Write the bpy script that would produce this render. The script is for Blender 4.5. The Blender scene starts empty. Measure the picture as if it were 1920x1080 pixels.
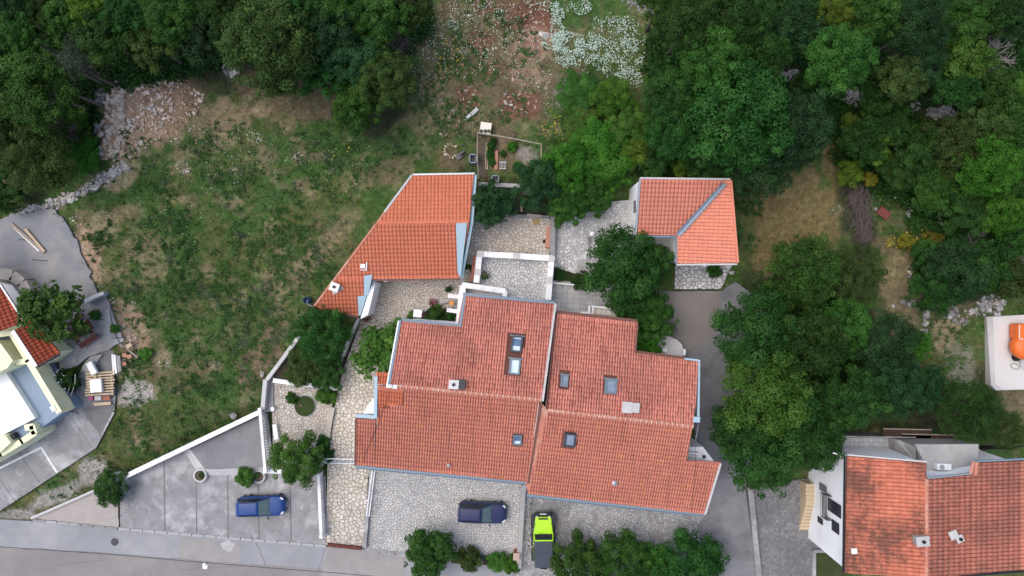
import bpy, bmesh, math, random
import numpy as np
from mathutils import Vector, Matrix, noise as mnoise

random.seed(7)
RNG = np.random.default_rng(11)
R = math.radians

# ---------------------------------------------------------------- camera, sky, sun, exposure
SC = bpy.context.scene
COL = SC.collection
HC = 60.0            # drone height above the road (m)
FPX = 1260.0         # focal length in photograph pixels (1920 wide)
cam_d = bpy.data.cameras.new("camera")
cam_d.sensor_width = 36.0
cam_d.lens = 36.0 * FPX / 1920.0
cam_d.clip_end = 2000.0
cam = bpy.data.objects.new("camera", cam_d)
cam.location = (0, 0, HC)
COL.objects.link(cam)
SC.camera = cam

SUN_EL, SUN_AZ = 64.0, 285.0
world = bpy.data.worlds.new("World")
SC.world = world
world.use_nodes = True
wn = world.node_tree
sky = wn.nodes.new("ShaderNodeTexSky")
sky.sky_type = 'NISHITA'
sky.sun_disc = False
sky.sun_elevation = R(SUN_EL)
sky.sun_rotation = R(SUN_AZ)
sky.air_density = 0.8
sky.dust_density = 3.0
sky.ozone_density = 0.3
bg = wn.nodes["Background"]
bg.inputs["Strength"].default_value = 0.142
wn.links.new(sky.outputs[0], bg.inputs["Color"])

sun_d = bpy.data.lights.new("sun", 'SUN')
sun_d.energy = 1.0
sun_d.angle = R(70)
sun_d.color = (1.0, 0.98, 0.95)
sun = bpy.data.objects.new("sun", sun_d)
sd = Vector((math.sin(R(SUN_AZ)) * math.cos(R(SUN_EL)), math.cos(R(SUN_AZ)) * math.cos(R(SUN_EL)), math.sin(R(SUN_EL))))
sun.rotation_euler = sd.to_track_quat('Z', 'Y').to_euler()
COL.objects.link(sun)

vs = SC.view_settings
vs.view_transform = 'Standard'
vs.look = 'None'
vs.exposure = 0.70
vs.gamma = 1.0
vs.use_curve_mapping = False
SC.cycles.use_denoising = True
SC.cycles.denoiser = 'OPENIMAGEDENOISE'
SC.cycles.denoising_input_passes = 'RGB_ALBEDO_NORMAL'
SC.cycles.denoising_prefilter = 'ACCURATE'
SC.cycles.max_bounces = 6
SC.cycles.diffuse_bounces = 3
SC.cycles.transparent_max_bounces = 8

# ---------------------------------------------------------------- helpers: places
def W(px, py, z=0.0):
    k = (HC - z) / FPX
    return Vector(((px - 960) * k, (540 - py) * k, z))

def WZ(px, py, zf):
    if not callable(zf):
        return W(px, py, zf)
    p = W(px, py, 0)
    for _ in range(7):
        p = W(px, py, float(zf(p.x, p.y)))
    return p

def lerp(a, b, t):
    return a + (b - a) * t

def ramp_y(pya, za, pyb, zb):
    """height that runs evenly from za at photo row pya to zb at row pyb"""
    ya, yb = W(0, pya, za).y, W(0, pyb, zb).y
    def f(x, y):
        t = min(1.0, max(0.0, (y - ya) / (yb - ya)))
        return za + (zb - za) * t
    return f

def in_poly(x, y, poly):
    n = len(poly)
    c = False
    j = n - 1
    for i in range(n):
        xi, yi = poly[i][0], poly[i][1]
        xj, yj = poly[j][0], poly[j][1]
        if (yi > y) != (yj > y) and x < (xj - xi) * (y - yi) / (yj - yi + 1e-12) + xi:
            c = not c
        j = i
    return c

def in_poly_np(x, y, poly):
    c = np.zeros(x.shape, bool)
    n = len(poly)
    j = n - 1
    for i in range(n):
        xi, yi = poly[i][0], poly[i][1]
        xj, yj = poly[j][0], poly[j][1]
        cond = ((yi > y) != (yj > y)) & (x < (xj - xi) * (y - yi) / (yj - yi + 1e-12) + xi)
        c ^= cond
        j = i
    return c

def dist_poly_np(x, y, poly, closed=True):
    d = np.full(x.shape, 1e9)
    n = len(poly)
    for i in range(n if closed else n - 1):
        ax, ay = poly[i][0], poly[i][1]
        bx, by = poly[(i + 1) % n][0], poly[(i + 1) % n][1]
        dx, dy = bx - ax, by - ay
        t = np.clip(((x - ax) * dx + (y - ay) * dy) / (dx * dx + dy * dy + 1e-9), 0, 1)
        d = np.minimum(d, np.hypot(x - ax - t * dx, y - ay - t * dy))
    return d

def _hash(ix, iy, s):
    h = (ix.astype(np.int64) * 374761393 + iy.astype(np.int64) * 668265263 + s * 974711) & 0x7fffffff
    h = ((h ^ (h >> 13)) * 1274126177) & 0x7fffffff
    return ((h ^ (h >> 16)) & 0xffff) / 65535.0

def vnoise(x, y, s=0):
    x = np.asarray(x, float); y = np.asarray(y, float)
    ix, iy = np.floor(x), np.floor(y)
    fx, fy = x - ix, y - iy
    fx = fx * fx * (3 - 2 * fx); fy = fy * fy * (3 - 2 * fy)
    a = _hash(ix, iy, s); b = _hash(ix + 1, iy, s); c = _hash(ix, iy + 1, s); d = _hash(ix + 1, iy + 1, s)
    return (a + (b - a) * fx) * (1 - fy) + (c + (d - c) * fx) * fy

def fbm(x, y, s=0, o=4):
    v, a, t = 0.0, 0.5, 0.0
    for i in range(o):
        v = v + a * vnoise(x * 2 ** i, y * 2 ** i, s + i * 17)
        t += a
        a *= 0.5
    return v / t

# ---------------------------------------------------------------- helpers: meshes and objects
class MB:
    def __init__(s):
        s.v, s.f, s.m = [], [], []
    def add(s, verts, faces, mi=0):
        o = len(s.v)
        s.v += [tuple(v) for v in verts]
        s.f += [tuple(i + o for i in f) for f in faces]
        s.m += [mi] * len(faces)
    def box(s, c, size, rz=0.0, mi=0, rx=0.0, ry=0.0):
        hx, hy, hz = size[0] / 2, size[1] / 2, size[2] / 2
        M = Matrix.Translation(Vector(c)) @ Matrix.Rotation(rz, 4, 'Z') @ Matrix.Rotation(ry, 4, 'Y') @ Matrix.Rotation(rx, 4, 'X')
        vs_ = [M @ Vector(p) for p in ((-hx, -hy, -hz), (hx, -hy, -hz), (hx, hy, -hz), (-hx, hy, -hz), (-hx, -hy, hz), (hx, -hy, hz), (hx, hy, hz), (-hx, hy, hz))]
        s.add(vs_, ((0, 3, 2, 1), (4, 5, 6, 7), (0, 1, 5, 4), (1, 2, 6, 5), (2, 3, 7, 6), (3, 0, 4, 7)), mi)
        return s
    def prism(s, top, bot, mi=0):
        """top and bot: loops of the same length"""
        n = len(top)
        a = 0.0
        for i in range(n):
            p, q = top[i], top[(i + 1) % n]
            a += p[0] * q[1] - q[0] * p[1]
        top, bot = list(top), list(bot)
        if a < 0:
            top.reverse(); bot.reverse()
        fs = [tuple(range(n)), tuple(range(2 * n - 1, n - 1, -1))]
        for i in range(n):
            j = (i + 1) % n
            fs.append((i, n + i, n + j, j))
        s.add(top + bot, fs, mi)
        return s
    def slab(s, pts, thick, mi=0):
        return s.prism([Vector(p) for p in pts], [Vector((p[0], p[1], p[2] - thick)) for p in pts], mi)
    def block(s, pts, zb, mi=0):
        return s.prism([Vector(p) for p in pts], [Vector((p[0], p[1], zb)) for p in pts], mi)
    def bar(s, a, b, w, h, mi=0):
        """a box beam from a to b"""
        a, b = Vector(a), Vector(b)
        d = b - a
        L = d.length
        if L < 1e-6:
            return s
        x = d / L
        up = Vector((0, 0, 1)) if abs(x.z) < 0.95 else Vector((0, 1, 0))
        y = up.cross(x).normalized()
        z = x.cross(y)
        vs_ = []
        for e in (a, b):
            for sy, sz in ((-1, -1), (1, -1), (1, 1), (-1, 1)):
                vs_.append(e + y * (sy * w / 2) + z * (sz * h / 2))
        s.add(vs_, ((0, 3, 2, 1), (4, 5, 6, 7), (0, 1, 5, 4), (1, 2, 6, 5), (2, 3, 7, 6), (3, 0, 4, 7)), mi)
        return s
    def tube(s, pts, rad, n=6, mi=0, cap=True):
        pts = [Vector(p) for p in pts]
        rr = rad if isinstance(rad, (list, tuple)) else [rad] * len(pts)
        o = len(s.v)
        for i, p in enumerate(pts):
            d = (pts[min(i + 1, len(pts) - 1)] - pts[max(i - 1, 0)])
            if d.length < 1e-9:
                d = Vector((0, 0, 1))
            d.normalize()
            u = d.orthogonal().normalized() if abs(d.z) > 0.9 else Vector((0, 0, 1)).cross(d).normalized()
            v = d.cross(u)
            for k in range(n):
                a = 2 * math.pi * k / n
                s.v.append(tuple(p + (u * math.cos(a) + v * math.sin(a)) * rr[i]))
        for i in range(len(pts) - 1):
            for k in range(n):
                s.f.append((o + i * n + k, o + i * n + (k + 1) % n, o + (i + 1) * n + (k + 1) % n, o + (i + 1) * n + k)); s.m.append(mi)
        if cap:
            s.f.append(tuple(o + k for k in range(n - 1, -1, -1))); s.m.append(mi)
            e = o + (len(pts) - 1) * n
            s.f.append(tuple(e + k for k in range(n))); s.m.append(mi)
        return s
    def lathe(s, c, prof, n=16, mi=0):
        """prof: (radius, z) from bottom to top"""
        o = len(s.v)
        for r, z in prof:
            for k in range(n):
                a = 2 * math.pi * k / n
                s.v.append((c[0] + r * math.cos(a), c[1] + r * math.sin(a), c[2] + z))
        for i in range(len(prof) - 1):
            for k in range(n):
                s.f.append((o + i * n + k, o + i * n + (k + 1) % n, o + (i + 1) * n + (k + 1) % n, o + (i + 1) * n + k)); s.m.append(mi)
        s.f.append(tuple(o + k for k in range(n - 1, -1, -1))); s.m.append(mi)
        e = o + (len(prof) - 1) * n
        s.f.append(tuple(e + k for k in range(n))); s.m.append(mi)
        return s
    def mesh(s, name, mats, smooth=False):
        me = bpy.data.meshes.new(name)
        me.from_pydata(s.v, [], s.f)
        if not isinstance(mats, (list, tuple)):
            mats = [mats]
        for m in mats:
            me.materials.append(m)
        if len(mats) > 1:
            me.polygons.foreach_set("material_index", s.m)
        if smooth:
            me.polygons.foreach_set("use_smooth", [True] * len(me.polygons))
        me.update()
        return me
    def build(s, name, mats, parent=None, smooth=False, bevel=0.0):
        return link(name, s.mesh(name, mats, smooth), parent, bevel)

def link(name, me, parent=None, bevel=0.0):
    o = bpy.data.objects.new(name, me)
    COL.objects.link(o)
    if parent is not None:
        adopt(o, parent)
    if bevel > 0:
        b = o.modifiers.new("bevel", 'BEVEL')
        b.width = bevel; b.segments = 2; b.limit_method = 'ANGLE'
    return o

WORLDPOS = {}
def wmat(p):
    return WORLDPOS.get(p.name, Matrix.Identity(4))

def adopt(o, parent):
    """parts are drawn in world coordinates: undo the parent's own place"""
    o.parent = parent
    o.matrix_parent_inverse = wmat(parent).inverted()
    WORLDPOS[o.name] = Matrix.Identity(4)

def tag(o, label, cat, group=None, kind=None):
    o["label"] = label
    if cat:
        o["category"] = cat
    if group:
        o["group"] = group
    if kind or cat:
        o["kind"] = kind or "thing"
    return o

def struct(o, label=None):
    o["kind"] = "structure"
    if label:
        o["label"] = label
    return o

def thing(name, label, cat, loc=(0, 0, 0), group=None):
    o = bpy.data.objects.new(name, None)
    o.empty_display_size = 0.2
    COL.objects.link(o)
    o.location = loc
    WORLDPOS[o.name] = Matrix.Translation(Vector(loc))
    return tag(o, label, cat, group)

def mesh_np(name, verts, faces_flat, nper, mats, smooth=False):
    """fast mesh from numpy arrays, all faces with nper corners"""
    me = bpy.data.meshes.new(name)
    nv, nf = len(verts), len(faces_flat) // nper
    me.vertices.add(nv)
    me.vertices.foreach_set("co", np.asarray(verts, np.float32).ravel())
    me.loops.add(nf * nper)
    me.loops.foreach_set("vertex_index", np.asarray(faces_flat, np.int32))
    me.polygons.add(nf)
    me.polygons.foreach_set("loop_start", np.arange(0, nf * nper, nper, dtype=np.int32))
    me.polygons.foreach_set("loop_total", np.full(nf, nper, np.int32))
    for m in (mats if isinstance(mats, (list, tuple)) else [mats]):
        me.materials.append(m)
    me.update(calc_edges=True)
    if smooth:
        me.polygons.foreach_set("use_smooth", np.ones(nf, bool))
    return me

def set_col(me, name, cols):
    a = me.color_attributes.new(name, 'FLOAT_COLOR', 'POINT')
    c = np.ones((len(cols), 4), np.float32)
    c[:, :3] = cols
    a.data.foreach_set("color", c.ravel())

# ---------------------------------------------------------------- materials
def srgb(r, g, b):
    return tuple((c / 255 / 12.92) if c <= 10 else ((c / 255 + 0.055) / 1.055) ** 2.4 for c in (r, g, b))

class NT:
    def __init__(s, name):
        s.mat = bpy.data.materials.new(name)
        s.mat.use_nodes = True
        s.t = s.mat.node_tree
        s.b = s.t.nodes["Principled BSDF"]
        s.out = s.t.nodes["Material Output"]
    def n(s, typ, **kw):
        nd = s.t.nodes.new(typ)
        for k, v in kw.items():
            setattr(nd, k, v)
        return nd
    def l(s, a, b):
        s.t.links.new(a, b)
    def pos(s):
        return s.n("ShaderNodeNewGeometry").outputs["Position"]
    def noise(s, vec, scale, detail=4, rough=0.6):
        n = s.n("ShaderNodeTexNoise")
        n.inputs["Scale"].default_value = scale
        n.inputs["Detail"].default_value = detail
        n.inputs["Roughness"].default_value = rough
        s.l(vec, n.inputs["Vector"])
        return n.outputs["Fac"]
    def ramp(s, fac, stops):
        r = s.n("ShaderNodeValToRGB")
        e = r.color_ramp.elements
        while len(e) < len(stops):
            e.new(0.5)
        for i, (p, c) in enumerate(stops):
            e[i].position = p
            e[i].color = (c[0], c[1], c[2], 1) if isinstance(c, tuple) else (c, c, c, 1)
        s.l(fac, r.inputs["Fac"])
        return r.outputs["Color"]
    def mix(s, fac, a, b, mode='MIX'):
        m = s.n("ShaderNodeMix", data_type='RGBA', blend_type=mode)
        for sock, v in ((m.inputs[0], fac), (m.inputs[6], a), (m.inputs[7], b)):
            if isinstance(v, (int, float)):
                sock.default_value = v
            elif isinstance(v, tuple):
                sock.default_value = (v[0], v[1], v[2], 1)
            else:
                s.l(v, sock)
        return m.outputs[2]
    def math(s, op, a, b=0.0):
        m = s.n("ShaderNodeMath", operation=op)
        for sock, v in ((m.inputs[0], a), (m.inputs[1], b)):
            if isinstance(v, (int, float)):
                sock.default_value = v
            else:
                s.l(v, sock)
        return m.outputs[0]
    def bump(s, h, strength=0.4, dist=0.02):
        b = s.n("ShaderNodeBump")
        b.inputs["Strength"].default_value = strength
        b.inputs["Distance"].default_value = dist
        s.l(h, b.inputs["Height"])
        s.l(b.outputs[0], s.b.inputs["Normal"])
    def color(s, c):
        s.l(c, s.b.inputs["Base Color"])
    def rand(s):
        """one random number per loose piece and per object"""
        g = s.n("ShaderNodeNewGeometry").outputs["Random Per Island"]
        o = s.n("ShaderNodeObjectInfo").outputs["Random"]
        return s.math('FRACT', s.math('ADD', g, o))
    def set(s, rough=0.8, metal=0.0, spec=0.3):
        s.b.inputs["Roughness"].default_value = rough
        s.b.inputs["Metallic"].default_value = metal
        s.b.inputs["Specular IOR Level"].default_value = spec
        return s

def scale_c(c, k):
    return tuple(min(1.0, x * k) for x in c)

def mottled(name, c, var=0.25, scale=1.2, rough=0.85, fine=14.0, bump=0.3, dirt=None, dirt_amt=0.0, spec=0.25):
    t = NT(name).set(rough, 0, spec)
    p = t.pos()
    a = t.noise(p, scale, 5, 0.62)
    f = t.noise(p, fine, 4, 0.7)
    c1 = t.ramp(a, [(0.3, scale_c(c, 1 - var)), (0.7, scale_c(c, 1 + var))])
    c2 = t.mix(0.45, c1, t.ramp(f, [(0.3, scale_c(c, 1 - var * 1.3)), (0.72, scale_c(c, 1 + var * 1.3))]))
    if dirt is not None:
        d = t.ramp(t.noise(p, scale * 0.45, 6, 0.7), [(0.48, 0.0), (0.66, 1.0)])
        c2 = t.mix(t.math('MULTIPLY', d, dirt_amt), c2, dirt)
    t.color(c2)
    if bump:
        t.bump(f, bump, 0.02)
    return t.mat

def plain(name, c, rough=0.5, metal=0.0, spec=0.5, var=0.06, fine=6.0):
    t = NT(name).set(rough, metal, spec)
    f = t.noise(t.pos(), fine, 4, 0.6)
    t.color(t.ramp(f, [(0.3, scale_c(c, 1 - var)), (0.7, scale_c(c, 1 + var))]))
    return t.mat

def tile_mat(name, c_lo, c_mid, c_hi, moss=0.0, moss_c=(0.06, 0.045, 0.035), moss_scale=0.35, streak=0.32):
    t = NT(name).set(0.8, 0, 0.2)
    p = t.pos()
    r = t.rand()
    c = t.ramp(r, [(0.0, c_lo), (0.22, c_mid), (0.8, c_mid), (0.93, c_hi), (1.0, c_hi)])
    big = t.noise(p, 0.5, 4, 0.6)
    c = t.mix(t.math('MULTIPLY', t.ramp(big, [(0.4, 0.0), (0.7, 1.0)]), 0.4), c, scale_c(c_mid, 1.22))
    f = t.noise(p, 9.0, 4, 0.75)
    c = t.mix(0.35, c, t.ramp(f, [(0.3, scale_c(c_mid, 0.6)), (0.7, scale_c(c_mid, 1.25))]))
    if streak > 0:
        mp = t.n("ShaderNodeMapping")
        mp.inputs["Scale"].default_value = (2.6, 0.22, 0.3)
        t.l(p, mp.inputs["Vector"])
        sk = t.ramp(t.noise(mp.outputs[0], 1.0, 5, 0.7), [(0.5, 0.0), (0.68, 1.0)])
        c = t.mix(t.math('MULTIPLY', sk, streak), c, scale_c(c_mid, 0.42))
        lk = t.ramp(t.noise(p, 1.7, 5, 0.75), [(0.56, 0.0), (0.70, 1.0)])
        c = t.mix(t.math('MULTIPLY', lk, streak * 0.7), c, (0.52, 0.36, 0.28))
    if moss > 0:
        m = t.ramp(t.math('MULTIPLY', t.noise(p, moss_scale, 3, 0.5), t.math('ADD', t.noise(p, 3.0, 3, 0.7), 0.5)), [(0.42, 0.0), (0.62, 1.0)])
        c = t.mix(t.math('MULTIPLY', m, moss), c, moss_c)
    t.color(c)
    t.bump(f, 0.25, 0.01)
    return t.mat

def stone_mat(name, stops, rough=0.85, fine_dark=0.7, stain=None, stain_amt=0.0, stain_scale=0.25):
    t = NT(name).set(rough, 0, 0.25)
    p = t.pos()
    c = t.ramp(t.rand(), stops)
    f = t.noise(p, 7.0, 5, 0.75)
    c = t.mix(1.0, c, t.ramp(f, [(0.28, fine_dark), (0.6, 1.0), (0.75, 1.08)]), 'MULTIPLY')
    if stain is not None:
        m = t.ramp(t.noise(p, stain_scale, 5, 0.65), [(0.46, 0.0), (0.64, 1.0)])
        c = t.mix(t.math('MULTIPLY', m, stain_amt), c, stain)
    t.color(c)
    t.bump(f, 0.35, 0.012)
    return t.mat

def leaf_mat(name, dark, mid, light, trans=0.25):
    t = NT(name).set(0.6, 0, 0.12)
    a = t.n("ShaderNodeAttribute", attribute_name="tint")
    ob = t.n("ShaderNodeObjectInfo").outputs["Random"]
    c = t.ramp(a.outputs["Fac"], [(0.0, dark), (0.5, mid), (1.0, light)])
    h = t.n("ShaderNodeHueSaturation")
    t.l(c, h.inputs["Color"])
    t.l(t.math('ADD', t.math('MULTIPLY', ob, 0.45), 0.78), h.inputs["Value"])
    t.l(t.math('ADD', t.math('MULTIPLY', ob, 0.03), 0.485), h.inputs["Hue"])
    t.color(h.outputs[0])
    tr = t.n("ShaderNodeBsdfTranslucent")
    t.l(h.outputs[0], tr.inputs["Color"])
    ms = t.n("ShaderNodeMixShader")
    ms.inputs[0].default_value = trans
    t.l(t.b.outputs[0], ms.inputs[1]); t.l(tr.outputs[0], ms.inputs[2])
    t.l(ms.outputs[0], t.out.inputs["Surface"])
    return t.mat

def attr_mat(name, rough=0.9, fine=22.0, amt=0.35, coarse=2.2):
    t = NT(name).set(rough, 0, 0.15)
    p = t.pos()
    a = t.n("ShaderNodeAttribute", attribute_name="col").outputs["Color"]
    f = t.noise(p, fine, 5, 0.8)
    g = t.noise(p, coarse, 5, 0.7)
    c = t.mix(1.0, a, t.ramp(f, [(0.3, 1 - amt * 1.2), (0.5, 1.0), (0.7, 1 + amt)]), 'MULTIPLY')
    c = t.mix(1.0, c, t.ramp(g, [(0.3, 1 - amt * 0.8), (0.7, 1 + amt * 0.7)]), 'MULTIPLY')
    t.color(c)
    t.bump(f, 0.5, 0.04)
    return t.mat

def glass_mat(name, c, rough=0.06):
    t = NT(name).set(rough, 0, 0.35)
    f = t.noise(t.pos(), 2.0, 3, 0.5)
    t.color(t.ramp(f, [(0.3, scale_c(c, 0.85)), (0.7, scale_c(c, 1.15))]))
    return t.mat

def car_paint(name, c):
    t = NT(name).set(0.4, 0.0, 0.3)
    f = t.noise(t.pos(), 5.0, 4, 0.6)
    t.color(t.ramp(f, [(0.3, scale_c(c, 0.88)), (0.7, scale_c(c, 1.1))]))
    t.b.inputs["Coat Weight"].default_value = 0.25
    t.b.inputs["Coat Roughness"].default_value = 0.15
    return t.mat

M = {}
M['white'] = mottled('white_plaster', (0.87, 0.88, 0.89), 0.04, 0.8, 0.8, 8, 0.1, (0.45, 0.45, 0.43), 0.25)
M['cap'] = mottled('white_coping', (0.80, 0.80, 0.79), 0.07, 1.5, 0.7, 5, 0.08, (0.46, 0.45, 0.42), 0.55)
M['yellow'] = mottled('pale_yellow_plaster', (0.86, 0.84, 0.56), 0.05, 0.9, 0.8, 8, 0.1, (0.5, 0.48, 0.34), 0.3)
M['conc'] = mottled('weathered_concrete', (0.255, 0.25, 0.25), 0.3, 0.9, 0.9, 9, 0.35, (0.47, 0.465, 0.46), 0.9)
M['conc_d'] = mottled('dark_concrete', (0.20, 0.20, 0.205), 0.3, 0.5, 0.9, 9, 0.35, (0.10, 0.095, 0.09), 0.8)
M['conc_l'] = mottled('pale_concrete', (0.50, 0.49, 0.475), 0.08, 0.9, 0.9, 8, 0.25, (0.34, 0.335, 0.32), 0.5)
M['mortar'] = mottled('mortar_joint', (0.175, 0.17, 0.165), 0.25, 2.0, 0.95, 14, 0.4)
M['mortar_w'] = mottled('warm_mortar_joint', (0.17, 0.155, 0.13), 0.25, 2.0, 0.95, 14, 0.4)
M['road'] = mottled('road_asphalt', (0.27, 0.275, 0.285), 0.16, 0.4, 0.9, 18, 0.25, (0.37, 0.365, 0.36), 0.8)
M['road_patch'] = mottled('road_patch', (0.30, 0.285, 0.27), 0.15, 0.8, 0.9, 14, 0.35, (0.20, 0.195, 0.19), 0.5)
M['gravel_lot'] = mottled('grey_gravel_asphalt', (0.215, 0.22, 0.23), 0.22, 0.6, 0.95, 20, 0.5, (0.32, 0.30, 0.275), 0.8)
M['pebble'] = mottled('pebbled_concrete', (0.37, 0.335, 0.305), 0.12, 1.5, 0.95, 20, 0.6)
M['brown_drive'] = mottled('brown_stained_concrete', (0.20, 0.18, 0.165), 0.2, 0.7, 0.92, 10, 0.35, (0.17, 0.17, 0.175), 0.7)
M['gutter'] = plain('blue_grey_gutter', (0.20, 0.26, 0.32), 0.5, 0.1, 0.4)
M['flash'] = plain('pale_blue_flashing', (0.33, 0.45, 0.51), 0.5, 0.05, 0.4)
M['gutter_b'] = plain('brown_gutter', (0.16, 0.07, 0.05), 0.5, 0.1, 0.4)
M['fascia'] = mottled('pale_fascia', (0.50, 0.47, 0.45), 0.15, 1.5, 0.85, 8, 0.2)
M['brick'] = mottled('red_brick', (0.36, 0.13, 0.09), 0.25, 2.5, 0.9, 12, 0.4)
M['tile_under'] = mottled('roof_underlay', (0.20, 0.08, 0.055), 0.2, 1, 0.9)
M['tile_under_d'] = mottled('dark_roof_underlay', (0.12, 0.05, 0.036), 0.2, 1, 0.9)
M['metal_w'] = plain('white_painted_metal', (0.75, 0.76, 0.77), 0.4, 0.1, 0.5)
M['metal_g'] = plain('galvanised_metal', (0.42, 0.43, 0.45), 0.45, 0.6, 0.5)
M['metal_d'] = plain('dark_metal', (0.035, 0.037, 0.042), 0.45, 0.4, 0.5)
M['black'] = plain('black_plastic', (0.018, 0.018, 0.02), 0.5, 0, 0.5)
M['rubber'] = plain('tyre_rubber', (0.015, 0.015, 0.016), 0.85, 0, 0.3)
M['wood'] = mottled('pale_timber', (0.52, 0.40, 0.26), 0.18, 2.0, 0.85, 16, 0.3)
M['wood_g'] = mottled('grey_timber', (0.30, 0.26, 0.21), 0.2, 2.0, 0.9, 16, 0.3)
M['wood_r'] = mottled('dark_red_timber', (0.075, 0.018, 0.018), 0.2, 2.0, 0.6, 10, 0.2)
M['bark'] = mottled('tree_bark', (0.13, 0.11, 0.09), 0.3, 2.0, 0.95, 12, 0.6)
M['twig'] = mottled('dead_twigs', (0.34, 0.31, 0.295), 0.25, 2.0, 0.95, 12, 0.3)
M['twig_d'] = mottled('dark_dead_twigs', (0.13, 0.105, 0.10), 0.25, 2.0, 0.95, 12, 0.3)
M['soil'] = mottled('dark_soil', (0.055, 0.04, 0.03), 0.3, 1.5, 0.98, 14, 0.6)
M['soil_d'] = mottled('bed_soil', (0.11, 0.085, 0.06), 0.3, 1.5, 0.98, 14, 0.6)
M['tan'] = mottled('tan_stone_step', (0.52, 0.41, 0.27), 0.10, 1.5, 0.85, 10, 0.2, (0.35, 0.24, 0.13), 0.4)
M['floor_g'] = mottled('blue_grey_floor_tile', (0.23, 0.30, 0.385), 0.06, 1.0, 0.6, 8, 0.1)
M['navy_glass'] = glass_mat('dark_window_glass', (0.02, 0.022, 0.03))
M['orange'] = plain('orange_paint', (0.75, 0.15, 0.02), 0.45, 0, 0.5)
M['orange_w'] = plain('orange_cushion', (0.60, 0.27, 0.07), 0.8, 0, 0.3)
M['terra'] = mottled('terracotta', (0.45, 0.22, 0.15), 0.15, 2, 0.9, 12, 0.2)
M['blue_pl'] = plain('blue_plastic', (0.02, 0.05, 0.14), 0.4, 0, 0.5)
M['pink'] = plain('pink_petals', (0.38, 0.10, 0.17), 0.7, 0, 0.3, 0.3)
M['gate_red'] = mottled('dark_red_gate_rail', (0.11, 0.028, 0.022), 0.2, 2, 0.6, 8, 0.2)
# ---------------------------------------------------------------- levels
def hill(x, y):
    t = np.clip((np.asarray(y, float) + 20.0) / 48.0, 0, 1.6)
    return 4.2 * t

Z_LOT, Z_UP = 0.10, 0.45
z_walk = ramp_y(1024, 0.12, 600, 1.55)
z_drive = ramp_y(1000, 0.10, 540, 2.05)
z_ndrive = ramp_y(960, 0.25, 760, 0.95)
z_glot = ramp_y(570, 1.55, 400, 2.3)

# name, outline in photograph pixels, height
PLATS = {
    'lot': ([(225, 893), (350, 838), (490, 774), (500, 870), (512, 884), (600, 886), (612, 1022), (225, 990)], Z_LOT),
    'pebble': ([(62, 972), (140, 938), (222, 903), (222, 990)], 0.06),
    'ndrive': ([(-150, 1000), (0, 958), (180, 840), (214, 775), (217, 735), (120, 757), (40, 812), (-150, 905)], z_ndrive),
    'glot': ([(-150, 420), (0, 412), (22, 402), (100, 395), (128, 425), (150, 470), (172, 520), (186, 560), (120, 565), (60, 570), (-150, 560)], z_glot),
    'slab': ([(163, 562), (196, 549), (232, 640), (205, 655), (168, 668), (138, 690), (110, 700), (110, 610)], 1.55),
    'planted': ([(510, 716), (628, 728), (617, 800), (612, 862), (600, 884), (512, 882)], 0.85),
    'walk': ([(672, 615), (700, 600), (750, 610), (735, 720), (705, 790), (700, 870), (690, 895), (683, 1026), (612, 1022), (614, 870), (626, 780), (636, 715)], z_walk),
    'patio': ([(690, 520), (880, 505), (905, 560), (865, 615), (740, 640), (672, 618), (680, 585)], 1.6),
    'upper': ([(878, 400), (1030, 405), (1038, 480), (890, 490), (872, 480)], 2.25),
    'terrace_w': ([(690, 880), (1000, 895), (986, 1065), (685, 1030)], 0.15),
    'terrace_e': ([(1000, 920), (1330, 960), (1310, 1110), (960, 1085)], 0.15),
    'rterr': ([(897, 478), (1032, 484), (1026, 580), (890, 566)], 2.6),
    'cpatio': ([(1038, 425), (1130, 380), (1205, 372), (1205, 450), (1240, 450), (1240, 500), (1100, 520), (1038, 500)], 2.3),
    'cpad': ([(1266, 490), (1375, 492), (1352, 542), (1265, 542)], 2.15),
    'grey_t': ([(1030, 525), (1170, 535), (1165, 590), (1030, 585)], 2.2),
    'drive': ([(1236, 545), (1352, 546), (1380, 528), (1437, 573), (1432, 740), (1398, 915), (1424, 1120), (1318, 1120), (1296, 1000), (1326, 962), (1302, 800), (1292, 690), (1236, 665)], z_drive),
    'cobble': ([(1402, 912), (1530, 895), (1540, 1000), (1530, 1120), (1426, 1120)], 0.15),
    'pad_r': ([(1850, 594), (2020, 585), (2020, 728), (1868, 732), (1858, 722)], 1.75),
}
def rough(pl, amp, step=9.0, seed=3):
    out, rnd_ = [], random.Random(seed)
    for i in range(len(pl)):
        a, b = pl[i], pl[(i + 1) % len(pl)]
        n = max(1, int(math.hypot(b[0] - a[0], b[1] - a[1]) / step))
        for k in range(n):
            out.append((lerp(a[0], b[0], k / n) + rnd_.gauss(0, amp), lerp(a[1], b[1], k / n) + rnd_.gauss(0, amp)))
    return out
for _k, _a in (('glot', 1.5), ('slab', 1.0), ('pebble', .4)):
    PLATS[_k] = (rough(PLATS[_k][0], _a), PLATS[_k][1])
PLATW = {k: ([WZ(a, b, zf) for a, b in pl], zf) for k, (pl, zf) in PLATS.items()}
# footprints of buildings (photograph pixels at ground level), kept free of grass
FOOT = {
    'house': [(735, 610), (870, 560), (1040, 575), (1200, 610), (1300, 680), (1320, 950), (990, 920), (675, 865)],
    'shed': [(780, 335), (885, 335), (865, 520), (700, 525), (675, 590), (600, 575)],
    'cottage': [(1183, 338), (1365, 340), (1370, 490), (1258, 490), (1258, 442), (1183, 440)],
    'right': [(1522, 830), (1900, 830), (1900, 1100), (1522, 1100)],
    'left': [(-100, 520), (40, 560), (125, 760), (30, 830), (-100, 900)],
}
FOOTW = {k: [WZ(a, b, 1.5) for a, b in pl] for k, pl in FOOT.items()}

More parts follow.
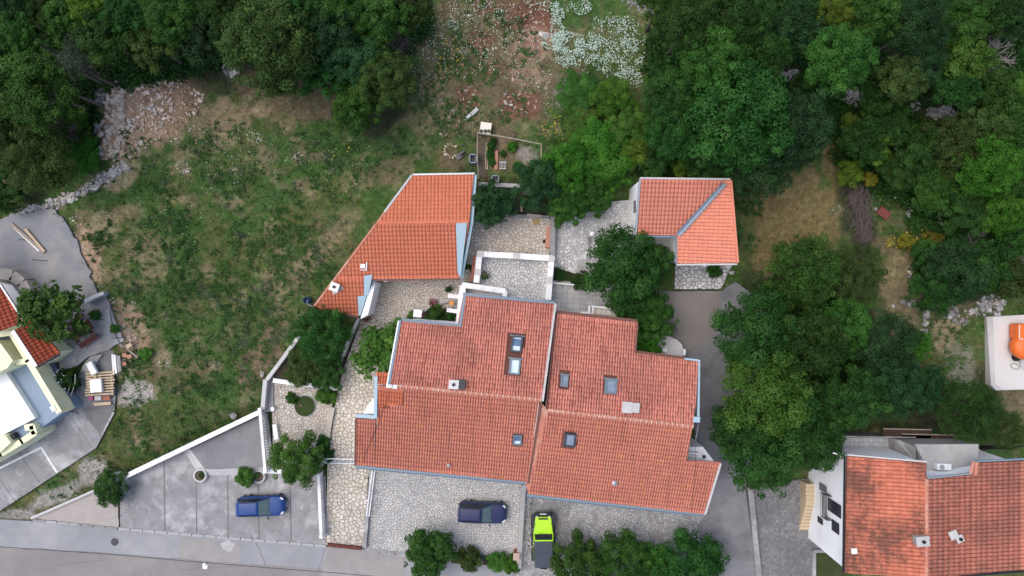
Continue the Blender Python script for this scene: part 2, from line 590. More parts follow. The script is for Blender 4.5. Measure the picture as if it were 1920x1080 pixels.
def in_any(x, y, margin=0.0, skip=()):
    m = np.zeros(x.shape, bool)
    for k, (pl, zf) in PLATW.items():
        if k in skip:
            continue
        m |= in_poly_np(x, y, pl)
        if margin > 0:
            m |= dist_poly_np(x, y, pl) < margin
    for k, pl in FOOTW.items():
        m |= in_poly_np(x, y, pl)
    return m

# road edge in world coordinates (everything below it is road)
ROADPX = [(-400, 955), (0, 974), (190, 985), (420, 1006), (612, 1024), (690, 1030), (985, 1062), (1330, 1098), (2300, 1200)]
ROADW = [WZ(a, b, 0.0) for a, b in ROADPX]

# pits, mounds: (px, py, radius px, metres)
BUMPS = [(1005, 35, 32, -0.7), (905, 75, 26, -0.4), (880, 180, 26, -0.4), (975, 190, 36, -0.35), (560, 293, 10, -0.1),
         (285, 190, 80, 0.8), (230, 260, 60, 0.4), (995, 140, 22, -0.3), (330, 430, 90, 0.25), (470, 520, 80, -0.2),
         (1165, 90, 50, 0.2), (1480, 142, 26, 1.0), (1602, 182, 28, 1.0), (1765, 212, 34, 1.0), (1717, 201, 16, 0.6)]

def ground_h(x, y):
    x = np.asarray(x, float); y = np.asarray(y, float)
    z = hill(x, y) + 0.22 * (fbm(x * 0.22, y * 0.22, 3) - 0.5) + 0.12 * (fbm(x * 1.1, y * 1.1, 5) - 0.5)
    k = FPX / (HC - z)
    px, py = 960 + x * k, 540 - y * k
    for bx, by, br, bz in BUMPS:
        z = z + bz * np.exp(-((px - bx) ** 2 + (py - by) ** 2) / (br * br))
    # meadow falls off to the drive on the left
    for name, (pl, zf) in PLATW.items():
        bx0 = min(p.x for p in pl) - 1.5; bx1 = max(p.x for p in pl) + 1.5
        by0 = min(p.y for p in pl) - 1.5; by1 = max(p.y for p in pl) + 1.5
        sel = (x > bx0) & (x < bx1) & (y > by0) & (y < by1)
        if not sel.any():
            continue
        xs, ys = x[sel], y[sel]
        ins = in_poly_np(xs, ys, pl)
        d = dist_poly_np(xs, ys, pl)
        if callable(zf):
            pz = np.array([zf(a, b) for a, b in zip(xs, ys)])
        else:
            pz = np.full(xs.shape, zf)
        low = pz - 0.22
        zz = z[sel]
        near = np.clip(1 - (d - 0.35) / 1.1, 0, 1)
        near = near * near * (3 - 2 * near)
        zz = np.where(ins | (d < 0.3), np.minimum(zz, low), zz * (1 - near) + np.minimum(zz, pz - 0.03) * near)
        z[sel] = zz
    # road
    yr = np.interp(x, [p.x for p in ROADW], [p.y for p in ROADW])
    t = np.clip((y - yr) / 1.2, 0, 1)
    z = np.where(y < yr + 0.3, -0.25, np.minimum(z, -0.05 + (z + 0.05) * t + 0.0))
    return z

X0, X1, Y0, Y1, ST = -52.0, 52.0, -31.0, 31.0, 0.3
gx = np.concatenate([np.array([-400, -200, -110, -75, -60]), np.arange(X0, X1 + 0.01, ST), np.array([60, 75, 110, 200, 400])])
gy = np.concatenate([np.array([-400, -200, -110, -70, -50, -38]), np.arange(Y0, Y1 + 0.01, ST), np.array([38, 50, 70, 110, 200, 400])])
GX, GY = np.meshgrid(gx, gy)
GZ = ground_h(GX.ravel(), GY.ravel()).reshape(GX.shape)

from bisect import bisect_right
def TZ(x, y):
    """terrain height at a point"""
    i = min(max(int(np.searchsorted(gx, x)) - 1, 0), len(gx) - 2)
    j = min(max(int(np.searchsorted(gy, y)) - 1, 0), len(gy) - 2)
    fx = min(1, max(0, (x - gx[i]) / (gx[i + 1] - gx[i]))); fy = min(1, max(0, (y - gy[j]) / (gy[j + 1] - gy[j])))
    return float((GZ[j, i] * (1 - fx) + GZ[j, i + 1] * fx) * (1 - fy) + (GZ[j + 1, i] * (1 - fx) + GZ[j + 1, i + 1] * fx) * fy)

def TZn(x, y):
    i = np.clip(np.searchsorted(gx, x) - 1, 0, len(gx) - 2)
    j = np.clip(np.searchsorted(gy, y) - 1, 0, len(gy) - 2)
    fx = np.clip((x - gx[i]) / (gx[i + 1] - gx[i]), 0, 1); fy = np.clip((y - gy[j]) / (gy[j + 1] - gy[j]), 0, 1)
    return (GZ[j, i] * (1 - fx) + GZ[j, i + 1] * fx) * (1 - fy) + (GZ[j + 1, i] * (1 - fx) + GZ[j + 1, i + 1] * fx) * fy

def on(px, py, dz=0.0):
    p = WZ(px, py, TZ)
    return p + Vector((0, 0, dz))

# ---------------------------------------------------------------- colour of the ground itself
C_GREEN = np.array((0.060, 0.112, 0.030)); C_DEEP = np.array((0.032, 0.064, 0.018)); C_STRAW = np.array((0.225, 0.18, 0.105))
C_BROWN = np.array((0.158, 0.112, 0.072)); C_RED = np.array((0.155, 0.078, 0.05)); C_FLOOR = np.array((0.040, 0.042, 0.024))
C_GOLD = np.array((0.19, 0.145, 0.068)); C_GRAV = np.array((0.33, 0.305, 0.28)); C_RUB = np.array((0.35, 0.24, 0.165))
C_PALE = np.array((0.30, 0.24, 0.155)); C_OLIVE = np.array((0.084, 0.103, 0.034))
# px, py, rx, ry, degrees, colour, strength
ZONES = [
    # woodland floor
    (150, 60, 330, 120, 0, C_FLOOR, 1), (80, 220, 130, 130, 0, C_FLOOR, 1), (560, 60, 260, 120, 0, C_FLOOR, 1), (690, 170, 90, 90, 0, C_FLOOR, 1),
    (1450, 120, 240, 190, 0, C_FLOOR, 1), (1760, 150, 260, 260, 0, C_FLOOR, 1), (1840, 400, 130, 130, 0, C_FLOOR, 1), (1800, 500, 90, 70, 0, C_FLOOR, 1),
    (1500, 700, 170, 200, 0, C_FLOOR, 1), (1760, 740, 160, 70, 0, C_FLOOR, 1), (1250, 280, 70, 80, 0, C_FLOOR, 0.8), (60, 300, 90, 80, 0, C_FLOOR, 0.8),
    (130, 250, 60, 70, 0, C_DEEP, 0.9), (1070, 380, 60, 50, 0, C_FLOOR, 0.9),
    # rubble bank on the meadow's edge
    (275, 200, 95, 70, 20, C_RUB, 0.95), (225, 250, 45, 60, 0, C_RUB, 0.9), (330, 190, 60, 50, 0, C_BROWN, 0.6), (225, 330, 40, 25, -30, C_PALE, 0.7),
    # bare straw patches
    (425, 215, 50, 28, 10, C_STRAW, 0.95), (385, 240, 45, 30, 0, C_STRAW, 0.7), (490, 210, 22, 14, 0, C_STRAW, 1.0), (560, 205, 60, 20, 15, C_BROWN, 0.8),
    (610, 180, 60, 25, 10, C_BROWN, 0.7), (480, 155, 40, 25, 0, C_BROWN, 0.6), (370, 285, 60, 16, -10, C_STRAW, 0.5), (510, 425, 14, 18, 0, C_STRAW, 0.8),
    (600, 470, 60, 24, -35, C_STRAW, 0.75), (545, 500, 20, 45, -30, C_STRAW, 0.7), (520, 560, 22, 60, -20, C_STRAW, 0.6), (640, 425, 50, 20, -35, C_STRAW, 0.6),
    (270, 460, 35, 25, 0, C_STRAW, 0.6), (300, 500, 40, 30, 30, C_STRAW, 0.45), (240, 400, 30, 16, 0, C_STRAW, 0.5), (450, 560, 14, 40, 0, C_STRAW, 0.5),
    (500, 650, 30, 40, 20, C_BROWN, 0.8), (470, 700, 30, 40, 20, C_BROWN, 0.7), (430, 620, 14, 16, 0, C_STRAW, 0.6), (360, 690, 50, 20, 0, C_BROWN, 0.5),
    (400, 690, 16, 14, 0, C_PALE, 0.6), (280, 700, 40, 20, 0, C_BROWN, 0.6), (730, 320, 60, 22, -20, C_BROWN, 0.6), (680, 345, 25, 14, 0, C_STRAW, 0.6), (650, 340, 18, 20, 0, C_STRAW, 0.5),
    # left of the meadow: building rubble and pale gravel
    (165, 470, 22, 75, -12, C_RUB, 0.85), (190, 420, 35, 25, 20, C_PALE, 0.6), (250, 620, 25, 65, -18, C_RUB, 0.8), (255, 735, 38, 28, 0, C_GRAV, 0.95), (235, 690, 24, 30, 0, C_PALE, 0.7),
    (310, 675, 18, 20, 0, C_PALE, 0.6), (175, 885, 34, 26, -30, C_GRAV, 0.9), (105, 930, 55, 16, -28, C_GRAV, 0.85), (35, 965, 40, 10, 0, C_GRAV, 0.8), (258, 822, 14, 10, 0, C_STRAW, 1), (190, 856, 9, 8, 0, C_STRAW, 1),
    (210, 800, 22, 30, 0, C_OLIVE, 0.7), (330, 790, 90, 40, -25, C_OLIVE, 0.75),
    # upper field: dug red earth
    (890, 120, 130, 150, 0, C_BROWN, 0.6), (990, 130, 120, 90, 0, C_BROWN, 0.5), (1000, 45, 42, 60, 10, C_RED, 1.0), (960, 25, 40, 40, 0, C_RED, 0.7), (900, 75, 28, 22, 0, C_RED, 0.75),
    (878, 180, 28, 24, 0, C_RED, 0.85), (975, 195, 42, 26, 0, C_RED, 0.9), (915, 130, 40, 20, 0, C_RED, 0.5), (1000, 85, 40, 30, 0, C_RUB, 0.5), (985, 140, 30, 20, 0, C_RUB, 0.5), (905, 10, 20, 20, 0, C_RED, 0.7),
    (1170, 120, 90, 90, 0, C_OLIVE, 0.85), (1110, 160, 40, 26, 0, C_DEEP, 0.8), (1055, 180, 16, 24, 0, C_GRAV, 0.45), (1080, 210, 26, 18, 0, C_BROWN, 0.6), (820, 190, 40, 40, 0, C_STRAW, 0.5), (800, 230, 50, 26, 0, C_STRAW, 0.5),
    (940, 290, 55, 45, 0, C_BROWN, 0.8), (985, 290, 22, 16, 0, C_GRAV, 0.6), (850, 300, 26, 20, 0, C_BROWN, 0.8), (875, 320, 20, 10, 0, C_FLOOR, 0.6), (960, 370, 70, 35, 0, C_FLOOR, 0.9),
    # dry slope behind the cottage and the yard further down
    (1470, 400, 105, 90, 0, C_GOLD, 0.95), (1565, 280, 24, 90, 0, C_GOLD, 0.75), (1450, 470, 45, 40, 0, C_GOLD, 0.9), (1395, 420, 25, 80, 0, C_OLIVE, 0.8), (1690, 560, 46, 90, 5, C_STRAW, 0.95),
    (1640, 640, 40, 22, 0, C_STRAW, 0.9), (1780, 660, 60, 70, 0, C_OLIVE, 0.8), (1770, 620, 26, 40, 0, C_PALE, 0.7), (1800, 680, 30, 40, 0, C_GRAV, 0.45), (1665, 440, 50, 40, 0, C_BROWN, 0.8), (1700, 420, 60, 50, 0, C_OLIVE, 0.6),
    (1605, 410, 30, 80, -12, C_FLOOR, 0.9), (1780, 580, 60, 20, 0, C_BROWN, 0.6), (1900, 740, 30, 60, 0, C_STRAW, 0.6), (1890, 590, 60, 20, 0, C_OLIVE, 0.7),
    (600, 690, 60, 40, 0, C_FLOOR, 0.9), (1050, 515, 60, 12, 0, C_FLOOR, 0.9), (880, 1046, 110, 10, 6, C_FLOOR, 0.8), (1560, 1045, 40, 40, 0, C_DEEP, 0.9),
]

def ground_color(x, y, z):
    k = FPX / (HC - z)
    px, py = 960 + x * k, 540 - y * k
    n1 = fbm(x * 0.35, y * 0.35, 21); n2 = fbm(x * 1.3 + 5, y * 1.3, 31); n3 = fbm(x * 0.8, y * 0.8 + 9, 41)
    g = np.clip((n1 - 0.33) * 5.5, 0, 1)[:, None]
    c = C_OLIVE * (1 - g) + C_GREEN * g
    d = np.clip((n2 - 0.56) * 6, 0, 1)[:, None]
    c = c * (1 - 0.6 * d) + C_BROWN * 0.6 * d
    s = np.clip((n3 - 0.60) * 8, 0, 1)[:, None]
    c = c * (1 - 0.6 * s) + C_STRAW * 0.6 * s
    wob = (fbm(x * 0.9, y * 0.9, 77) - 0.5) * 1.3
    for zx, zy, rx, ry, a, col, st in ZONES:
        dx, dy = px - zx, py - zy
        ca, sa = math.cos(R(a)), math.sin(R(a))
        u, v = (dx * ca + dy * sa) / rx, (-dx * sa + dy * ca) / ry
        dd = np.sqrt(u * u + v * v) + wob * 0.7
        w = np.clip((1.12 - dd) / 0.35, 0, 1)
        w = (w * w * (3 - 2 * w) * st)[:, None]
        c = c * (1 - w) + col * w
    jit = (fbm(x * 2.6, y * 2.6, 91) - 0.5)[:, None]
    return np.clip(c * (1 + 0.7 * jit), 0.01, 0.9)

nx, ny = len(gx), len(gy)
ii = (np.arange(ny - 1)[:, None] * nx + np.arange(nx - 1)[None, :]).ravel()
quads = np.stack([ii, ii + 1, ii + nx + 1, ii + nx], 1).ravel()
gv = np.stack([GX.ravel(), GY.ravel(), GZ.ravel()], 1)
M['ground'] = attr_mat('meadow_ground', 0.95, 16.0, 0.45)
gme = mesh_np('ground', gv, quads, 4, M['ground'], True)
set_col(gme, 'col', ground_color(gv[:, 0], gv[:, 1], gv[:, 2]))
struct(link('ground', gme), 'hillside meadow and woodland floor around the houses')

# road sheet
mb = MB()
pts = [Vector((p.x, p.y, 0.0)) for p in ROADW] + [Vector((160, -120, 0)), Vector((-160, -120, 0))]
for i in range(len(ROADW) - 1):
    a, b = ROADW[i], ROADW[i + 1]
    mb.prism([Vector((a.x, a.y, 0)), Vector((b.x, b.y, 0)), Vector((b.x, -120, 0)), Vector((a.x, -120, 0))],
             [Vector((a.x, a.y, -.2)), Vector((b.x, b.y, -.2)), Vector((b.x, -120, -.2)), Vector((a.x, -120, -.2))])
road = struct(mb.build('road', M['road']), 'grey asphalt street along the lower edge')
M['road_b'] = mottled('old_brown_asphalt', (0.235, 0.22, 0.21), 0.2, 0.35, 0.92, 14, 0.3, (0.31, 0.295, 0.28), 0.6)
mb = MB()
mb.slab([W(a, b, 0.004) for a, b in [(-150, 1018), (0, 1026), (160, 1034), (380, 1052), (600, 1066), (760, 1082), (760, 1300), (-150, 1300)]], 0.003)
mb.build('worn_lane', M['road_b'], road)
mb = MB()
mb.slab([W(a, b, 0.008) for a, b in [(338, 1008), (452, 1019), (450, 1054), (334, 1050)]], 0.003)
mb.build('asphalt_patch', M['road_patch'], road)
mb = MB()
mb.slab([W(a, b, 0.008) for a, b in [(614, 1026), (690, 1031), (760, 1040), (760, 1090), (600, 1090)]], 0.003)
mb.build('asphalt_patch', M['road_patch'], road)
c = W(427, 1023, 0.0115)
mb = MB().slab([Vector((c.x + math.cos(k * .45) * .62 * (1 + .25 * math.sin(k * 2.3)), c.y + math.sin(k * .45) * .5 * (1 + .2 * math.cos(k * 1.7)), .013)) for k in range(14)], .004)
mb.build('cement_patch', mottled('cement_patch', (0.40, 0.395, 0.385), 0.25, 3.0, 0.9, 10, 0.3), road)

# kerb stones between car park and street
kerb = struct(thing('kerb', 'pale concrete kerb between the car park and the street', None), None)
ka, kb = WZ(222, 991, 0.1), WZ(612, 1024, 0.1)
nk = 17
for i in range(nk):
    a = ka.lerp(kb, (i + 0.03) / nk); b = ka.lerp(kb, (i + 0.97) / nk)
    MB().bar(a + Vector((0, 0, -0.06)), b + Vector((0, 0, -0.06)), 0.24, 0.24).build('kerb_stone', mottled('kerb_concrete', (.36, .36, .355), .12, 1.5, .9) if i == 0 else bpy.data.materials['kerb_concrete'], kerb)
ka, kb = WZ(62, 975, 0.08), WZ(221, 991, 0.08)
for i in range(7):
    a = ka.lerp(kb, (i + 0.03) / 7); b = ka.lerp(kb, (i + 0.97) / 7)
    MB().bar(a + Vector((0, 0, -0.06)), b + Vector((0, 0, -0.06)), 0.2, 0.24).build('kerb_stone', M['conc'], kerb)
ka, kb = WZ(683, 1032, 0.14), WZ(1330, 1096, 0.14)
for i in range(22):
    a = ka.lerp(kb, (i + 0.02) / 22); b = ka.lerp(kb, (i + 0.98) / 22)
    MB().bar(a + Vector((0, 0, -0.05)), b + Vector((0, 0, -0.05)), 0.42, 0.22).build('kerb_stone', M['conc'], kerb)

# ---------------------------------------------------------------- paved surfaces
def base_slab(name, key, mat, drop=0.0, deep=0.7, parent=None, label=None):
    pl, zf = PLATW[key]
    mb = MB()
    mb.prism([Vector((p.x, p.y, p.z - drop)) for p in pl], [Vector((p.x, p.y, p.z - deep)) for p in pl])
    o = mb.build(name, mat, parent)
    if parent is None:
        struct(o, label)
    return o

def clip_half(poly, n, d):
    """keep the part of a 2d polygon with n.p <= d"""
    out = []
    m = len(poly)
    for i in range(m):
        p, q = poly[i], poly[(i + 1) % m]
        a = n[0] * p[0] + n[1] * p[1] - d
        b = n[0] * q[0] + n[1] * q[1] - d
        if a <= 0:
            out.append(p)
        if (a < 0 < b) or (b < 0 < a):
            t = a / (a - b)
            out.append((p[0] + (q[0] - p[0]) * t, p[1] + (q[1] - p[1]) * t))
    return out

def poly_area(p):
    return 0.5 * sum(p[i][0] * p[(i + 1) % len(p)][1] - p[(i + 1) % len(p)][0] * p[i][1] for i in range(len(p)))

def flagstones(name, poly, zf, cell, gap, mat, parent, seed=1, limit=300, jitter=0.48, wvar=0.17, rise=0.02, rot=None, see=None):
    """crazy paving: a power diagram of jittered seeds, each cell one stone"""
    rnd = random.Random(seed)
    xs = [p[0] for p in poly]; ys = [p[1] for p in poly]
    cx0, cy0 = min(xs) - cell * 2, min(ys) - cell * 2
    nx_, ny_ = int((max(xs) - cx0) / cell) + 3, int((max(ys) - cy0) / cell) + 3
    S = {}
    for i in range(nx_):
        for j in range(ny_):
            S[i, j] = (cx0 + (i + 0.5 + rnd.uniform(-jitter, jitter)) * cell, cy0 + (j + 0.5 + rnd.uniform(-jitter, jitter)) * cell, rnd.uniform(-wvar, wvar) * cell * cell)
    base = [(p[0], p[1]) for p in poly]
    if poly_area(base) < 0:
        base.reverse()
    cells = []
    for (i, j), (sx, sy, sw) in S.items():
        if not (min(xs) - cell < sx < max(xs) + cell and min(ys) - cell < sy < max(ys) + cell):
            continue
        pl = base
        for di in range(-2, 3):
            for dj in range(-2, 3):
                if di == 0 and dj == 0:
                    continue
                o = S.get((i + di, j + dj))
                if o is None:
                    continue
                dx, dy = o[0] - sx, o[1] - sy
                L = math.hypot(dx, dy)
                # power bisector
                d = ((o[0] ** 2 + o[1] ** 2 - o[2]) - (sx ** 2 + sy ** 2 - sw)) / 2
                pl = clip_half(pl, (dx / L, dy / L), d / L - gap * rnd.uniform(0.3, 0.7))
                if len(pl) < 3:
                    break
            if len(pl) < 3:
                break
        if len(pl) < 3 or abs(poly_area(pl)) < (gap * 2) ** 2:
            continue
        q = [pl[0]]
        for p in pl[1:]:
            if math.hypot(p[0] - q[-1][0], p[1] - q[-1][1]) > 0.015:
                q.append(p)
        if len(q) > 3 and math.hypot(q[0][0] - q[-1][0], q[0][1] - q[-1][1]) < 0.015:
            q.pop()
        if len(q) < 3 or len(q) > 12:
            continue
        cells.append(q)
    cells.sort(key=lambda c: -abs(poly_area(c)))
    if see is not None:
        cells.sort(key=lambda c: 0 if see(c) else 1)
    rest = MB()
    for n_, q in enumerate(cells):
        up = rise * rnd.uniform(0.5, 1.0)
        cxm = sum(p[0] for p in q) / len(q); cym = sum(p[1] for p in q) / len(q)
        top, bot = [], []
        for p in q:
            z = zf(p[0], p[1]) if callable(zf) else zf
            top.append(Vector((cxm + (p[0] - cxm) * 0.97, cym + (p[1] - cym) * 0.97, z + up)))
            bot.append(Vector((p[0], p[1], z - 0.03)))
        if n_ < limit:
            MB().prism(top, bot).build(name, mat, parent)
        else:
            rest.prism(top, bot)
    if rest.v:
        o = rest.build(name + 's', mat, parent)
        o["kind"] = "stuff"
    return len(cells)

def square_tiles(name, poly, z, tw, th, gap, ang, mat, parent, limit=300, rise=0.015):
    base = [(p[0], p[1]) for p in poly]
    if poly_area(base) < 0:
        base.reverse()
    ca, sa = math.cos(ang), math.sin(ang)
    us = [p[0] * ca + p[1] * sa for p in base]; vs_ = [-p[0] * sa + p[1] * ca for p in base]
    k = 0
    rest = MB()
    v = min(vs_)
    while v < max(vs_):
        u = min(us)
        while u < max(us):
            pl = base
            for n, d in (((ca, sa), u + tw - gap / 2), ((-ca, -sa), -(u + gap / 2)), ((-sa, ca), v + th - gap / 2), ((sa, -ca), -(v + gap / 2))):
                pl = clip_half(pl, n, d)
                if len(pl) < 3:
                    break
            if len(pl) >= 3 and abs(poly_area(pl)) > 0.01:
                up = rise * random.uniform(0.7, 1)
                top = [Vector((p[0], p[1], z + up)) for p in pl]; bot = [Vector((p[0], p[1], z - 0.02)) for p in pl]
                if k < limit:
                    MB().prism(top, bot).build(name, mat, parent)
                else:
                    rest.prism(top, bot)
                k += 1
            u += tw
        v += th
    if rest.v:
        o = rest.build(name + 's', mat, parent)
        o["kind"] = "stuff"

M['flag_cream'] = stone_mat('cream_flagstone', [(0, (0.50, 0.44, 0.35)), (0.2, (0.62, 0.56, 0.46)), (0.5, (0.68, 0.63, 0.54)), (0.75, (0.60, 0.52, 0.40)), (1, (0.72, 0.68, 0.60))], stain=(0.33, 0.33, 0.34), stain_amt=0.35)
M['flag_grey'] = stone_mat('pale_grey_flagstone', [(0, (0.44, 0.43, 0.41)), (0.25, (0.54, 0.53, 0.51)), (0.6, (0.62, 0.61, 0.59)), (0.85, (0.58, 0.55, 0.50)), (1, (0.68, 0.67, 0.65))], stain=(0.30, 0.30, 0.31), stain_amt=0.45)
M['flag_dark'] = stone_mat('stained_grey_flagstone', [(0, (0.33, 0.33, 0.325)), (0.4, (0.43, 0.425, 0.42)), (0.8, (0.51, 0.50, 0.49)), (1, (0.56, 0.55, 0.54))], stain=(0.07, 0.068, 0.07), stain_amt=0.75, stain_scale=0.22)  # grey stone with dark stain patches
M['flag_warm'] = stone_mat('warm_flagstone', [(0, (0.44, 0.39, 0.33)), (0.3, (0.54, 0.49, 0.42)), (0.7, (0.59, 0.545, 0.48)), (1, (0.65, 0.61, 0.55))], stain=(0.40, 0.31, 0.20), stain_amt=0.3)
M['flag_old'] = stone_mat('worn_flagstone', [(0, (0.42, 0.41, 0.405)), (0.3, (0.54, 0.53, 0.52)), (0.7, (0.62, 0.61, 0.60)), (1, (0.70, 0.69, 0.68))], stain=(0.20, 0.19, 0.185), stain_amt=0.85, stain_scale=0.3)
M['cobble'] = stone_mat('grey_cobble', [(0, (0.155, 0.155, 0.16)), (0.5, (0.205, 0.205, 0.21)), (1, (0.27, 0.27, 0.275))], stain=(0.10, 0.10, 0.105), stain_amt=0.6)
M['tile_grey'] = stone_mat('pale_grey_floor_tile', [(0, (0.36, 0.36, 0.355)), (0.5, (0.42, 0.415, 0.405)), (1, (0.49, 0.48, 0.465))], stain=(0.25, 0.25, 0.25), stain_amt=0.5)
M['tile_gw'] = stone_mat('light_floor_tile', [(0, (0.40, 0.41, 0.43)), (0.5, (0.46, 0.47, 0.485)), (1, (0.52, 0.53, 0.54))], 0.6)

def paved(name, key, label, cell, gap, mat, mortar, seed, **kw):
    o = base_slab(name, key, mortar, 0.0, 0.8, None, label)
    pl, zf = PLATW[key]
    flagstones('flagstone', pl, zf, cell, gap, mat, o, seed, **kw)
    return o

paved('paved_ramp', 'walk', 'cream crazy-paved ramp climbing beside the long red roof', 0.345, 0.042, M['flag_cream'], M['mortar_w'], 3)
paved('paved_forecourt', 'terrace_w', 'pale crazy-paved forecourt under the dark blue estate car', 0.215, 0.034, M['flag_grey'], M['mortar'], 4)
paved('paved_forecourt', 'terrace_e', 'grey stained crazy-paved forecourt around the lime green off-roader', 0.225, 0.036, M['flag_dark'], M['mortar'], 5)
paved('paved_patio', 'patio', 'warm crazy-paved patio below the shed roof', 0.215, 0.034, M['flag_warm'], M['mortar_w'], 6)
paved('paved_patio', 'upper', 'cream crazy-paved patio under the small tree beside the shed', 0.29, 0.032, M['flag_warm'], M['mortar_w'], 7)
paved('paved_terrace', 'rterr', 'pale crazy-paved terrace inside the white parapets', 0.24, 0.034, M['flag_grey'], M['mortar'], 12)
paved('paved_patio', 'cpatio', 'worn white crazy paving in front of the cottage', 0.29, 0.042, M['flag_old'], M['conc'], 8)
paved('paved_apron', 'cpad', 'white crazy-paved apron below the cottage eave', 0.34, 0.055, M['flag_old'], M['mortar'], 9)
paved('planted_patio', 'planted', 'small crazy-paved patio with the round lawn bed', 0.23, 0.034, M['flag_warm'], M['mortar_w'], 10)
paved('cobbled_path', 'cobble', 'dark grey cobbled path beside the white house', 0.23, 0.036, M['cobble'], M['mortar'], 11)

# car park: seven poured slabs with open joints
lot = base_slab('car_park', 'lot', M['mortar'], 0.015, 0.8, None, 'weathered concrete car park with the bright blue car')
plw = [(p.x, p.y) for p in PLATW['lot'][0]]
joints = [(222, 225), (308, 310), (368, 369), (427, 428), (484, 486), (544, 546), (640, 640)]
seam = W(0, 884, Z_LOT).y
for i in range(6):
    pl = plw if poly_area(plw) > 0 else plw[::-1]
    for (a, b), sgn in (((joints[i]), -1), ((joints[i + 1]), 1)):
        A, B = W(a, 880, Z_LOT), W(b, 1010, Z_LOT)
        d = (B - A).normalized()
        n = Vector((-d.y, d.x, 0)) * sgn       # d points down the photo
        n = Vector((abs(n.x), n.y * (1 if n.x >= 0 else -1), 0))
        n = n * sgn
        pl = clip_half(pl, (n.x, n.y), n.x * A.x + n.y * A.y - 0.05)
        if len(pl) < 3:
            break
    if len(pl) >= 3:
        lowpart = clip_half(pl, (0, 1), seam - 0.02) if i > 1 else pl
        if len(lowpart) >= 3:
            MB().prism([Vector((p[0], p[1], Z_LOT + random.uniform(0, .008))) for p in lowpart], [Vector((p[0], p[1], Z_LOT - .1)) for p in lowpart]).build('concrete_slab', M['conc'], lot)
# raised upper triangle of the car park with its sloping lip
M['conc_m'] = mottled('mid_concrete', (0.205, 0.20, 0.205), 0.18, 0.8, 0.9, 9, 0.35, (0.28, 0.28, 0.28), 0.6)
up = [(356, 842), (488, 780), (498, 876), (420, 878), (384, 880)]
MB().block([W(a, b, Z_UP) for a, b in up], -0.2).build('raised_slab', M['conc_m'], lot)
lip = [(345, 845), (356, 842), (384, 880), (498, 876), (500, 889), (378, 893)]
t_ = [W(345, 846, Z_LOT + .004), W(356, 842, Z_UP), W(384, 880, Z_UP), W(374, 892, Z_LOT + .004)]
M['conc_pale2'] = mottled('chalky_concrete', (0.46, 0.455, 0.45), 0.25, 1.2, 0.9, 9, 0.3)
MB().prism(t_, [Vector((p.x, p.y, -0.2)) for p in t_]).build('ramp_lip', M['conc_pale2'], lot)
t_ = [W(374, 892, Z_LOT + .004), W(384, 880, Z_UP), W(498, 876, Z_UP), W(500, 890, Z_LOT + .004)]
MB().prism(t_, [Vector((p.x, p.y, -0.2)) for p in t_]).build('ramp_lip', M['conc_pale2'], lot)

base_slab('gravel_verge', 'pebble', M['pebble'], 0, 0.5, None, 'pinkish pebbled concrete wedge at the car park corner')
w_ = MB()
for a, b in (((60, 971), (140, 936)), ((140, 936), (190, 914))):
    w_.bar(WZ(*a, 0.14), WZ(*b, 0.14), 0.22, 0.3)
struct(w_.build('kerb_edging', M['conc_l']), 'cream edging of the pebbled wedge')

nd = base_slab('neighbour_drive', 'ndrive', M['mortar'], 0.02, 0.8, None, 'grey concrete drive of the yellow house with a painted white line')
plw = [(p.x, p.y) for p in PLATW['ndrive'][0]]
if poly_area(plw) < 0:
    plw = plw[::-1]
cuts = [W(-150, 900, .5), W(15, 905, .5), W(75, 860, .5), W(140, 790, .7), W(400, 700, .7)]
dirs = Vector((math.cos(R(-58)), math.sin(R(-58)), 0))
nrm = Vector((-dirs.y, dirs.x, 0))
cutpos = [-1e3] + [nrm.dot(W(a, b, .5)) for a, b in ((0, 900), (70, 900), (160, 815))] + [1e3]
for i in range(4):
    pl = clip_half(plw, (nrm.x, nrm.y), cutpos[i + 1] - 0.02)
    if len(pl) >= 3:
        pl = clip_half(pl, (-nrm.x, -nrm.y), -(cutpos[i] + 0.02))
    if len(pl) >= 3:
        MB().prism([Vector((p[0], p[1], z_ndrive(*p))) for p in pl], [Vector((p[0], p[1], z_ndrive(*p) - .15)) for p in pl]).build('concrete_slab', M['conc'], nd)
mk = MB()
for a, b in (((-60, 908), (77, 839)), ((77, 839), (107, 886))):
    pa, pb = WZ(*a, z_ndrive), WZ(*b, z_ndrive)
    mk.bar(pa + Vector((0, 0, .006)), pb + Vector((0, 0, .006)), 0.17, 0.006)
mk.build('parking_line', M['cap'], nd)

base_slab('gravel_yard', 'glot', M['gravel_lot'], 0, 0.8, None, 'grey gravel yard with planks beside the dry stone wall')
base_slab('concrete_yard', 'slab', M['conc'], 0, 0.8, None, 'stained concrete yard with the dark red picnic bench')
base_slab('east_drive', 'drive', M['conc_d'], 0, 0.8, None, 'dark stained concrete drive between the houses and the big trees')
MB().slab([WZ(a, b, z_drive) + Vector((0, 0, .006)) for a, b in [(1240, 548), (1350, 548), (1352, 600), (1325, 640), (1290, 668), (1230, 640)]], 0.004).build('earth_stain', M['brown_drive'], bpy.data.objects['east_drive'])
ed = bpy.data.objects['east_drive']
crack = [WZ(a, b, z_drive) + Vector((0, 0, .006)) for a, b in ((1395, 912), (1360, 940), (1330, 968), (1308, 992))]
mbk = MB()
for i in range(3):
    mbk.bar(crack[i], crack[i + 1], 0.07, 0.006)
mbk.bar(WZ(1345, 896, z_drive) + Vector((0, 0, .006)), WZ(1394, 895, z_drive) + Vector((0, 0, .006)), 0.06, 0.006)
mbk.build('drainage_groove', M['mortar'], ed)
base_slab('concrete_pad', 'pad_r', M['conc_l'], 0, 1.0, None, 'pale concrete pad under the orange machine')
pd = PLATW['pad_r'][0]
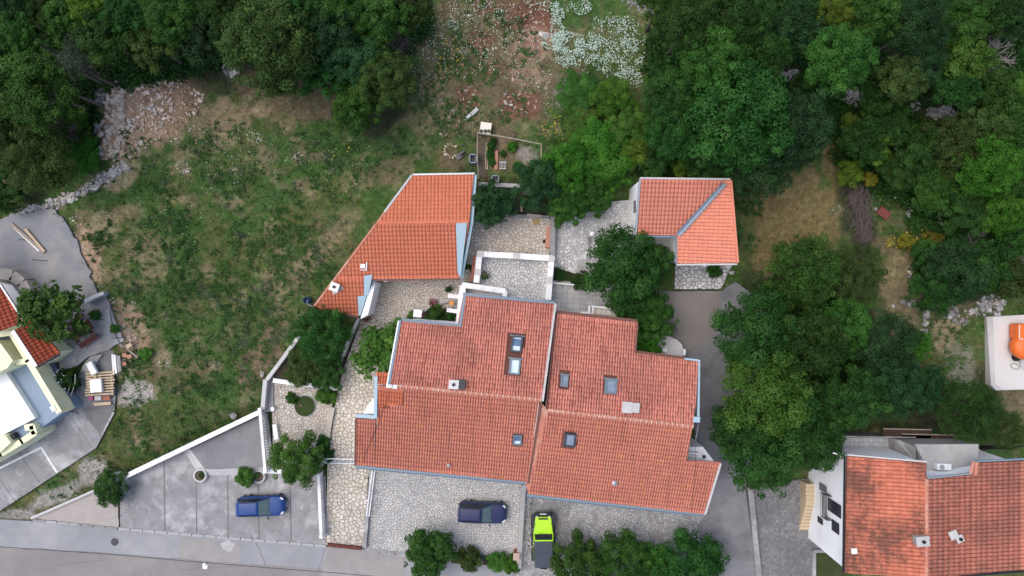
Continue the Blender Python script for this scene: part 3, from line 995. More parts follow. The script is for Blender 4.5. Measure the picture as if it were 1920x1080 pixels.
MB().prism([Vector((p.x, p.y, 1.79)) for p in [W(1862, 594, 1.79), W(2020, 584, 1.79), W(2020, 726, 1.79), W(1882, 731, 1.79), W(1866, 721, 1.79)]],
           [Vector((p.x, p.y, 1.6)) for p in [W(1862, 594, 1.79), W(2020, 584, 1.79), W(2020, 726, 1.79), W(1882, 731, 1.79), W(1866, 721, 1.79)]]).build('smooth_top', mottled('new_concrete', (0.60, 0.575, 0.545), 0.05, 0.8, 0.85, 8, 0.15), bpy.data.objects['concrete_pad'])

gt = base_slab('tiled_terrace', 'grey_t', M['mortar'], 0, 0.8, None, 'grey tiled terrace behind the right half of the roof')
square_tiles('floor_tile', [(p.x, p.y) for p in PLATW['grey_t'][0]], 2.2, 0.55, 0.42, 0.02, R(-4), M['tile_grey'], gt)
st_ = W(600, 880, 0)
# ---------------------------------------------------------------- roofs
class Plane:
    """a roof plane through three points given as (photo x, photo y, height)"""
    def __init__(s, a, b, c):
        A, B, C = W(*a), W(*b), W(*c)
        n = (B - A).cross(C - A).normalized()
        if n.z < 0:
            n = -n
        s.p, s.n = A, n
        g = Vector((n.x, n.y, 0))
        s.v = (Vector((n.x, n.y, 0)).normalized() * n.z - Vector((0, 0, g.length))).normalized()   # down the slope
        s.u = s.n.cross(s.v).normalized()
    def hit(s, px, py):
        o = Vector((0, 0, HC)); d = Vector(((px - 960) / FPX, (540 - py) / FPX, -1))
        t = (s.p - o).dot(s.n) / d.dot(s.n)
        return o + d * t
    def z(s, x, y):
        return s.p.z - ((x - s.p.x) * s.n.x + (y - s.p.y) * s.n.y) / s.n.z

def tile_shape(w, l, h, lift, flat=False):
    """one barrel tile: u across, v down the slope, n up; origin at its upper left corner"""
    if flat:
        prof = [(0.0, 0.006), (0.10, 0.004), (0.22, 0.5), (0.42, 1.0), (0.62, 0.62), (0.80, 0.10), (0.985, 0.0)]
    else:
        prof = [(0.05, 0.0), (0.13, 0.38), (0.32, 0.88), (0.5, 1.0), (0.68, 0.88), (0.87, 0.38), (0.95, 0.0)]
    v, f = [], []
    n = len(prof)
    for v_, dz in ((0.0, 0.0), (l * 1.06, lift)):
        for a, b in prof:
            v.append((a * w, v_, b * h + dz))
    for a, b in prof:
        v.append((a * w, l * 1.06, b * h + lift - 0.022))
    for i in range(n - 1):
        f.append((i, i + n, i + n + 1, i + 1))
        f.append((i + n, i + 2 * n, i + 2 * n + 1, i + n + 1))
    return v, f

def tiled_roof(plane, polys, w, l, h, lift, mat, parent, base, limit=300, flat=False, phase=(0.0, 0.0), skip_px=None, missing=0.0, jog=0.0):
    """polys: convex outlines in photo pixels. base: underlying slab object; tiles become its sub-parts"""
    v0, f0 = tile_shape(w, l, h, lift, flat)
    me1 = bpy.data.meshes.new('tile')
    me1.from_pydata(v0, [], f0)
    me1.materials.append(mat)
    me1.polygons.foreach_set("use_smooth", [i % 2 == 0 for i in range(len(f0))])
    M0 = Matrix(((plane.u.x, plane.v.x, plane.n.x, 0), (plane.u.y, plane.v.y, plane.n.y, 0), (plane.u.z, plane.v.z, plane.n.z, 0), (0, 0, 0, 1)))
    hits = [[plane.hit(*p) for p in pl] for pl in polys]
    O = hits[0][0]
    free, cut = [], []
    rnd = random.Random(len(polys) * 31 + int(w * 1000))
    for pts in hits:
        q = [((p - O).dot(plane.u), (p - O).dot(plane.v)) for p in pts]
        if poly_area(q) < 0:
            q.reverse()
        u0, u1 = min(p[0] for p in q), max(p[0] for p in q); w0, w1 = min(p[1] for p in q), max(p[1] for p in q)
        piece = []
        for i in range(int((u0 - phase[0]) // w), int((u1 - phase[0]) // w) + 1):
            for j in range(int((w0 - phase[1]) // l), int((w1 - phase[1]) // l) + 1):
                u, vv = phase[0] + i * w, phase[1] + j * l
                cs = [(u, vv), (u + w, vv), (u, vv + l), (u + w, vv + l)]
                k = sum(in_poly(c[0], c[1], q) for c in cs)
                if k == 4:
                    free.append((u, vv))
                else:
                    tp = clip_half(clip_half(clip_half(clip_half(q, (1, 0), u + w), (-1, 0), -u), (0, 1), vv + l), (0, -1), -vv)
                    if len(tp) >= 3 and abs(poly_area(tp)) > 0.002:
                        piece.append((u, vv))
        cut.append((q, piece))
    if skip_px:
        holes = [[((plane.hit(*p) - O).dot(plane.u), (plane.hit(*p) - O).dot(plane.v)) for p in hpl] for hpl in skip_px]
        free = [t for t in free if not any(in_poly(t[0] + w / 2, t[1] + l / 2, hl) for hl in holes)]
    rnd.shuffle(free)
    V = np.array(v0)
    for u, vv in free[:limit]:
        o = bpy.data.objects.new('tile', me1)
        COL.objects.link(o)
        o.parent = base
        o.matrix_parent_inverse = wmat(base).inverted()
        dn = rnd.uniform(0, 0.008)
        o.matrix_basis = Matrix.Translation(O + plane.u * (u + rnd.uniform(-jog, jog)) + plane.v * (vv + rnd.uniform(-jog, jog)) + plane.n * (0.02 + dn)) @ M0
    rest = free[limit:]
    bm = bmesh.new()
    smooth_i = [i % 2 == 0 for i in range(len(f0))]
    def put(lst, bm_):
        for u, vv in lst:
            a = u + rnd.uniform(-jog, jog); b = vv + rnd.uniform(-jog, jog); dn = rnd.uniform(0.02, 0.028)
            vv_ = [bm_.verts.new((p[0] + a, p[1] + b, p[2] + dn)) for p in v0]
            for k, f in enumerate(f0):
                fc = bm_.faces.new([vv_[i] for i in f])
                fc.smooth = smooth_i[k]
    put(rest, bm)
    for q, piece in cut:
        b2 = bmesh.new()
        put(piece, b2)
        for i in range(len(q)):
            p, r = q[i], q[(i + 1) % len(q)]
            n = Vector((r[1] - p[1], -(r[0] - p[0]), 0))
            if n.length < 1e-6:
                continue
            bmesh.ops.bisect_plane(b2, geom=b2.verts[:] + b2.edges[:] + b2.faces[:], plane_co=(p[0], p[1], 0), plane_no=n, clear_outer=True)
        tmp = bpy.data.meshes.new('t')
        b2.to_mesh(tmp)
        bm.from_mesh(tmp)
        b2.free()
        bpy.data.meshes.remove(tmp)
    me = bpy.data.meshes.new('roof_tiles')
    bm.to_mesh(me)
    bm.free()
    me.materials.append(mat)
    o = link('roof_tiles', me, base)
    o.matrix_basis = Matrix.Translation(O) @ M0
    o["kind"] = "stuff"
    return O

def roof_slab(plane, polys, parent, name='roof', thick=0.14, mat=None):
    mb = MB()
    for pl in polys:
        mb.slab([plane.hit(*p) for p in pl], thick)
    return mb.build(name, mat or M['tile_under'], parent)

def ridge_caps(a, b, mat, parent, name='ridge_tile', r=0.13, seg=0.40, mortar=None):
    d = b - a
    n = max(1, int(d.length / seg))
    x = d.normalized(); y = Vector((0, 0, 1)).cross(x).normalized(); z = x.cross(y)
    for i in range(n):
        p = a + d * (i / n); q = a + d * ((i + 1.04) / n)
        mb = MB()
        vv, ff = [], []
        for e, rr in ((p, r * 0.88), (q, r * 1.08)):
            for k in range(7):
                t = math.pi * k / 6
                vv.append(e + y * (math.cos(t) * rr) + z * (math.sin(t) * rr * 0.75))
        for k in range(6):
            ff.append((k, k + 1, k + 8, k + 7))
        ff.append(tuple(range(6, -1, -1))); ff.append(tuple(range(7, 14)))
        mb.add(vv, ff)
        mb.build(name, mat, parent)
        if mortar and i % 1 == 0:
            MB().bar(q - x * 0.03 + z * 0.03 - y * r, q - x * 0.03 + z * 0.03 + y * r, 0.05, r * 1.35).build('mortar_joint', mortar, parent)

def gutter(a, b, parent, mat, w=0.16, h=0.12, name='gutter'):
    """open half channel"""
    d = (b - a)
    x = d.normalized(); y = Vector((0, 0, 1)).cross(x).normalized(); z = Vector((0, 0, 1))
    mb = MB()
    prof = [(-w / 2, 0), (-w / 2, -h), (w / 2, -h), (w / 2, 0), (w / 2 - .02, 0), (w / 2 - .025, -h + .02), (-w / 2 + .025, -h + .02), (-w / 2 + .02, 0)]
    vv = [e + y * p + z * q for e in (a, b) for p, q in prof]
    ff = [(i, (i + 1) % 8, (i + 1) % 8 + 8, i + 8) for i in range(8)]
    mb.add(vv, ff)
    return mb.build(name, mat, parent)

def wall_block(pts_px, ztop, zbot, mat, parent, name='wall', inset=0.0):
    """vertical walls under a roof: outline in photo pixels at height ztop (number or plane)"""
    pts = [W(a, b, ztop) if not isinstance(ztop, Plane) else ztop.hit(a, b) for a, b in pts_px]
    if inset:
        c = sum(pts, Vector()) / len(pts)
        pts = [p + (c - p).normalized() * inset for p in pts]
        pts = [Vector((p.x, p.y, p.z)) for p in pts]
    mb = MB()
    mb.prism(pts, [Vector((p.x, p.y, zbot)) for p in pts])
    return mb.build(name, mat, parent)

def skylight(plane, corners, parent, glass, frame, blind=None, flash=None):
    """corners: photo pixels, clockwise from the upper left"""
    c = [plane.hit(*p) for p in corners]
    n = plane.n
    def at(s, t):
        return c[0].lerp(c[1], s).lerp(c[3].lerp(c[2], s), t)
    win = bpy.data.objects.new('skylight', None)
    mb = MB()
    k = 0.16
    O = [at(0, 0), at(1, 0), at(1, 1), at(0, 1)]
    I = [at(k, k * .6), at(1 - k, k * .6), at(1 - k, 1 - k * .6), at(k, 1 - k * .6)]
    up, dn = n * 0.22, n * -0.08
    vv = [p + up for p in O] + [p + up for p in I] + [p + dn for p in O] + [p + n * 0.10 for p in I]
    ff = []
    for i in range(4):
        j = (i + 1) % 4
        ff += [(i, j, 4 + j, 4 + i), (8 + i, 8 + j, j, i), (4 + i, 4 + j, 12 + j, 12 + i)]
    mb.add(vv, ff)
    fr = mb.build('skylight', frame, parent)
    MB().add([p + n * 0.115 for p in I], [(0, 1, 2, 3)])
    g = MB(); g.add([p + n * 0.115 for p in I], [(0, 1, 2, 3)]); g.build('pane', glass, fr)
    if blind:
        b = MB()
        q = [at(k, 0.62), at(1 - k, 0.62), at(1 - k, 1 - k * .6), at(k, 1 - k * .6)]
        b.add([p + n * 0.125 for p in q], [(0, 1, 2, 3)])
        q = [at(k, k * .6), at(1 - k, k * .6), at(1 - k, k * .6 + .07), at(k, k * .6 + .07)]
        b.add([p + n * 0.125 for p in q], [(0, 1, 2, 3)])
        b.build('blind', blind, fr)
    if flash:
        f = MB()
        f.bar(at(-0.15, -0.03) + n * 0.1, at(1.15, -0.03) + n * 0.1, 0.1, 0.04)
        f.build('flashing', flash, fr)
    return fr

def chimney(plane, px, py, w, d, h, parent, mat, cap, ang=0.0, pots=1):
    p = plane.hit(px, py)
    mb = MB(); mb.box((p.x, p.y, p.z + h / 2 - 0.25), (w, d, h + 0.5), ang)
    c = mb.build('chimney', mat, parent)
    mb = MB(); mb.box((p.x, p.y, p.z + h + 0.03), (w + .14, d + .14, 0.08), ang); mb.build('cap', cap, c)
    for i in range(pots):
        ox = (i - (pots - 1) / 2) * 0.4
        q = (p.x + ox * math.cos(ang), p.y + ox * math.sin(ang), p.z + h + .07)
        mb = MB(); mb.lathe(q, [(0.12, 0), (0.12, 0.16), (0.09, 0.16), (0.08, 0.02)], 12); mb.build('flue', M['metal_d'], c)
    return c

M['tile_old'] = tile_mat('faded_salmon_tile', (0.42, 0.13, 0.092), (0.61, 0.225, 0.165), (0.66, 0.265, 0.19), 0.22)
M['tile_front'] = tile_mat('weathered_orange_tile', (0.52, 0.175, 0.118), (0.575, 0.205, 0.14), (0.66, 0.25, 0.125), 0.08)
M['tile_new'] = tile_mat('clean_orange_tile', (0.56, 0.165, 0.09), (0.6, 0.182, 0.1), (0.64, 0.2, 0.115), 0.0, streak=0.1)
M['tile_pale'] = tile_mat('pale_salmon_tile', (0.6, 0.205, 0.13), (0.65, 0.23, 0.15), (0.69, 0.25, 0.165), 0.0, streak=0.1)
M['tile_moss'] = tile_mat('lichen_stained_tile', (0.38, 0.11, 0.065), (0.54, 0.17, 0.105), (0.6, 0.205, 0.13), 0.75, (0.075, 0.05, 0.04), 0.30)
M['tile_right'] = tile_mat('orange_red_tile', (0.42, 0.14, 0.09), (0.55, 0.19, 0.125), (0.6, 0.22, 0.145), 0.35, (0.10, 0.065, 0.05), 0.5)
M['tile_left'] = tile_mat('dark_orange_tile', (0.36, 0.075, 0.038), (0.46, 0.10, 0.052), (0.52, 0.125, 0.07), 0.0, streak=0.1)
M['tile_patch'] = tile_mat('new_orange_patch_tile', (0.54, 0.15, 0.075), (0.58, 0.165, 0.085), (0.62, 0.185, 0.1), 0.0, streak=0.1)
M['ridge'] = mottled('ridge_tile_clay', (0.47, 0.19, 0.13), 0.2, 1.5, 0.85, 8, 0.3, (0.6, 0.42, 0.34), 0.5)
M['ridge_m'] = mottled('pale_mortar', (0.62, 0.50, 0.44), 0.15, 2, 0.9)
M['sky_frame'] = plain('skylight_frame', (0.055, 0.065, 0.08), 0.45, 0.3)
M['sky_frame_l'] = plain('grey_skylight_frame', (0.16, 0.19, 0.22), 0.45, 0.3)
M['pane_dark'] = glass_mat('skylight_blue_pane', (0.10, 0.17, 0.27), 0.12)
M['pane_light'] = glass_mat('skylight_pale_blind', (0.60, 0.72, 0.76), 0.15)
M['pane_grey'] = glass_mat('skylight_grey_pane', (0.21, 0.26, 0.33), 0.12)
M['blind'] = plain('skylight_blind', (0.55, 0.66, 0.72), 0.5)

# ================= left half of the double house
RA = 8.5
hA = thing('terraced_house', 'left half of the red-roofed double house with two stacked skylights', 'house', W(850, 720, 0.2))
pAf = Plane((730, 724, RA), (1013, 750, RA), (840, 888, 6.55))
pAr = Plane((730, 722, RA), (1015, 748, RA), (955, 562, 6.2))
pf = [[(707, 700), (1012, 750), (988, 903), (703, 873)], [(668, 783), (704, 785), (704, 874), (667, 871)]]
pf = [[(709, 722), (1012, 750), (988, 903), (703, 874)], [(668, 784), (704, 786), (703, 874), (667, 871)]]
rf = roof_slab(pAf, pf, hA)
tiled_roof(pAf, pf, 0.205, 0.375, 0.062, 0.009, M['tile_front'], hA, rf, 150, skip_px=[[(961, 811), (980, 811), (978, 836), (958, 836)], [(709, 722), (758, 727), (756, 758), (709, 766)]], jog=0.004)
pp = [[(711, 726), (757, 730), (756, 757), (710, 764)]]
tiled_roof(pAf, pp, 0.205, 0.375, 0.062, 0.009, M['tile_patch'], hA, rf, 60, phase=(0, 0))
pr = [[(872, 556), (1040, 571), (1016, 748), (845, 733)], [(752, 603), (864, 613), (847, 733), (732, 722)]]
rr = roof_slab(pAr, pr, hA, mat=M['tile_under_d'])
tiled_roof(pAr, pr, 0.205, 0.375, 0.072, 0.014, M['tile_old'], hA, rr, 150, skip_px=[[(955, 624), (985, 627), (975, 710), (946, 707)]], jog=0.013)
ridge_caps(pAr.hit(733, 722) + Vector((0, 0, .05)), pAr.hit(1014, 749) + Vector((0, 0, .05)), M['ridge'], rr, mortar=M['ridge_m'])
# lean-to piece left of the ridge
plt = Plane((707, 722, RA - .25), (730, 724, RA - .2), (712, 700, RA - 0.75))
pl_ = [[(706, 698), (729, 700), (731, 722), (707, 720)]]
r3 = roof_slab(plt, pl_, hA, 'porch_roof')
tiled_roof(plt, pl_, 0.205, 0.375, 0.062, 0.009, M['tile_patch'], hA, r3, 60)
# walls
wa = MB()
for pts, pln in (([(672, 787), (706, 789), (983, 812), (980, 893), (673, 864)], pAf), ([(712, 726), (1006, 752), (983, 895), (708, 868)], pAf), ([(755, 612), (870, 620), (1030, 640), (1012, 745), (736, 722)], pAr), ([(876, 565), (1034, 580), (1024, 660), (866, 650)], pAr)):
    P_ = [pln.hit(*p) - Vector((0, 0, 0.16)) for p in pts]
    wa.prism(P_, [Vector((p.x, p.y, -0.2)) for p in P_])
wa.build('wall', M['white'], hA)
# white gable triangle and its metal cap
pg = [W(680, 775, 6.2), W(704, 742, 6.2), W(704, 776, 6.2)]
MB().prism(pg, [Vector((p.x, p.y, 0.5)) for p in pg]).build('gable_wall', M['white'], hA)
MB().bar(W(668, 779, 7.95), W(704, 782, 7.95), 0.28, 0.16).build('metal_coping', M['flash'], hA)
MB().bar(W(705, 706, 8.2), W(704, 783, 8.1), 0.26, 0.14).build('metal_coping', M['flash'], hA)
gutter(pAf.hit(667, 874) + Vector((0, -.06, 0.02)), pAf.hit(988, 905) + Vector((0, -.06, 0.02)), hA, M['gutter'], 0.26, 0.15)
gutter(pAr.hit(754, 601) + Vector((0, .05, 0.02)), pAr.hit(866, 612) + Vector((0, .05, .02)), hA, M['gutter'], 0.26, 0.14)
gutter(pAr.hit(868, 553) + Vector((0, .05, 0.02)), pAr.hit(1040, 569) + Vector((0, .05, 0.02)), hA, M['gutter'], 0.28, 0.14)
MB().bar(pAr.hit(753, 600) + Vector((-.06, 0, .05)), pAr.hit(731, 722) + Vector((-.06, 0, .05)), 0.14, 0.2).build('verge_trim', M['gutter'], hA)
MB().bar(pAr.hit(749, 602) + Vector((-.06, 0, -.02)), pAr.hit(727, 724) + Vector((-.06, 0, -.02)), 0.10, 0.3).build('white_fascia', M['white'], hA)
MB().bar(pAr.hit(872, 556) + Vector((-.02, 0, .05)), pAr.hit(863, 613) + Vector((-.02, 0, .05)), 0.18, 0.16).build('verge_trim', M['gutter'], hA)
MB().bar(pAf.hit(668, 785) + Vector((-.03, 0, .04)), pAf.hit(667, 872) + Vector((-.03, 0, .04)), 0.10, 0.22).build('verge_trim', M['gutter_b'], hA)
# strip of brick beside the parapet
MB().block([W(a, b, 6.3) for a, b in ((868, 556), (874, 556), (865, 612), (858, 611))], 1.5).build('brick_strip', M['brick'], hA)
# party coping and stepped verge between the halves
MB().bar(pAr.hit(1041, 570) + Vector((0, 0, .12)), pAr.hit(1017, 752) + Vector((0, 0, .12)), 0.17, 0.28).build('party_coping', M['fascia'], hA)
MB().bar(pAf.hit(1015, 752) + Vector((0, 0, .05)), pAf.hit(990, 905) + Vector((0, 0, .05)), 0.15, 0.24).build('verge_trim', M['gutter_b'], hA)
MB().bar(pAf.hit(1010, 756) + Vector((0, 0, .09)), pAf.hit(1001, 818) + Vector((0, 0, .09)), 0.05, 0.08).build('verge_mortar', M['ridge_m'], hA)
skylight(pAr, [(960, 630), (981, 632), (977, 662), (957, 660)], hA, M['pane_dark'], M['sky_frame'], M['blind'], M['sky_frame_l'])
skylight(pAr, [(956, 672), (977, 674), (974, 704), (953, 702)], hA, M['pane_light'], M['sky_frame_l'], None, M['sky_frame_l'])
skylight(pAf, [(963, 813), (979, 814), (978, 833), (961, 832)], hA, M['pane_dark'], M['sky_frame_l'], M['blind'], None)
chimney(pAr, 852, 719, 0.62, 0.55, 0.55, hA, M['conc_l'], M['metal_g'], R(-5), 1)
chimney(pAr, 866, 719, 0.45, 0.62, 0.45, hA, M['conc_l'], M['metal_d'], R(-5), 0)
p = pAf.hit(842, 871)
MB().lathe(p - Vector((0, 0, .1)), [(0.09, 0), (0.09, .38), (0.14, .40), (0.02, .48)], 12).build('vent_pipe', M['metal_g'], hA)
# antenna block on the ridge end and the thin wire down the roof
p = pAf.hit(735, 724)
mb = MB(); mb.box((p.x, p.y, p.z + .12), (0.85, 0.28, 0.14), R(-6)); mb.build('ridge_flashing', M['cap'], hA)
MB().box((p.x - .1, p.y + .05, p.z + .26), (0.3, 0.25, 0.14), R(-6)).build('junction_box', M['metal_g'], hA)
MB().tube([p + Vector((0, 0, .3)), pAf.hit(715, 780) + Vector((0, 0, .12)), pAf.hit(682, 860) + Vector((0, 0, .12))], 0.014, 4).build('aerial_wire', M['black'], hA)
# north facing white wall strip with a ledge
MB().block([W(a, b, 4.2) for a, b in ((770, 599), (862, 606), (862, 616), (764, 612))], 1.4).build('wall_ledge', M['white'], hA)

# ================= right half
RB = 8.3
hB = thing('terraced_house', 'right half of the red-roofed double house with brown rear gutters', 'house', W(1170, 790, 0.2))
pBf = Plane((1027, 769, RB), (1299, 799, RB), (1155, 944, 6.3))
pBr = Plane((1027, 768, RB), (1300, 798, RB), (1118, 597, 6.1))
pf = [[(1026, 770), (1299, 800), (1287, 866), (1264, 956), (989, 925)], [(1286, 864), (1350, 868), (1320, 963), (1263, 957)]]
rf = roof_slab(pBf, pf, hB)
tiled_roof(pBf, pf, 0.205, 0.375, 0.062, 0.009, M['tile_front'], hB, rf, 150, skip_px=[[(1057, 808), (1081, 808), (1080, 838), (1053, 838)]], jog=0.004)
pr = [[(1044, 588), (1194, 605), (1190, 662), (1178, 785), (1026, 769)], [(1189, 662), (1309, 677), (1305, 740), (1300, 799), (1177, 785)]]
rr = roof_slab(pBr, pr, hB, mat=M['tile_under_d'])
tiled_roof(pBr, pr, 0.205, 0.375, 0.072, 0.014, M['tile_old'], hB, rr, 150, skip_px=[[(1049, 698), (1068, 698), (1066, 728), (1047, 727)], [(1131, 707), (1158, 707), (1157, 743), (1130, 742)]], jog=0.013)
ridge_caps(pBr.hit(1027, 769) + Vector((0, 0, .04)), pBr.hit(1299, 799) + Vector((0, 0, .04)), M['ridge'], rr, mortar=M['ridge_m'])
wb = MB()
for pts, pln in (([(1030, 775), (1292, 804), (1258, 948), (996, 917)], pBf), ([(1285, 872), (1338, 875), (1312, 952), (1262, 948)], pBf), ([(1048, 600), (1188, 616), (1184, 668), (1298, 684), (1292, 792), (1032, 766)], pBr)):
    P_ = [pln.hit(*p) - Vector((0, 0, 0.16)) for p in pts]
    wb.prism(P_, [Vector((p.x, p.y, -0.2)) for p in P_])
wb.build('wall', M['white'], hB)
gutter(pBf.hit(988, 928) + Vector((0, -.06, 0.02)), pBf.hit(1321, 965) + Vector((0, -.06, 0.02)), hB, M['gutter'], 0.26, 0.15)
gutter(pBr.hit(1044, 586) + Vector((0, .05, .02)), pBr.hit(1195, 603) + Vector((0, .05, .02)), hB, M['gutter_b'], 0.26, 0.14)
gutter(pBr.hit(1190, 661) + Vector((0, .05, .02)), pBr.hit(1285, 673) + Vector((0, .05, .02)), hB, M['gutter_b'], 0.26, 0.14)
MB().bar(pBr.hit(1194, 604) + Vector((.03, 0, .04)), pBr.hit(1190, 662) + Vector((.03, 0, .04)), 0.12, 0.24).build('verge_trim', M['gutter_b'], hB)
MB().bar(pBr.hit(1044, 590) + Vector((-.05, 0, .0)), pBr.hit(1024, 768) + Vector((-.05, 0, .0)), 0.12, 0.22).build('verge_trim', M['gutter_b'], hB)
MB().bar(pBr.hit(1283, 673) + Vector((0, .03, .05)), pBr.hit(1309, 676) + Vector((0, .03, .05)), 0.14, 0.2).build('metal_coping', M['flash'], hB)
MB().bar(pBr.hit(1309, 675) + Vector((.05, 0, .05)), pBr.hit(1311, 790) + Vector((-.10, 0, .05)), 0.14, 0.22).build('metal_coping', M['flash'], hB)
MB().box(pBr.hit(1305, 786) + Vector((0, 0, .1)), (0.5, 0.42, 0.22), R(-5)).build('downpipe_box', M['flash'], hB)
# pale mortared verge on the outer edge of the front slope
MB().bar(pBf.hit(1350, 868) + Vector((.02, 0, .05)), pBf.hit(1321, 963) + Vector((.02, 0, .05)), 0.16, 0.2).build('verge_trim', M['fascia'], hB)
MB().bar(pBf.hit(1289, 865) + Vector((0, .04, .05)), pBf.hit(1351, 868) + Vector((0, .04, .05)), 0.14, 0.16).build('verge_trim', M['brick'], hB)
# small side balcony with glass brick railing
MB().block([W(a, b, 4.6) for a, b in ((1288, 838), (1318, 838), (1340, 866), (1288, 868))], 0.3).build('side_porch', M['white'], hB)
MB().box(W(1320, 856, 4.75), (0.2, 0.2, 0.25)).build('porch_lamp', M['black'], hB)
MB().bar(W(1287, 847, 5.3), W(1310, 850, 5.3), 0.1, 0.5).build('porch_parapet', M['cap'], hB)
rl = MB()
rl.bar(W(1302, 838, 6.0), W(1309, 796, 6.4), 0.06, 0.06); rl.bar(W(1302, 838, 5.4), W(1309, 796, 5.8), 0.05, 0.05)
for i in range(8):
    t = i / 7
    q = W(lerp(1302, 1309, t), lerp(838, 796, t), lerp(6.0, 6.4, t)); rl.bar(q, q - Vector((0, 0, 0.9)), 0.03, 0.03)
rl.build('railing', M['metal_g'], hB)
MB().tube([pBf.hit(1303, 800) + Vector((0, 0, .12)), pBf.hit(1303, 880) + Vector((0, 0, .12)), pBf.hit(1295, 960) + Vector((0, 0, .1))], 0.014, 4).build('aerial_wire', M['black'], hB)
skylight(pBr, [(1052, 702), (1066, 704), (1064, 727), (1050, 725)], hB, M['pane_grey'], M['sky_frame_l'], None, M['sky_frame_l'])
skylight(pBr, [(1134, 710), (1157, 712), (1155, 740), (1132, 738)], hB, M['pane_grey'], M['sky_frame_l'], None, M['sky_frame_l'])
skylight(pBf, [(1059, 810), (1081, 812), (1078, 837), (1056, 835)], hB, M['pane_grey'], M['sky_frame'], None, None)
chimney(pBr, 1174, 762, 0.62, 0.72, 0.4, hB, M['ridge_m'], M['conc_l'], R(-5), 0)
chimney(pBr, 1189, 763, 0.55, 0.62, 0.35, hB, M['ridge_m'], M['conc_l'], R(-5), 0)
p = pBf.hit(1152, 905)
MB().lathe(p - Vector((0, 0, .1)), [(0.16, 0), (0.16, .28), (0.21, .30), (0.02, .42)], 12).build('vent_pipe', M['metal_g'], hB)

# low wall between the two forecourts (runs out from the party wall)
tw = MB(); tw.block([W(a, b, 1.1) for a, b in ((977, 912), (990, 905), (985, 925), (977, 1066), (968, 1066))], -0.1)
tag(tw.build('boundary_wall', mottled('wall_coping', (.34, .33, .32), .12, 1.2, .9)), 'grey wall between the two forecourts, beside the green off-roader', 'wall')

# ================= shed
RS = 5.6
sh = thing('garden_shed', 'long clean orange-roofed outbuilding on the meadow edge with blue flashings', 'outbuilding', W(760, 450, 1.8))
pSf = Plane((712, 418, RS), (880, 416, RS), (770, 522, 4.35))
pSr = Plane((712, 418, RS), (880, 416, RS), (830, 328, 4.75))
pr = [[(775, 329), (888, 327), (880, 417), (708, 419)]]
rr = roof_slab(pSr, pr, sh)
tiled_roof(pSr, pr, 0.30, 0.36, 0.038, 0.009, M['tile_new'], sh, rr, 120, jog=0.002)
pf = [[(708, 419), (880, 417), (860, 521), (629, 524)], [(629, 524), (698, 523), (673, 592), (588, 577)]]
rf = roof_slab(pSf, pf, sh)
tiled_roof(pSf, pf, 0.30, 0.36, 0.038, 0.009, M['tile_new'], sh, rf, 180, jog=0.002)
ridge_caps(pSf.hit(710, 418) + Vector((0, 0, .02)), pSf.hit(879, 416) + Vector((0, 0, .02)), M['tile_new'], rf, r=0.11)
plateB = MB().slab([pBf.hit(*p) + pBf.n * .06 for p in ((1013, 752), (1029, 771), (991, 927), (986, 906))], .3).build('step_flashing', M['ridge'], hB)
ws = MB()
for pts, pln in (([(783, 336), (880, 335), (874, 414), (718, 418)], pSr), ([(716, 420), (874, 419), (855, 514), (642, 520)], pSf), ([(640, 520), (690, 519), (668, 586), (604, 573)], pSf)):
    P_ = [pln.hit(*p) - Vector((0, 0, 0.16)) for p in pts]
    ws.prism(P_, [Vector((p.x, p.y, 1.0)) for p in P_])
ws.build('wall', M['white'], sh)
# flashings and gutters
def plate(plane, px, mat, parent, name, up=0.15, th=0.03):
    return MB().slab([plane.hit(*p) + plane.n * up for p in px], th).build(name, mat, parent)
plate(pSf, [(855, 418), (876, 417), (864, 520), (858, 510)], M['flash'], sh, 'metal_flashing')
plate(pSf, [(683, 516), (699, 514), (691, 555), (683, 556)], M['flash'], sh, 'metal_flashing')
plate(pSf, [(671, 555), (689, 552), (676, 592), (673, 590)], M['flash'], sh, 'metal_flashing')
gutter(pSr.hit(891, 327) + Vector((.02, 0, .0)), pSf.hit(883, 418) + Vector((.05, 0, -.1)), sh, M['flash'], 0.24, 0.14)
gutter(pSf.hit(884, 417) + Vector((.02, 0, -.1)), pSf.hit(864, 522) + Vector((.05, 0, -.05)), sh, M['flash'], 0.22, 0.14)
gutter(pSf.hit(862, 523) + Vector((0, -.03, .02)), pSf.hit(699, 525) + Vector((0, -.03, .02)), sh, M['gutter_b'], 0.14, 0.1)
gutter(pSf.hit(701, 524) + Vector((.05, 0, 0)), pSf.hit(676, 594) + Vector((.05, 0, 0)), sh, M['gutter'], 0.16, 0.12)
MB().bar(pSf.hit(672, 594) + Vector((0, 0, -.02)), pSf.hit(588, 579) + Vector((0, 0, -.02)), 0.1, 0.2).build('eave_board', M['gutter_b'], sh)
MB().bar(pSr.hit(774, 328) + Vector((0, .02, .03)), pSr.hit(890, 326) + Vector((0, .02, .03)), 0.14, 0.14).build('verge_trim', M['metal_g'], sh)
MB().bar(pSr.hit(773, 329) + Vector((-.04, 0, .03)), pSr.hit(722, 398) + Vector((-.04, 0, .03)), 0.16, 0.16).build('verge_trim', M['metal_g'], sh)
vt = MB(); vt.bar(pSr.hit(722, 398) + Vector((-.02, 0, .03)), pSf.hit(706, 420) + Vector((-.02, 0, .03)), 0.16, 0.14); vt.bar(pSf.hit(706, 420) + Vector((-.02, 0, .03)), pSf.hit(587, 578) + Vector((-.02, 0, .03)), 0.18, 0.14)
vt.build('verge_tiles', M['ridge'], sh)
wf = [W(a, b, 4.1) for a, b in ((698, 528), (704, 530), (690, 590), (676, 598), (678, 590))]
MB().prism(wf, [Vector((p.x, p.y, 1.3)) for p in wf]).build('end_wall', M['white'], sh)
p = pSf.hit(688, 499)
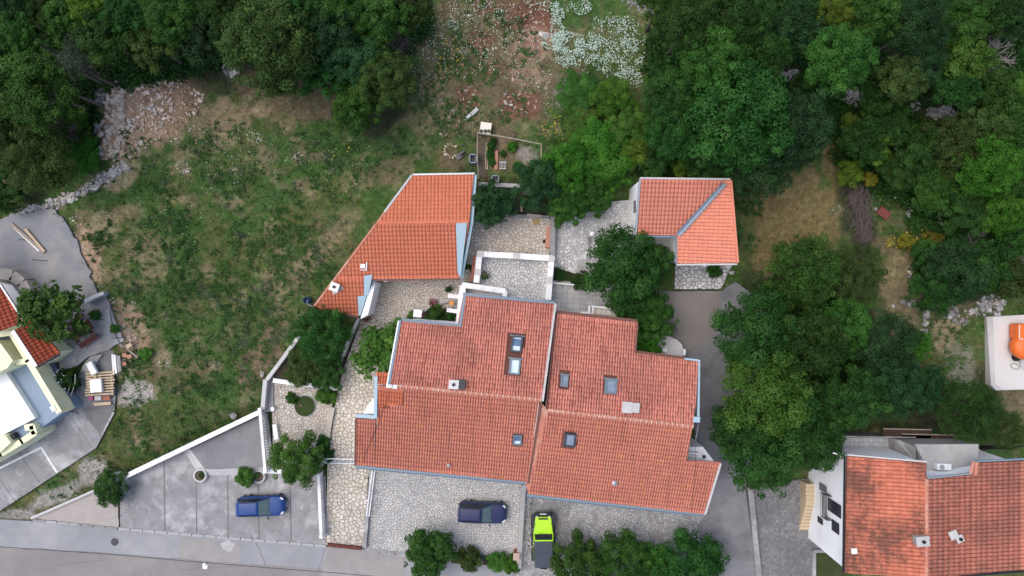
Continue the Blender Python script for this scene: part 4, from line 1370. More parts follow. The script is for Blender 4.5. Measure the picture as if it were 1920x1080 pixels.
mb = MB(); mb.box((p.x, p.y, p.z + .08), (0.10, 0.62, 0.22), R(-4)); mb.box((p.x - .25, p.y - .33, p.z + .05), (0.55, 0.06, 0.08), R(-4)); mb.box((p.x - .32, p.y, p.z + .07), (0.4, 0.35, 0.16), R(-4)); mb.build('roof_vent', M['metal_g'], sh)
c = chimney(pSf, 630, 538, 0.62, 0.55, 0.5, sh, M['conc_l'], M['metal_g'], R(-20), 1)
plate(pSf, [(622, 545), (641, 535), (645, 541), (626, 552)], M['conc_l'], sh, 'chimney_flashing', 0.08)
lp = MB(); lp.bar(W(699, 527, 3.6), W(722, 524, 3.6), 0.12, 0.09); lp.box(W(723, 526, 3.55), (0.3, 0.2, 0.14), 0.3)
lp.build('wall_lamp', M['metal_w'], sh)

# ================= cottage
ck = thing('cottage', 'small cottage with an L-shaped pale orange roof and a metal valley', 'house', W(1280, 410, 2.3))
pC1 = Plane((1202, 336, 7.2), (1362, 338, 7.2), (1230, 440, 5.9))
# second slope falls west; both meet in the valley
v1, v2 = pC1.hit(1362, 340), pC1.hit(1270, 441)
e1 = W(1380, 493, 7.35)
class P3(Plane):
    def __init__(s, A, B, C):
        n = (B - A).cross(C - A).normalized()
        if n.z < 0:
            n = -n
        s.p, s.n = A, n
        g = Vector((n.x, n.y, 0))
        s.v = (g.normalized() * n.z - Vector((0, 0, g.length))).normalized()
        s.u = s.n.cross(s.v).normalized()
pC2 = P3(v1, v2, W(1270, 494, 5.95))
p1 = [[(1202, 336), (1361, 338), (1270, 441), (1194, 440)]]
r1 = roof_slab(pC1, p1, ck)
tiled_roof(pC1, p1, 0.30, 0.36, 0.038, 0.009, M['tile_pale'], ck, r1, 120, jog=0.002)
p2 = [[(1361, 338), (1369, 339), (1381, 493), (1270, 494), (1270, 441)]]
r2 = roof_slab(pC2, p2, ck)
tiled_roof(pC2, p2, 0.28, 0.36, 0.038, 0.009, M['tile_pale'], ck, r2, 120, jog=0.002)
# valley
va, vb = pC1.hit(1357, 345), pC1.hit(1270, 441)
d = (vb - va).normalized(); s_ = d.cross(Vector((0, 0, 1))).normalized()
vm = MB()
vm.add([va + s_ * .13 + Vector((0, 0, .24)), va + Vector((0, 0, .14)), va - s_ * .13 + Vector((0, 0, .24)), vb + s_ * .2 + Vector((0, 0, .24)), vb + Vector((0, 0, .14)), vb - s_ * .2 + Vector((0, 0, .24))], [(0, 1, 4, 3), (1, 2, 5, 4)])
vm.build('valley_gutter', M['gutter'], ck)
for i in range(16):
    t = (i + .5) / 16
    q = va.lerp(vb, t)
    for sg in (-1, 1):
        MB().bar(q + s_ * sg * .13 + Vector((0, 0, .25)), q + s_ * sg * .26 - d * 0.16 + Vector((0, 0, .25)), 0.09, 0.03).build('cut_tile_edge', M['sky_frame_l'], ck)
wc = MB()
P_ = [pC1.hit(*p) - Vector((0, 0, .16)) for p in ((1200, 338), (1360, 339), (1268, 437), (1197, 436))]
wc.prism(P_, [Vector((p.x, p.y, 1.5)) for p in P_])
P_ = [pC2.hit(*p) - Vector((0, 0, .16)) for p in ((1360, 341), (1365, 341), (1375, 488), (1272, 489), (1272, 442))]
wc.prism(P_, [Vector((p.x, p.y, 1.5)) for p in P_])
wc.build('wall', M['white'], ck)
pw = W(1192, 388, 4.6)
wn_ = MB(); wn_.box((pw.x - .06, pw.y, 4.7), (0.1, 1.0, 1.1)); wn_.build('window', M['navy_glass'], ck)
MB().bar(pC1.hit(1201, 335) + Vector((-.05, 0, .04)), pC1.hit(1193, 440) + Vector((-.05, 0, .04)), 0.14, 0.18).build('verge_trim', M['metal_g'], ck)
MB().bar(pC1.hit(1200, 335) + Vector((0, .03, .05)), pC1.hit(1369, 337) + Vector((0, .03, .05)), 0.14, 0.14).build('ridge_trim', M['fascia'], ck)
MB().bar(pC2.hit(1369, 338) + Vector((.04, 0, .06)), pC2.hit(1382, 493) + Vector((.04, 0, .06)), 0.16, 0.14).build('ridge_trim', M['tile_pale'], ck)
MB().bar(pC2.hit(1269, 496) + Vector((0, -.02, .02)), pC2.hit(1382, 495) + Vector((0, -.02, .02)), 0.12, 0.2).build('verge_trim', M['fascia'], ck)
gutter(pC1.hit(1193, 442) + Vector((0, -.03, .0)), pC1.hit(1269, 443) + Vector((0, -.03, 0)), ck, M['gutter'], 0.14, 0.1)
gutter(pC2.hit(1269, 443) + Vector((-.03, 0, 0)), pC2.hit(1269, 495) + Vector((-.03, 0, 0)), ck, M['gutter'], 0.14, 0.1)
dp = MB(); dp.tube([pC1.hit(1192, 441), W(1182, 443, 4.8), W(1179, 441, 3.4), W(1178, 439, 2.4)], 0.06, 8); dp.build('downpipe', M['gutter'], ck)
MB().box(W(1320, 497, 4.9), (0.3, 0.3, 0.3)).build('wall_lamp', M['metal_w'], ck)
# flat paving and steps by the cottage door
cs = struct(MB().block([W(a, b, 2.36) for a, b in ((1178, 378), (1188, 376), (1188, 446), (1172, 446))], 1.8).build('stone_edging', M['conc_l']), 'pale slab edging along the cottage wall')
for i, (a, b, z) in enumerate(((452, 462, 2.75), (444, 452, 3.0), (462, 480, 2.5))):
    st = MB().block([W(1229, a, z), W(1262, a, z), W(1262, b, z), W(1229, b, z)], 1.8).build('door_step', M['conc_l'])
    tag(st, ['middle pale stone step outside the cottage', 'top pale stone step against the cottage eave', 'wide lowest stone landing outside the cottage'][i], 'step', 'steps by the cottage')

# ================= white house at the lower right
hr = thing('white_house', 'white house with a lichen-stained orange roof and a side balcony', 'house', W(1700, 960, 0.2))
RR, EV = 8.3, 7.05
pR1 = Plane((1737, 860, RR), (1737, 1080, RR), (1587, 970, EV))
pR2 = Plane((1737, 860, RR), (1737, 1080, RR), (1920, 970, EV + .1))
p1 = [[(1588, 855), (1735, 868), (1737, 1200), (1584, 1200)]]
p1 = [[(1588, 855), (1737, 868), (1737, 1082), (1584, 1074)]]
r1 = roof_slab(pR1, p1, hr)
tiled_roof(pR1, p1, 0.31, 0.47, 0.06, 0.05, M['tile_moss'], hr, r1, 300, jog=0.008)
p2 = [[(1737, 899), (1820, 887), (1919, 866), (1919, 1070), (1737, 1082)]]
p2 = [[(1737, 899), (1822, 890), (1822, 1076), (1737, 1083)], [(1822, 868), (1919, 864), (1919, 1068), (1822, 1076)]]
r2 = roof_slab(pR2, p2, hr)
tiled_roof(pR2, p2, 0.31, 0.47, 0.06, 0.05, M['tile_right'], hr, r2, 300, jog=0.008)
ridge_caps(pR1.hit(1737, 898) + Vector((0, 0, .03)), pR1.hit(1737, 1080) + Vector((0, 0, .03)), M['ridge'], r1, r=0.14)
wr = MB()
P_ = [pR1.hit(*p) - Vector((0, 0, .16)) for p in ((1590, 858), (1735, 870), (1735, 1076), (1588, 1070))]
wr.prism(P_, [Vector((p.x, p.y, -.1)) for p in P_])
P_ = [pR2.hit(*p) - Vector((0, 0, .16)) for p in ((1737, 903), (1824, 893), (1912, 870), (1912, 1062), (1737, 1076))]
wr.prism(P_, [Vector((p.x, p.y, -.1)) for p in P_])
wr.build('wall', M['white'], hr)
gutter(pR1.hit(1586, 856) + Vector((-.06, 0, -.02)), pR1.hit(1583, 1074) + Vector((-.06, 0, -.02)), hr, M['metal_d'], 0.12, 0.10)
gutter(pR2.hit(1920, 866) + Vector((.06, 0, -.02)), pR2.hit(1920, 1068) + Vector((.06, 0, -.02)), hr, M['metal_g'], 0.14, 0.10)
MB().bar(pR2.hit(1738, 1084) + Vector((0, -.04, 0)), pR2.hit(1920, 1070) + Vector((0, -.04, 0)), 0.12, 0.2).build('verge_trim', M['metal_d'], hr)
MB().bar(pR2.hit(1738, 897) + Vector((0, .04, .03)), pR2.hit(1822, 888) + Vector((0, .04, .03)), 0.14, 0.16).build('verge_trim', M['metal_g'], hr)
MB().bar(pR2.hit(1830, 865) + Vector((0, .04, .05)), pR2.hit(1920, 861) + Vector((0, .04, .05)), 0.12, 0.14).build('verge_trim', M['gutter'], hr)
MB().bar(pR1.hit(1588, 853) + Vector((0, .03, .05)), pR1.hit(1737, 866) + Vector((0, .03, .05)), 0.12, 0.14).build('verge_trim', M['fascia'], hr)
ridge_caps(pR2.hit(1818, 888) + Vector((0, 0, .08)), pR2.hit(1824, 866) + Vector((0, 0, .08)), M['ridge'], r2, r=0.14)
ridge_caps(pR2.hit(1828, 890) + Vector((0, 0, .08)), pR2.hit(1830, 866) + Vector((0, 0, .08)), M['ridge'], r2, r=0.14)
# facade openings (west wall plane), at wall x just outside
xw = pR1.hit(1589, 970).x - 0.02
def facade(y_px, zz, w, h, name, mat, depth=0.06):
    yy = (540 - y_px) * (HC - zz) / FPX
    MB().box((xw - depth / 2, yy, zz), (depth, w, h)).build(name, mat, hr)
    return yy
facade(915, 3.0, 0.6, 1.3, 'window', M['sky_frame_l'])
facade(952, 5.0, 1.05, 2.2, 'balcony_door', M['navy_glass'])
facade(988, 5.2, 0.9, 1.2, 'window', M['navy_glass'])
facade(976, 2.5, 0.5, 0.9, 'window', M['navy_glass'])
# balcony
bz = 3.6
bp = [W(1539, 923, bz), W(1563, 926, bz), W(1563, 970, bz), W(1540, 966, bz)]
b_ = MB(); b_.slab(bp + [], 0.18); bo = b_.build('balcony', M['conc_l'], hr)
bpx = [W(1539, 923, bz), Vector((xw - .05, W(0, 924, bz).y, bz)), Vector((xw - .05, W(0, 968, bz).y, bz)), W(1540, 968, bz)]
MB().slab([p + Vector((0, 0, -.03)) for p in bpx], 0.14).build('balcony_floor', M['tile_gw'], bo)
rail = MB()
rz = bz + 1.0
c3 = [Vector((p.x, p.y, 0)) for p in (bpx[1], bpx[0], bpx[3], bpx[2])]
for lev in (0.25, 0.5, 0.75, 1.0):
    for i in range(3):
        rail.bar(c3[i] + Vector((0, 0, bz + lev)), c3[i + 1] + Vector((0, 0, bz + lev)), 0.05, 0.04)
for q in c3:
    rail.bar(q + Vector((0, 0, bz)), q + Vector((0, 0, rz)), 0.05, 0.05)
rail.build('balcony_railing', M['metal_d'], bo)
# outside stair, each tread a step
sx = thing('outside_stair', 'tan stone stair along the white house wall', 'stair', W(1515, 950, 0.2))
for i in range(5):
    MB().block([W(a, b, 1.3 + .004 * (i % 2)) for a, b in ((1511, 907.4 + i * 7.5), (1536, 907.4 + i * 7.5), (1535, 914.4 + i * 7.5), (1511, 914.4 + i * 7.5))], 0.0).build('landing_slab', M['tan'], sx)
for i in range(8):
    z = 1.15 - i * 0.13
    y0_, y1_ = 944 + i * 6.2, 944 + (i + 1) * 6.2
    k = i / 8
    MB().block([W(1511 - k * 13, y0_, z), W(1535 - k * 5, y0_ + 1, z), W(1535 - k * 5 - .6, y1_ + 1, z), W(1511 - k * 13 - 1.5, y1_, z)], 0.0).build('tread', M['tan'], sx)
    MB().bar(W(1511 - k * 13 - 1.5, y1_ - .4, z + .01), W(1535 - k * 5 - .6, y1_ + .6, z + .01), .05, .03).build('tread_shade_strip', M['wood_g'], sx)  # dark strip added along each tread edge in place of step shading
# rear: tiled terrace, pale concrete flat roof, walls
rt = thing('rear_annex', 'flat grey concrete annex roof behind the white house', 'annex', W(1760, 860, 2.0))
an = [W(1716, 833, 5.6), W(1835, 833, 5.6), W(1833, 885, 5.6), W(1822, 892, 5.6), W(1738, 900, 5.6), W(1733, 868, 5.6)]
M['annex'] = mottled('annex_concrete', (0.37, 0.37, 0.36), 0.12, 0.7, 0.9, 8, 0.25, (0.24, 0.24, 0.235), 0.7)
MB().slab(an, 0.25).build('flat_roof', M['annex'], rt)
an2 = [W(1719, 836, 5.3), W(1832, 836, 5.3), W(1830, 892, 5.3), W(1735, 900, 5.3)]
MB().prism(an2, [Vector((p.x, p.y, 0.5)) for p in an2]).build('wall', M['annex'], rt)
sw_ = [W(1716, 836, 5.4), W(1716, 864, 5.4), W(1677, 862, 2.4), W(1677, 825, 3.2)]
MB().add(sw_, [(0, 1, 2, 3)])
tag(MB().block([W(1563, 819, 2.3), W(1677, 819, 2.3), W(1677, 858, 2.3), W(1563, 852, 2.3)], 0.3).build('rear_terrace', M['mortar']), 'pale tiled rear terrace behind the white house', 'terrace')
rtt = bpy.data.objects['rear_terrace']
square_tiles('floor_tile', [(p.x, p.y) for p in (W(1565, 820, 2.31), W(1676, 820, 2.31), W(1676, 857, 2.31), W(1565, 851, 2.31))], 2.31, 0.42, 0.42, 0.03, 0, M['tile_gw'], rtt)
MB().block([W(1678, 824, 3.3), W(1690, 826, 3.6), W(1717, 838, 5.2), W(1717, 866, 5.2), W(1678, 860, 3.0)], 1.0).build('side_wall', M['annex'], rt)
pc = [W(1618, 850, 4.4), W(1625, 848, 4.4), W(1680, 851, 4.4), W(1714, 866, 5.0), W(1712, 870, 5.6), W(1640, 862, 5.4)]
MB().block(pc, 1.0).build('porch_wall', M['white'], rt)
MB().bar(W(1563, 818, 2.95), W(1717, 820, 2.95), 0.1, 0.06).build('terrace_rail', M['conc'], rtt)
for i in range(3):
    MB().bar(W(1565 + i * 4, 818, 2.6), W(1566 + i * 4, 853, 2.6), 0.06, 0.06).build('terrace_rail', M['metal_d'], rtt)
pb_ = [W(1562, 848, 6.6), W(1588, 853, 6.6), W(1588, 858, 6.6), W(1560, 850, 6.6)]
MB().block(pb_, 1.0).build('wing_wall', M['white'], hr)
ac = W(1762, 872, 5.65)
a_ = MB(); a_.box((ac.x, ac.y, 5.95), (1.15, 0.5, 0.6), R(-2))
ao = tag(a_.build('heat_pump', M['metal_w'], None, False, 0.03), 'white air-conditioning box on the grey annex roof', 'air conditioner')
MB().lathe((ac.x - .2, ac.y, 6.26), [(0.2, 0), (0.2, .01), (.03, .02)], 16).build('fan_grille', M['metal_g'], ao)
for b0, b1, y_ in ((1655, 1745, 812), (1690, 1790, 822)):
    q0, q1 = W(b0, y_, 2.6), W(b1, y_ + 2, 2.6)
    t_ = MB(); t_.bar(q0, q1, 0.7, 0.08)
    tag(t_.build('timber_walkway', mottled('dark_brown_boards', (0.06, 0.035, 0.03), 0.3, 2, 0.9)), 'dark brown boarded strip under the trees, %s' % ('further from the annex roof' if y_ == 812 else 'nearer the annex roof'), 'boards')
    MB().bar(q0 + Vector((0, .4, .1)), q1 + Vector((0, .4, .1)), 0.09, 0.1).build('edge_board', M['wood_g'], bpy.data.objects['timber_walkway' if y_ == 812 else 'timber_walkway.001'])
chimney(pR1, 1722, 1010, 0.85, 0.62, 0.55, hr, M['conc'], M['conc_l'], R(5), 1)
chimney(pR2, 1781, 999, 0.5, 0.5, 0.4, hr, M['ridge'], M['conc_l'], R(25), 0)
chimney(pR2, 1792, 1006, 0.42, 0.42, 0.45, hr, M['conc_l'], M['conc_l'], R(25), 1)
p = pR1.hit(1600, 1032)
MB().box(p + Vector((0, 0, .12)), (0.42, 0.42, 0.12), 0.1, 0, 0, -0.1).build('roof_hatch', M['cap'], hr)
# lawn patch with concrete border, south west of the white house
lw = MB(); lw.block([W(a, b, 0.22) for a, b in ((1531, 1034), (1590, 1034), (1590, 1100), (1531, 1100))], -.1)
struct(lw.build('lawn', mottled('lawn_soil', (0.045, 0.06, 0.02), 0.3, 1.5, 0.95)), 'dark green lawn strip below the white house')
br = MB()
br.bar(W(1525, 1032, .35), W(1525, 1110, .35), 0.28, 0.5); br.bar(W(1525, 1032, .35), W(1560, 1032, .35), 0.26, 0.5)
tag(br.build('lawn_border', M['conc']), 'grey concrete border of the lawn by the white house', 'border')
# kerb wall between drive and cobbles
kw = MB(); kw.block([W(a, b, 0.55) for a, b in ((1402, 914), (1413, 916), (1420, 1000), (1432, 1110), (1420, 1110), (1411, 1000))], -.1)
tag(kw.build('kerb_wall', M['conc']), 'low grey kerb wall between the dark drive and the cobbled path', 'wall')

# ================= yellow neighbour at the left edge
hl = thing('yellow_house', 'pale yellow neighbour house with a white flat roof at the edge', 'house', W(20, 700, 1.0))
pL1 = Plane((-90, 560, 6.2), (-30, 700, 6.2), (40, 610, 4.9))
p1 = [[(-60, 478), (0, 533), (46, 603), (-20, 628), (-120, 640)]]
p1 = [[(-60, 445), (0, 534), (46, 603), (-30, 632), (-130, 560)]]
r1 = roof_slab(pL1, p1, hl)
tiled_roof(pL1, p1, 0.30, 0.36, 0.05, 0.03, M['tile_left'], hl, r1, 90, jog=0.002)
pL2 = Plane((26, 622, 4.9), (68, 684, 4.9), (60, 605, 4.2))
p2 = [[(27, 620), (60, 600), (112, 662), (70, 686)]]
r2 = roof_slab(pL2, p2, hl)
tiled_roof(pL2, p2, 0.30, 0.36, 0.05, 0.03, M['tile_left'], hl, r2, 60, jog=0.002)
MB().bar(pL2.hit(25, 620) + Vector((0, 0, .08)), pL2.hit(69, 687) + Vector((0, 0, .08)), 0.34, 0.1).build('metal_flashing', M['metal_g'], hl)
MB().bar(pL2.hit(70, 688) + Vector((0, 0, 0)), pL2.hit(113, 664) + Vector((0, 0, 0)), 0.14, 0.18).build('eave_board', M['metal_d'], hl)
MB().bar(pL1.hit(0, 533) + Vector((.05, .03, .04)), pL1.hit(46, 604) + Vector((.05, .03, .04)), 0.14, 0.18).build('verge_trim', M['metal_g'], hl)
# body and parapets in pale yellow
by = MB()
by.block([W(a, b, 3.9) for a, b in ((-60, 560), (36, 606), (104, 660), (75, 684), (27, 622), (-60, 640))], 0.6)
by.block([W(a, b, 4.4) for a, b in ((-80, 622), (20, 620), (26, 628), (0, 632), (-80, 640))], 0.6)
by.build('wall', M['yellow'], hl)
fl = MB(); fl.block([W(a, b, 2.6) for a, b in ((-40, 600), (40, 610), (134, 762), (72, 806), (-60, 880))], 0.5)
fl.build('roof_terrace', M['floor_g'], hl)
def para(pts, z, t, mat, name='parapet', zb=2.4):
    mb = MB()
    for i in range(len(pts) - 1):
        a, b = W(*pts[i], z), W(*pts[i + 1], z)
        d = (b - a).normalized(); s_ = Vector((-d.y, d.x, 0)) * t / 2
        mb.block([a - s_ - d * t * .2, b - s_ + d * t * .2, b + s_ + d * t * .2, a + s_ - d * t * .2], zb)
    return mb.build(name, mat, hl)
para([(22, 626), (52, 676), (110, 772)], 4.1, 0.5, M['yellow'])
para([(0, 690), (26, 680), (54, 677)], 4.0, 0.45, M['yellow'])
MB().block([W(a, b, 4.6) for a, b in ((-80, 642), (-2, 640), (24, 676), (14, 690), (-80, 735))], 2.4).build('stair_head', M['yellow'], hl)
MB().block([W(a, b, 3.1) for a, b in ((-60, 730), (10, 697), (66, 784), (12, 812), (-60, 850))], 2.4).build('flat_roof', M['white'], hl)
MB().box(W(103, 765, 3.9), (0.5, 0.4, 0.5), R(-58)).build('pillar_cap', M['cap'], hl)
# little balcony with yellow parapet, rounded corner
para([(48, 802), (60, 800), (64, 812), (40, 828), (0, 852), (-60, 885)], 3.2, 0.5, M['yellow'], 'balcony_parapet', 0.6)
MB().block([W(a, b, 2.1) for a, b in ((-40, 862), (0, 838), (30, 806), (52, 806), (40, 826), (0, 850))], 0.6).build('balcony_floor', M['wood_g'], hl)
MB().box(W(28, 818, 2.75), (0.55, 0.5, 0.9), R(30)).build('balcony_grill', M['metal_d'], hl)
MB().block([W(a, b, 3.6) for a, b in ((-40, 820), (10, 816), (20, 830), (-2, 850), (-40, 860))], 0.6).build('bay', M['yellow'], hl)
# curved patio edge with white wall
cv = [W(a, b, 2.9) for a, b in ((-60, 500), (0, 513), (22, 516), (40, 530), (52, 552), (58, 572))]
cw = MB()
for i in range(len(cv) - 1):
    d = (cv[i + 1] - cv[i]).normalized(); s_ = Vector((-d.y, d.x, 0)) * .45
    cw.block([cv[i] - s_, cv[i + 1] - s_, cv[i + 1] + s_, cv[i] + s_], 1.0)
tag(cw.build('stone_planter_wall', M['flag_warm']), 'curved cream stone-topped wall round the yellow house corner', 'wall')
MB().block([W(a, b, 2.4) for a, b in ((-60, 520), (2, 530), (22, 534), (36, 552), (50, 590), (40, 600))], 1.0).build('white_terrace', M['white'], hl)
# ---------------------------------------------------------------- trees and shrubs
def leaf_cloud(P, N, size, rng, aspect=0.62, fold=0.25, spread=0.75):
    """leaf quads (two bent triangles pairs) at points P facing roughly N"""
    n = len(P)
    d = N + rng.normal(0, spread, (n, 3))
    d /= np.linalg.norm(d, axis=1)[:, None] + 1e-9
    r = rng.normal(0, 1, (n, 3))
    u = np.cross(d, r); u /= np.linalg.norm(u, axis=1)[:, None] + 1e-9
    v = np.cross(d, u)
    s = (size * rng.uniform(0.6, 1.35, n))[:, None]
    a = P - u * s * 0.5
    b = P + v * s * aspect * 0.5 - d * s * fold * 0.3
    c = P + u * s * 0.55 - d * s * fold * 0.5
    e = P - v * s * aspect * 0.5 - d * s * fold * 0.3
    V = np.stack([a, b, c, e], 1).reshape(-1, 3)
    F = np.arange(n * 4, dtype=np.int32)
    return V, F

def crown_mesh(name, seed, lobes, per, leaf, lobe_r=(0.24, 0.38), vz=0.8, fill=0.25, spread=0.75, up=0.25, open_=0.0):
    """crown of unit radius, centre at origin, made of leafy lobes of different size"""
    rng = np.random.default_rng(seed)
    C, LR = [], []
    ga = math.pi * (3 - math.sqrt(5))
    for i in range(lobes):
        t = (i + 0.5) / lobes
        zc = 1 - 1.45 * t
        rr = math.sqrt(max(0, 1 - zc * zc))
        an = ga * i + rng.uniform(-0.5, 0.5)
        k = rng.uniform(0.55, 0.86) if rng.random() > fill else rng.uniform(0.15, 0.5)
        out = rng.random() < 0.18
        if out:
            k = rng.uniform(0.86, 1.02)
        C.append((rr * math.cos(an) * k * rng.uniform(0.85, 1.12), rr * math.sin(an) * k * rng.uniform(0.85, 1.12), zc * k * vz + rng.uniform(-.06, .06)))
        LR.append(rng.uniform(*lobe_r) * (0.8 + 0.4 * rng.random()) * (0.7 if out else 1))
    C, LR = np.array(C), np.array(LR)
    PV, PT = [], []
    P_all, N_all, T_all = [], [], []
    for c, r in zip(C, LR):
        n = int(per * (r / 0.3) ** 2 * rng.uniform(0.75 - open_, 1.2))
        d = rng.normal(0, 1, (n, 3)); d[:, 2] += up * 1.5
        d /= np.linalg.norm(d, axis=1)[:, None]
        # knobbly surface: small twig tufts
        tuft = 1 + 0.18 * np.sin(d[:, 0] * 9 + c[0] * 30) * np.sin(d[:, 1] * 9 + c[1] * 30) + 0.12 * np.sin(d[:, 2] * 13 + c[2] * 20)
        rad = r * (1 - 0.22 * rng.random(n) ** 2.2) * tuft
        p = c + d * rad[:, None] * np.array([1, 1, 0.85])
        P_all.append(p); N_all.append(d + np.array([0, 0, up]))
        T_all.append(np.clip(rng.normal(0.5, 0.17) + rng.normal(0, 0.10, n), 0, 1))
    P, N, T = np.concatenate(P_all), np.concatenate(N_all), np.concatenate(T_all)
    V, F = leaf_cloud(P, N, leaf, rng, spread=spread)
    me = mesh_np(name, V, F, 4, M['bark'])
    at = me.attributes.new('tint', 'FLOAT', 'POINT')
    at.data.foreach_set('value', np.repeat(T, 4).astype(np.float32))
    return me

def trunk_mesh(name, seed, limbs=5):
    """unit height trunk with limbs reaching into a crown centred at z=1"""
    rnd = random.Random(seed)
    mb = MB()
    mb.tube([(0, 0, -0.1), (rnd.uniform(-.03, .03), rnd.uniform(-.03, .03), 0.45), (rnd.uniform(-.05, .05), rnd.uniform(-.05, .05), 0.95)], [0.055, 0.042, 0.026], 7)
    for i in range(limbs):
        a = i * 6.283 / limbs + rnd.uniform(-.4, .4)
        r1, r2 = rnd.uniform(.14, .22), rnd.uniform(.34, .55)
        h = rnd.uniform(.45, .7)
        mb.tube([(0, 0, h), (math.cos(a) * r1, math.sin(a) * r1, h + .2), (math.cos(a + .2) * r2, math.sin(a + .2) * r2, h + rnd.uniform(.35, .55))], [0.028, 0.019, 0.008], 5)
    return mb.mesh(name, M['bark'], True)

def bare_mesh(name, seed, n=26, lev=2):
    rnd = random.Random(seed)
    mb = MB()
    def grow(p, d, L, r, k):
        q = p + d * L * 0.5 + Vector((rnd.uniform(-.1, .1), rnd.uniform(-.1, .1), rnd.uniform(-.05, .1))) * L
        e = q + (d + Vector((rnd.uniform(-.5, .5), rnd.uniform(-.5, .5), rnd.uniform(-.2, .3)))).normalized() * L * 0.5
        mb.tube([p, q, e], [r, r * .7, r * .35], 4, cap=False)
        if k > 0:
            for _ in range(4):
                t = rnd.uniform(.35, 1)
                b = p.lerp(q, t * 2) if t < .5 else q.lerp(e, t * 2 - 1)
                grow(b, (d + Vector((rnd.uniform(-1, 1), rnd.uniform(-1, 1), rnd.uniform(-.4, .6)))).normalized(), L * rnd.uniform(.35, .6), r * .5, k - 1)
    for i in range(n):
        a = rnd.uniform(0, 6.283)
        grow(Vector((0, 0, -.2)), Vector((math.cos(a), math.sin(a), rnd.uniform(.3, 1.3))).normalized(), rnd.uniform(.6, 1.0), .032, lev)
    return mb.mesh(name, M['twig'], True)

# real-size prototypes: (mesh, radius it was made for)
PROTO = {
    'L': [crown_mesh('crown_large', 100 + i, 120, 560, 0.052, (0.11, 0.21), 0.80, 0.12, 0.42, 0.45) for i in range(3)],       # radius about 4 m
    'M': [crown_mesh('crown_medium', 200 + i, 72, 420, 0.070, (0.14, 0.25), 0.82, 0.12, 0.42, 0.45) for i in range(3)],     # about 2.6 m
    'S': [crown_mesh('crown_small', 300 + i, 30, 190, 0.125, (0.22, 0.36), 0.85, 0.15, 0.45, 0.45) for i in range(3)],     # about 1.3 m
    'F': [crown_mesh('crown_feathery', 400 + i, 110, 620, 0.042, (0.11, 0.22), 0.85, 0.15, 0.6, 0.6) for i in range(2)],   # fine leaved
    'B': [crown_mesh('crown_big_leaf', 500 + i, 26, 70, 0.17, (0.24, 0.36), 0.75, 0.3, 0.5, 0.6, 0.2) for i in range(2)],   # fig and walnut
    'W': [crown_mesh('crown_wispy', 600 + i, 34, 190, 0.048, (0.20, 0.32), 0.8, 0.35, 1.0, 0.1, 0.3) for i in range(2)],   # thin olive-like
}
TRUNKS = [trunk_mesh('trunk', 700 + i) for i in range(3)]
LEAF = {
    'dark': leaf_mat('dark_green_leaves', (0.0118, 0.0356, 0.0069), (0.0237, 0.0692, 0.0118), (0.0494, 0.1187, 0.0217)),
    'deep': leaf_mat('deep_bluish_leaves', (0.0109, 0.0336, 0.0109), (0.0217, 0.0613, 0.0187), (0.0435, 0.1028, 0.0327)),
    'mid': leaf_mat('mid_green_leaves', (0.0178, 0.0544, 0.0079), (0.0356, 0.0989, 0.0148), (0.0712, 0.1632, 0.0277)),
    'olive': leaf_mat('olive_green_leaves', (0.0258, 0.0475, 0.0099), (0.0455, 0.0830, 0.0178), (0.0811, 0.1335, 0.0316)),
    'grey': leaf_mat('grey_green_leaves', (0.036, 0.052, 0.034), (0.060, 0.084, 0.055), (0.095, 0.125, 0.085)),
    'lime': leaf_mat('yellow_green_leaves', (0.045, 0.085, 0.008), (0.08, 0.145, 0.014), (0.14, 0.215, 0.028)),
    'bright': leaf_mat('bright_green_leaves', (0.02, 0.08, 0.007), (0.042, 0.145, 0.013), (0.085, 0.215, 0.026)),
    'fresh': leaf_mat('fresh_green_leaves', (0.028, 0.078, 0.01), (0.056, 0.138, 0.019), (0.105, 0.215, 0.038)),
    'gloss': leaf_mat('glossy_laurel_leaves', (0.0109, 0.0415, 0.0069), (0.0237, 0.0791, 0.0129), (0.0554, 0.1404, 0.0277)),
    'blue': leaf_mat('blue_grey_leaves', (0.09, 0.13, 0.12), (0.15, 0.20, 0.18), (0.22, 0.28, 0.25)),
    'ochre': leaf_mat('yellow_ochre_leaves', (0.07, 0.075, 0.01), (0.14, 0.13, 0.016), (0.21, 0.19, 0.03)),
}
NT_ = [0]
def tree(px, py, rpx, h, proto, leaf, label, name='broadleaf_tree', cat='tree', group=None, sq=(1, 1), zc=None, flat=1.0, trunk=True):
    """px, py, rpx: crown centre and radius as seen; h: height of the crown centre above the ground"""
    g = on(px, py)
    for _ in range(3):
        z = g.z + h
        c = W(px, py, z)
        g = Vector((c.x, c.y, TZ(c.x, c.y)))
    r = rpx * (HC - c.z) / FPX
    NT_[0] += 1
    k = NT_[0]
    rnd = random.Random(k * 97 + 5)
    t = thing(name, label, cat, g, group)
    me = PROTO[proto][k % len(PROTO[proto])]
    o = bpy.data.objects.new('crown', me)
    COL.objects.link(o)
    o.parent = t
    o.location = (0, 0, h)
    o.rotation_euler = (rnd.uniform(-.12, .12), rnd.uniform(-.12, .12), rnd.uniform(0, 6.28))
    o.scale = (r * sq[0] * 1.04, r * sq[1] * 1.04, r * flat)
    o.material_slots[0].link = 'OBJECT'
    o.material_slots[0].material = LEAF[leaf]
    if trunk:
        o2 = bpy.data.objects.new('trunk', TRUNKS[k % 3])
        COL.objects.link(o2)
        o2.parent = t
        o2.rotation_euler = (0, 0, rnd.uniform(0, 6.28))
        o2.scale = (max(r * .9, h * .5), max(r * .9, h * .5), max(h, 0.3))
    return t

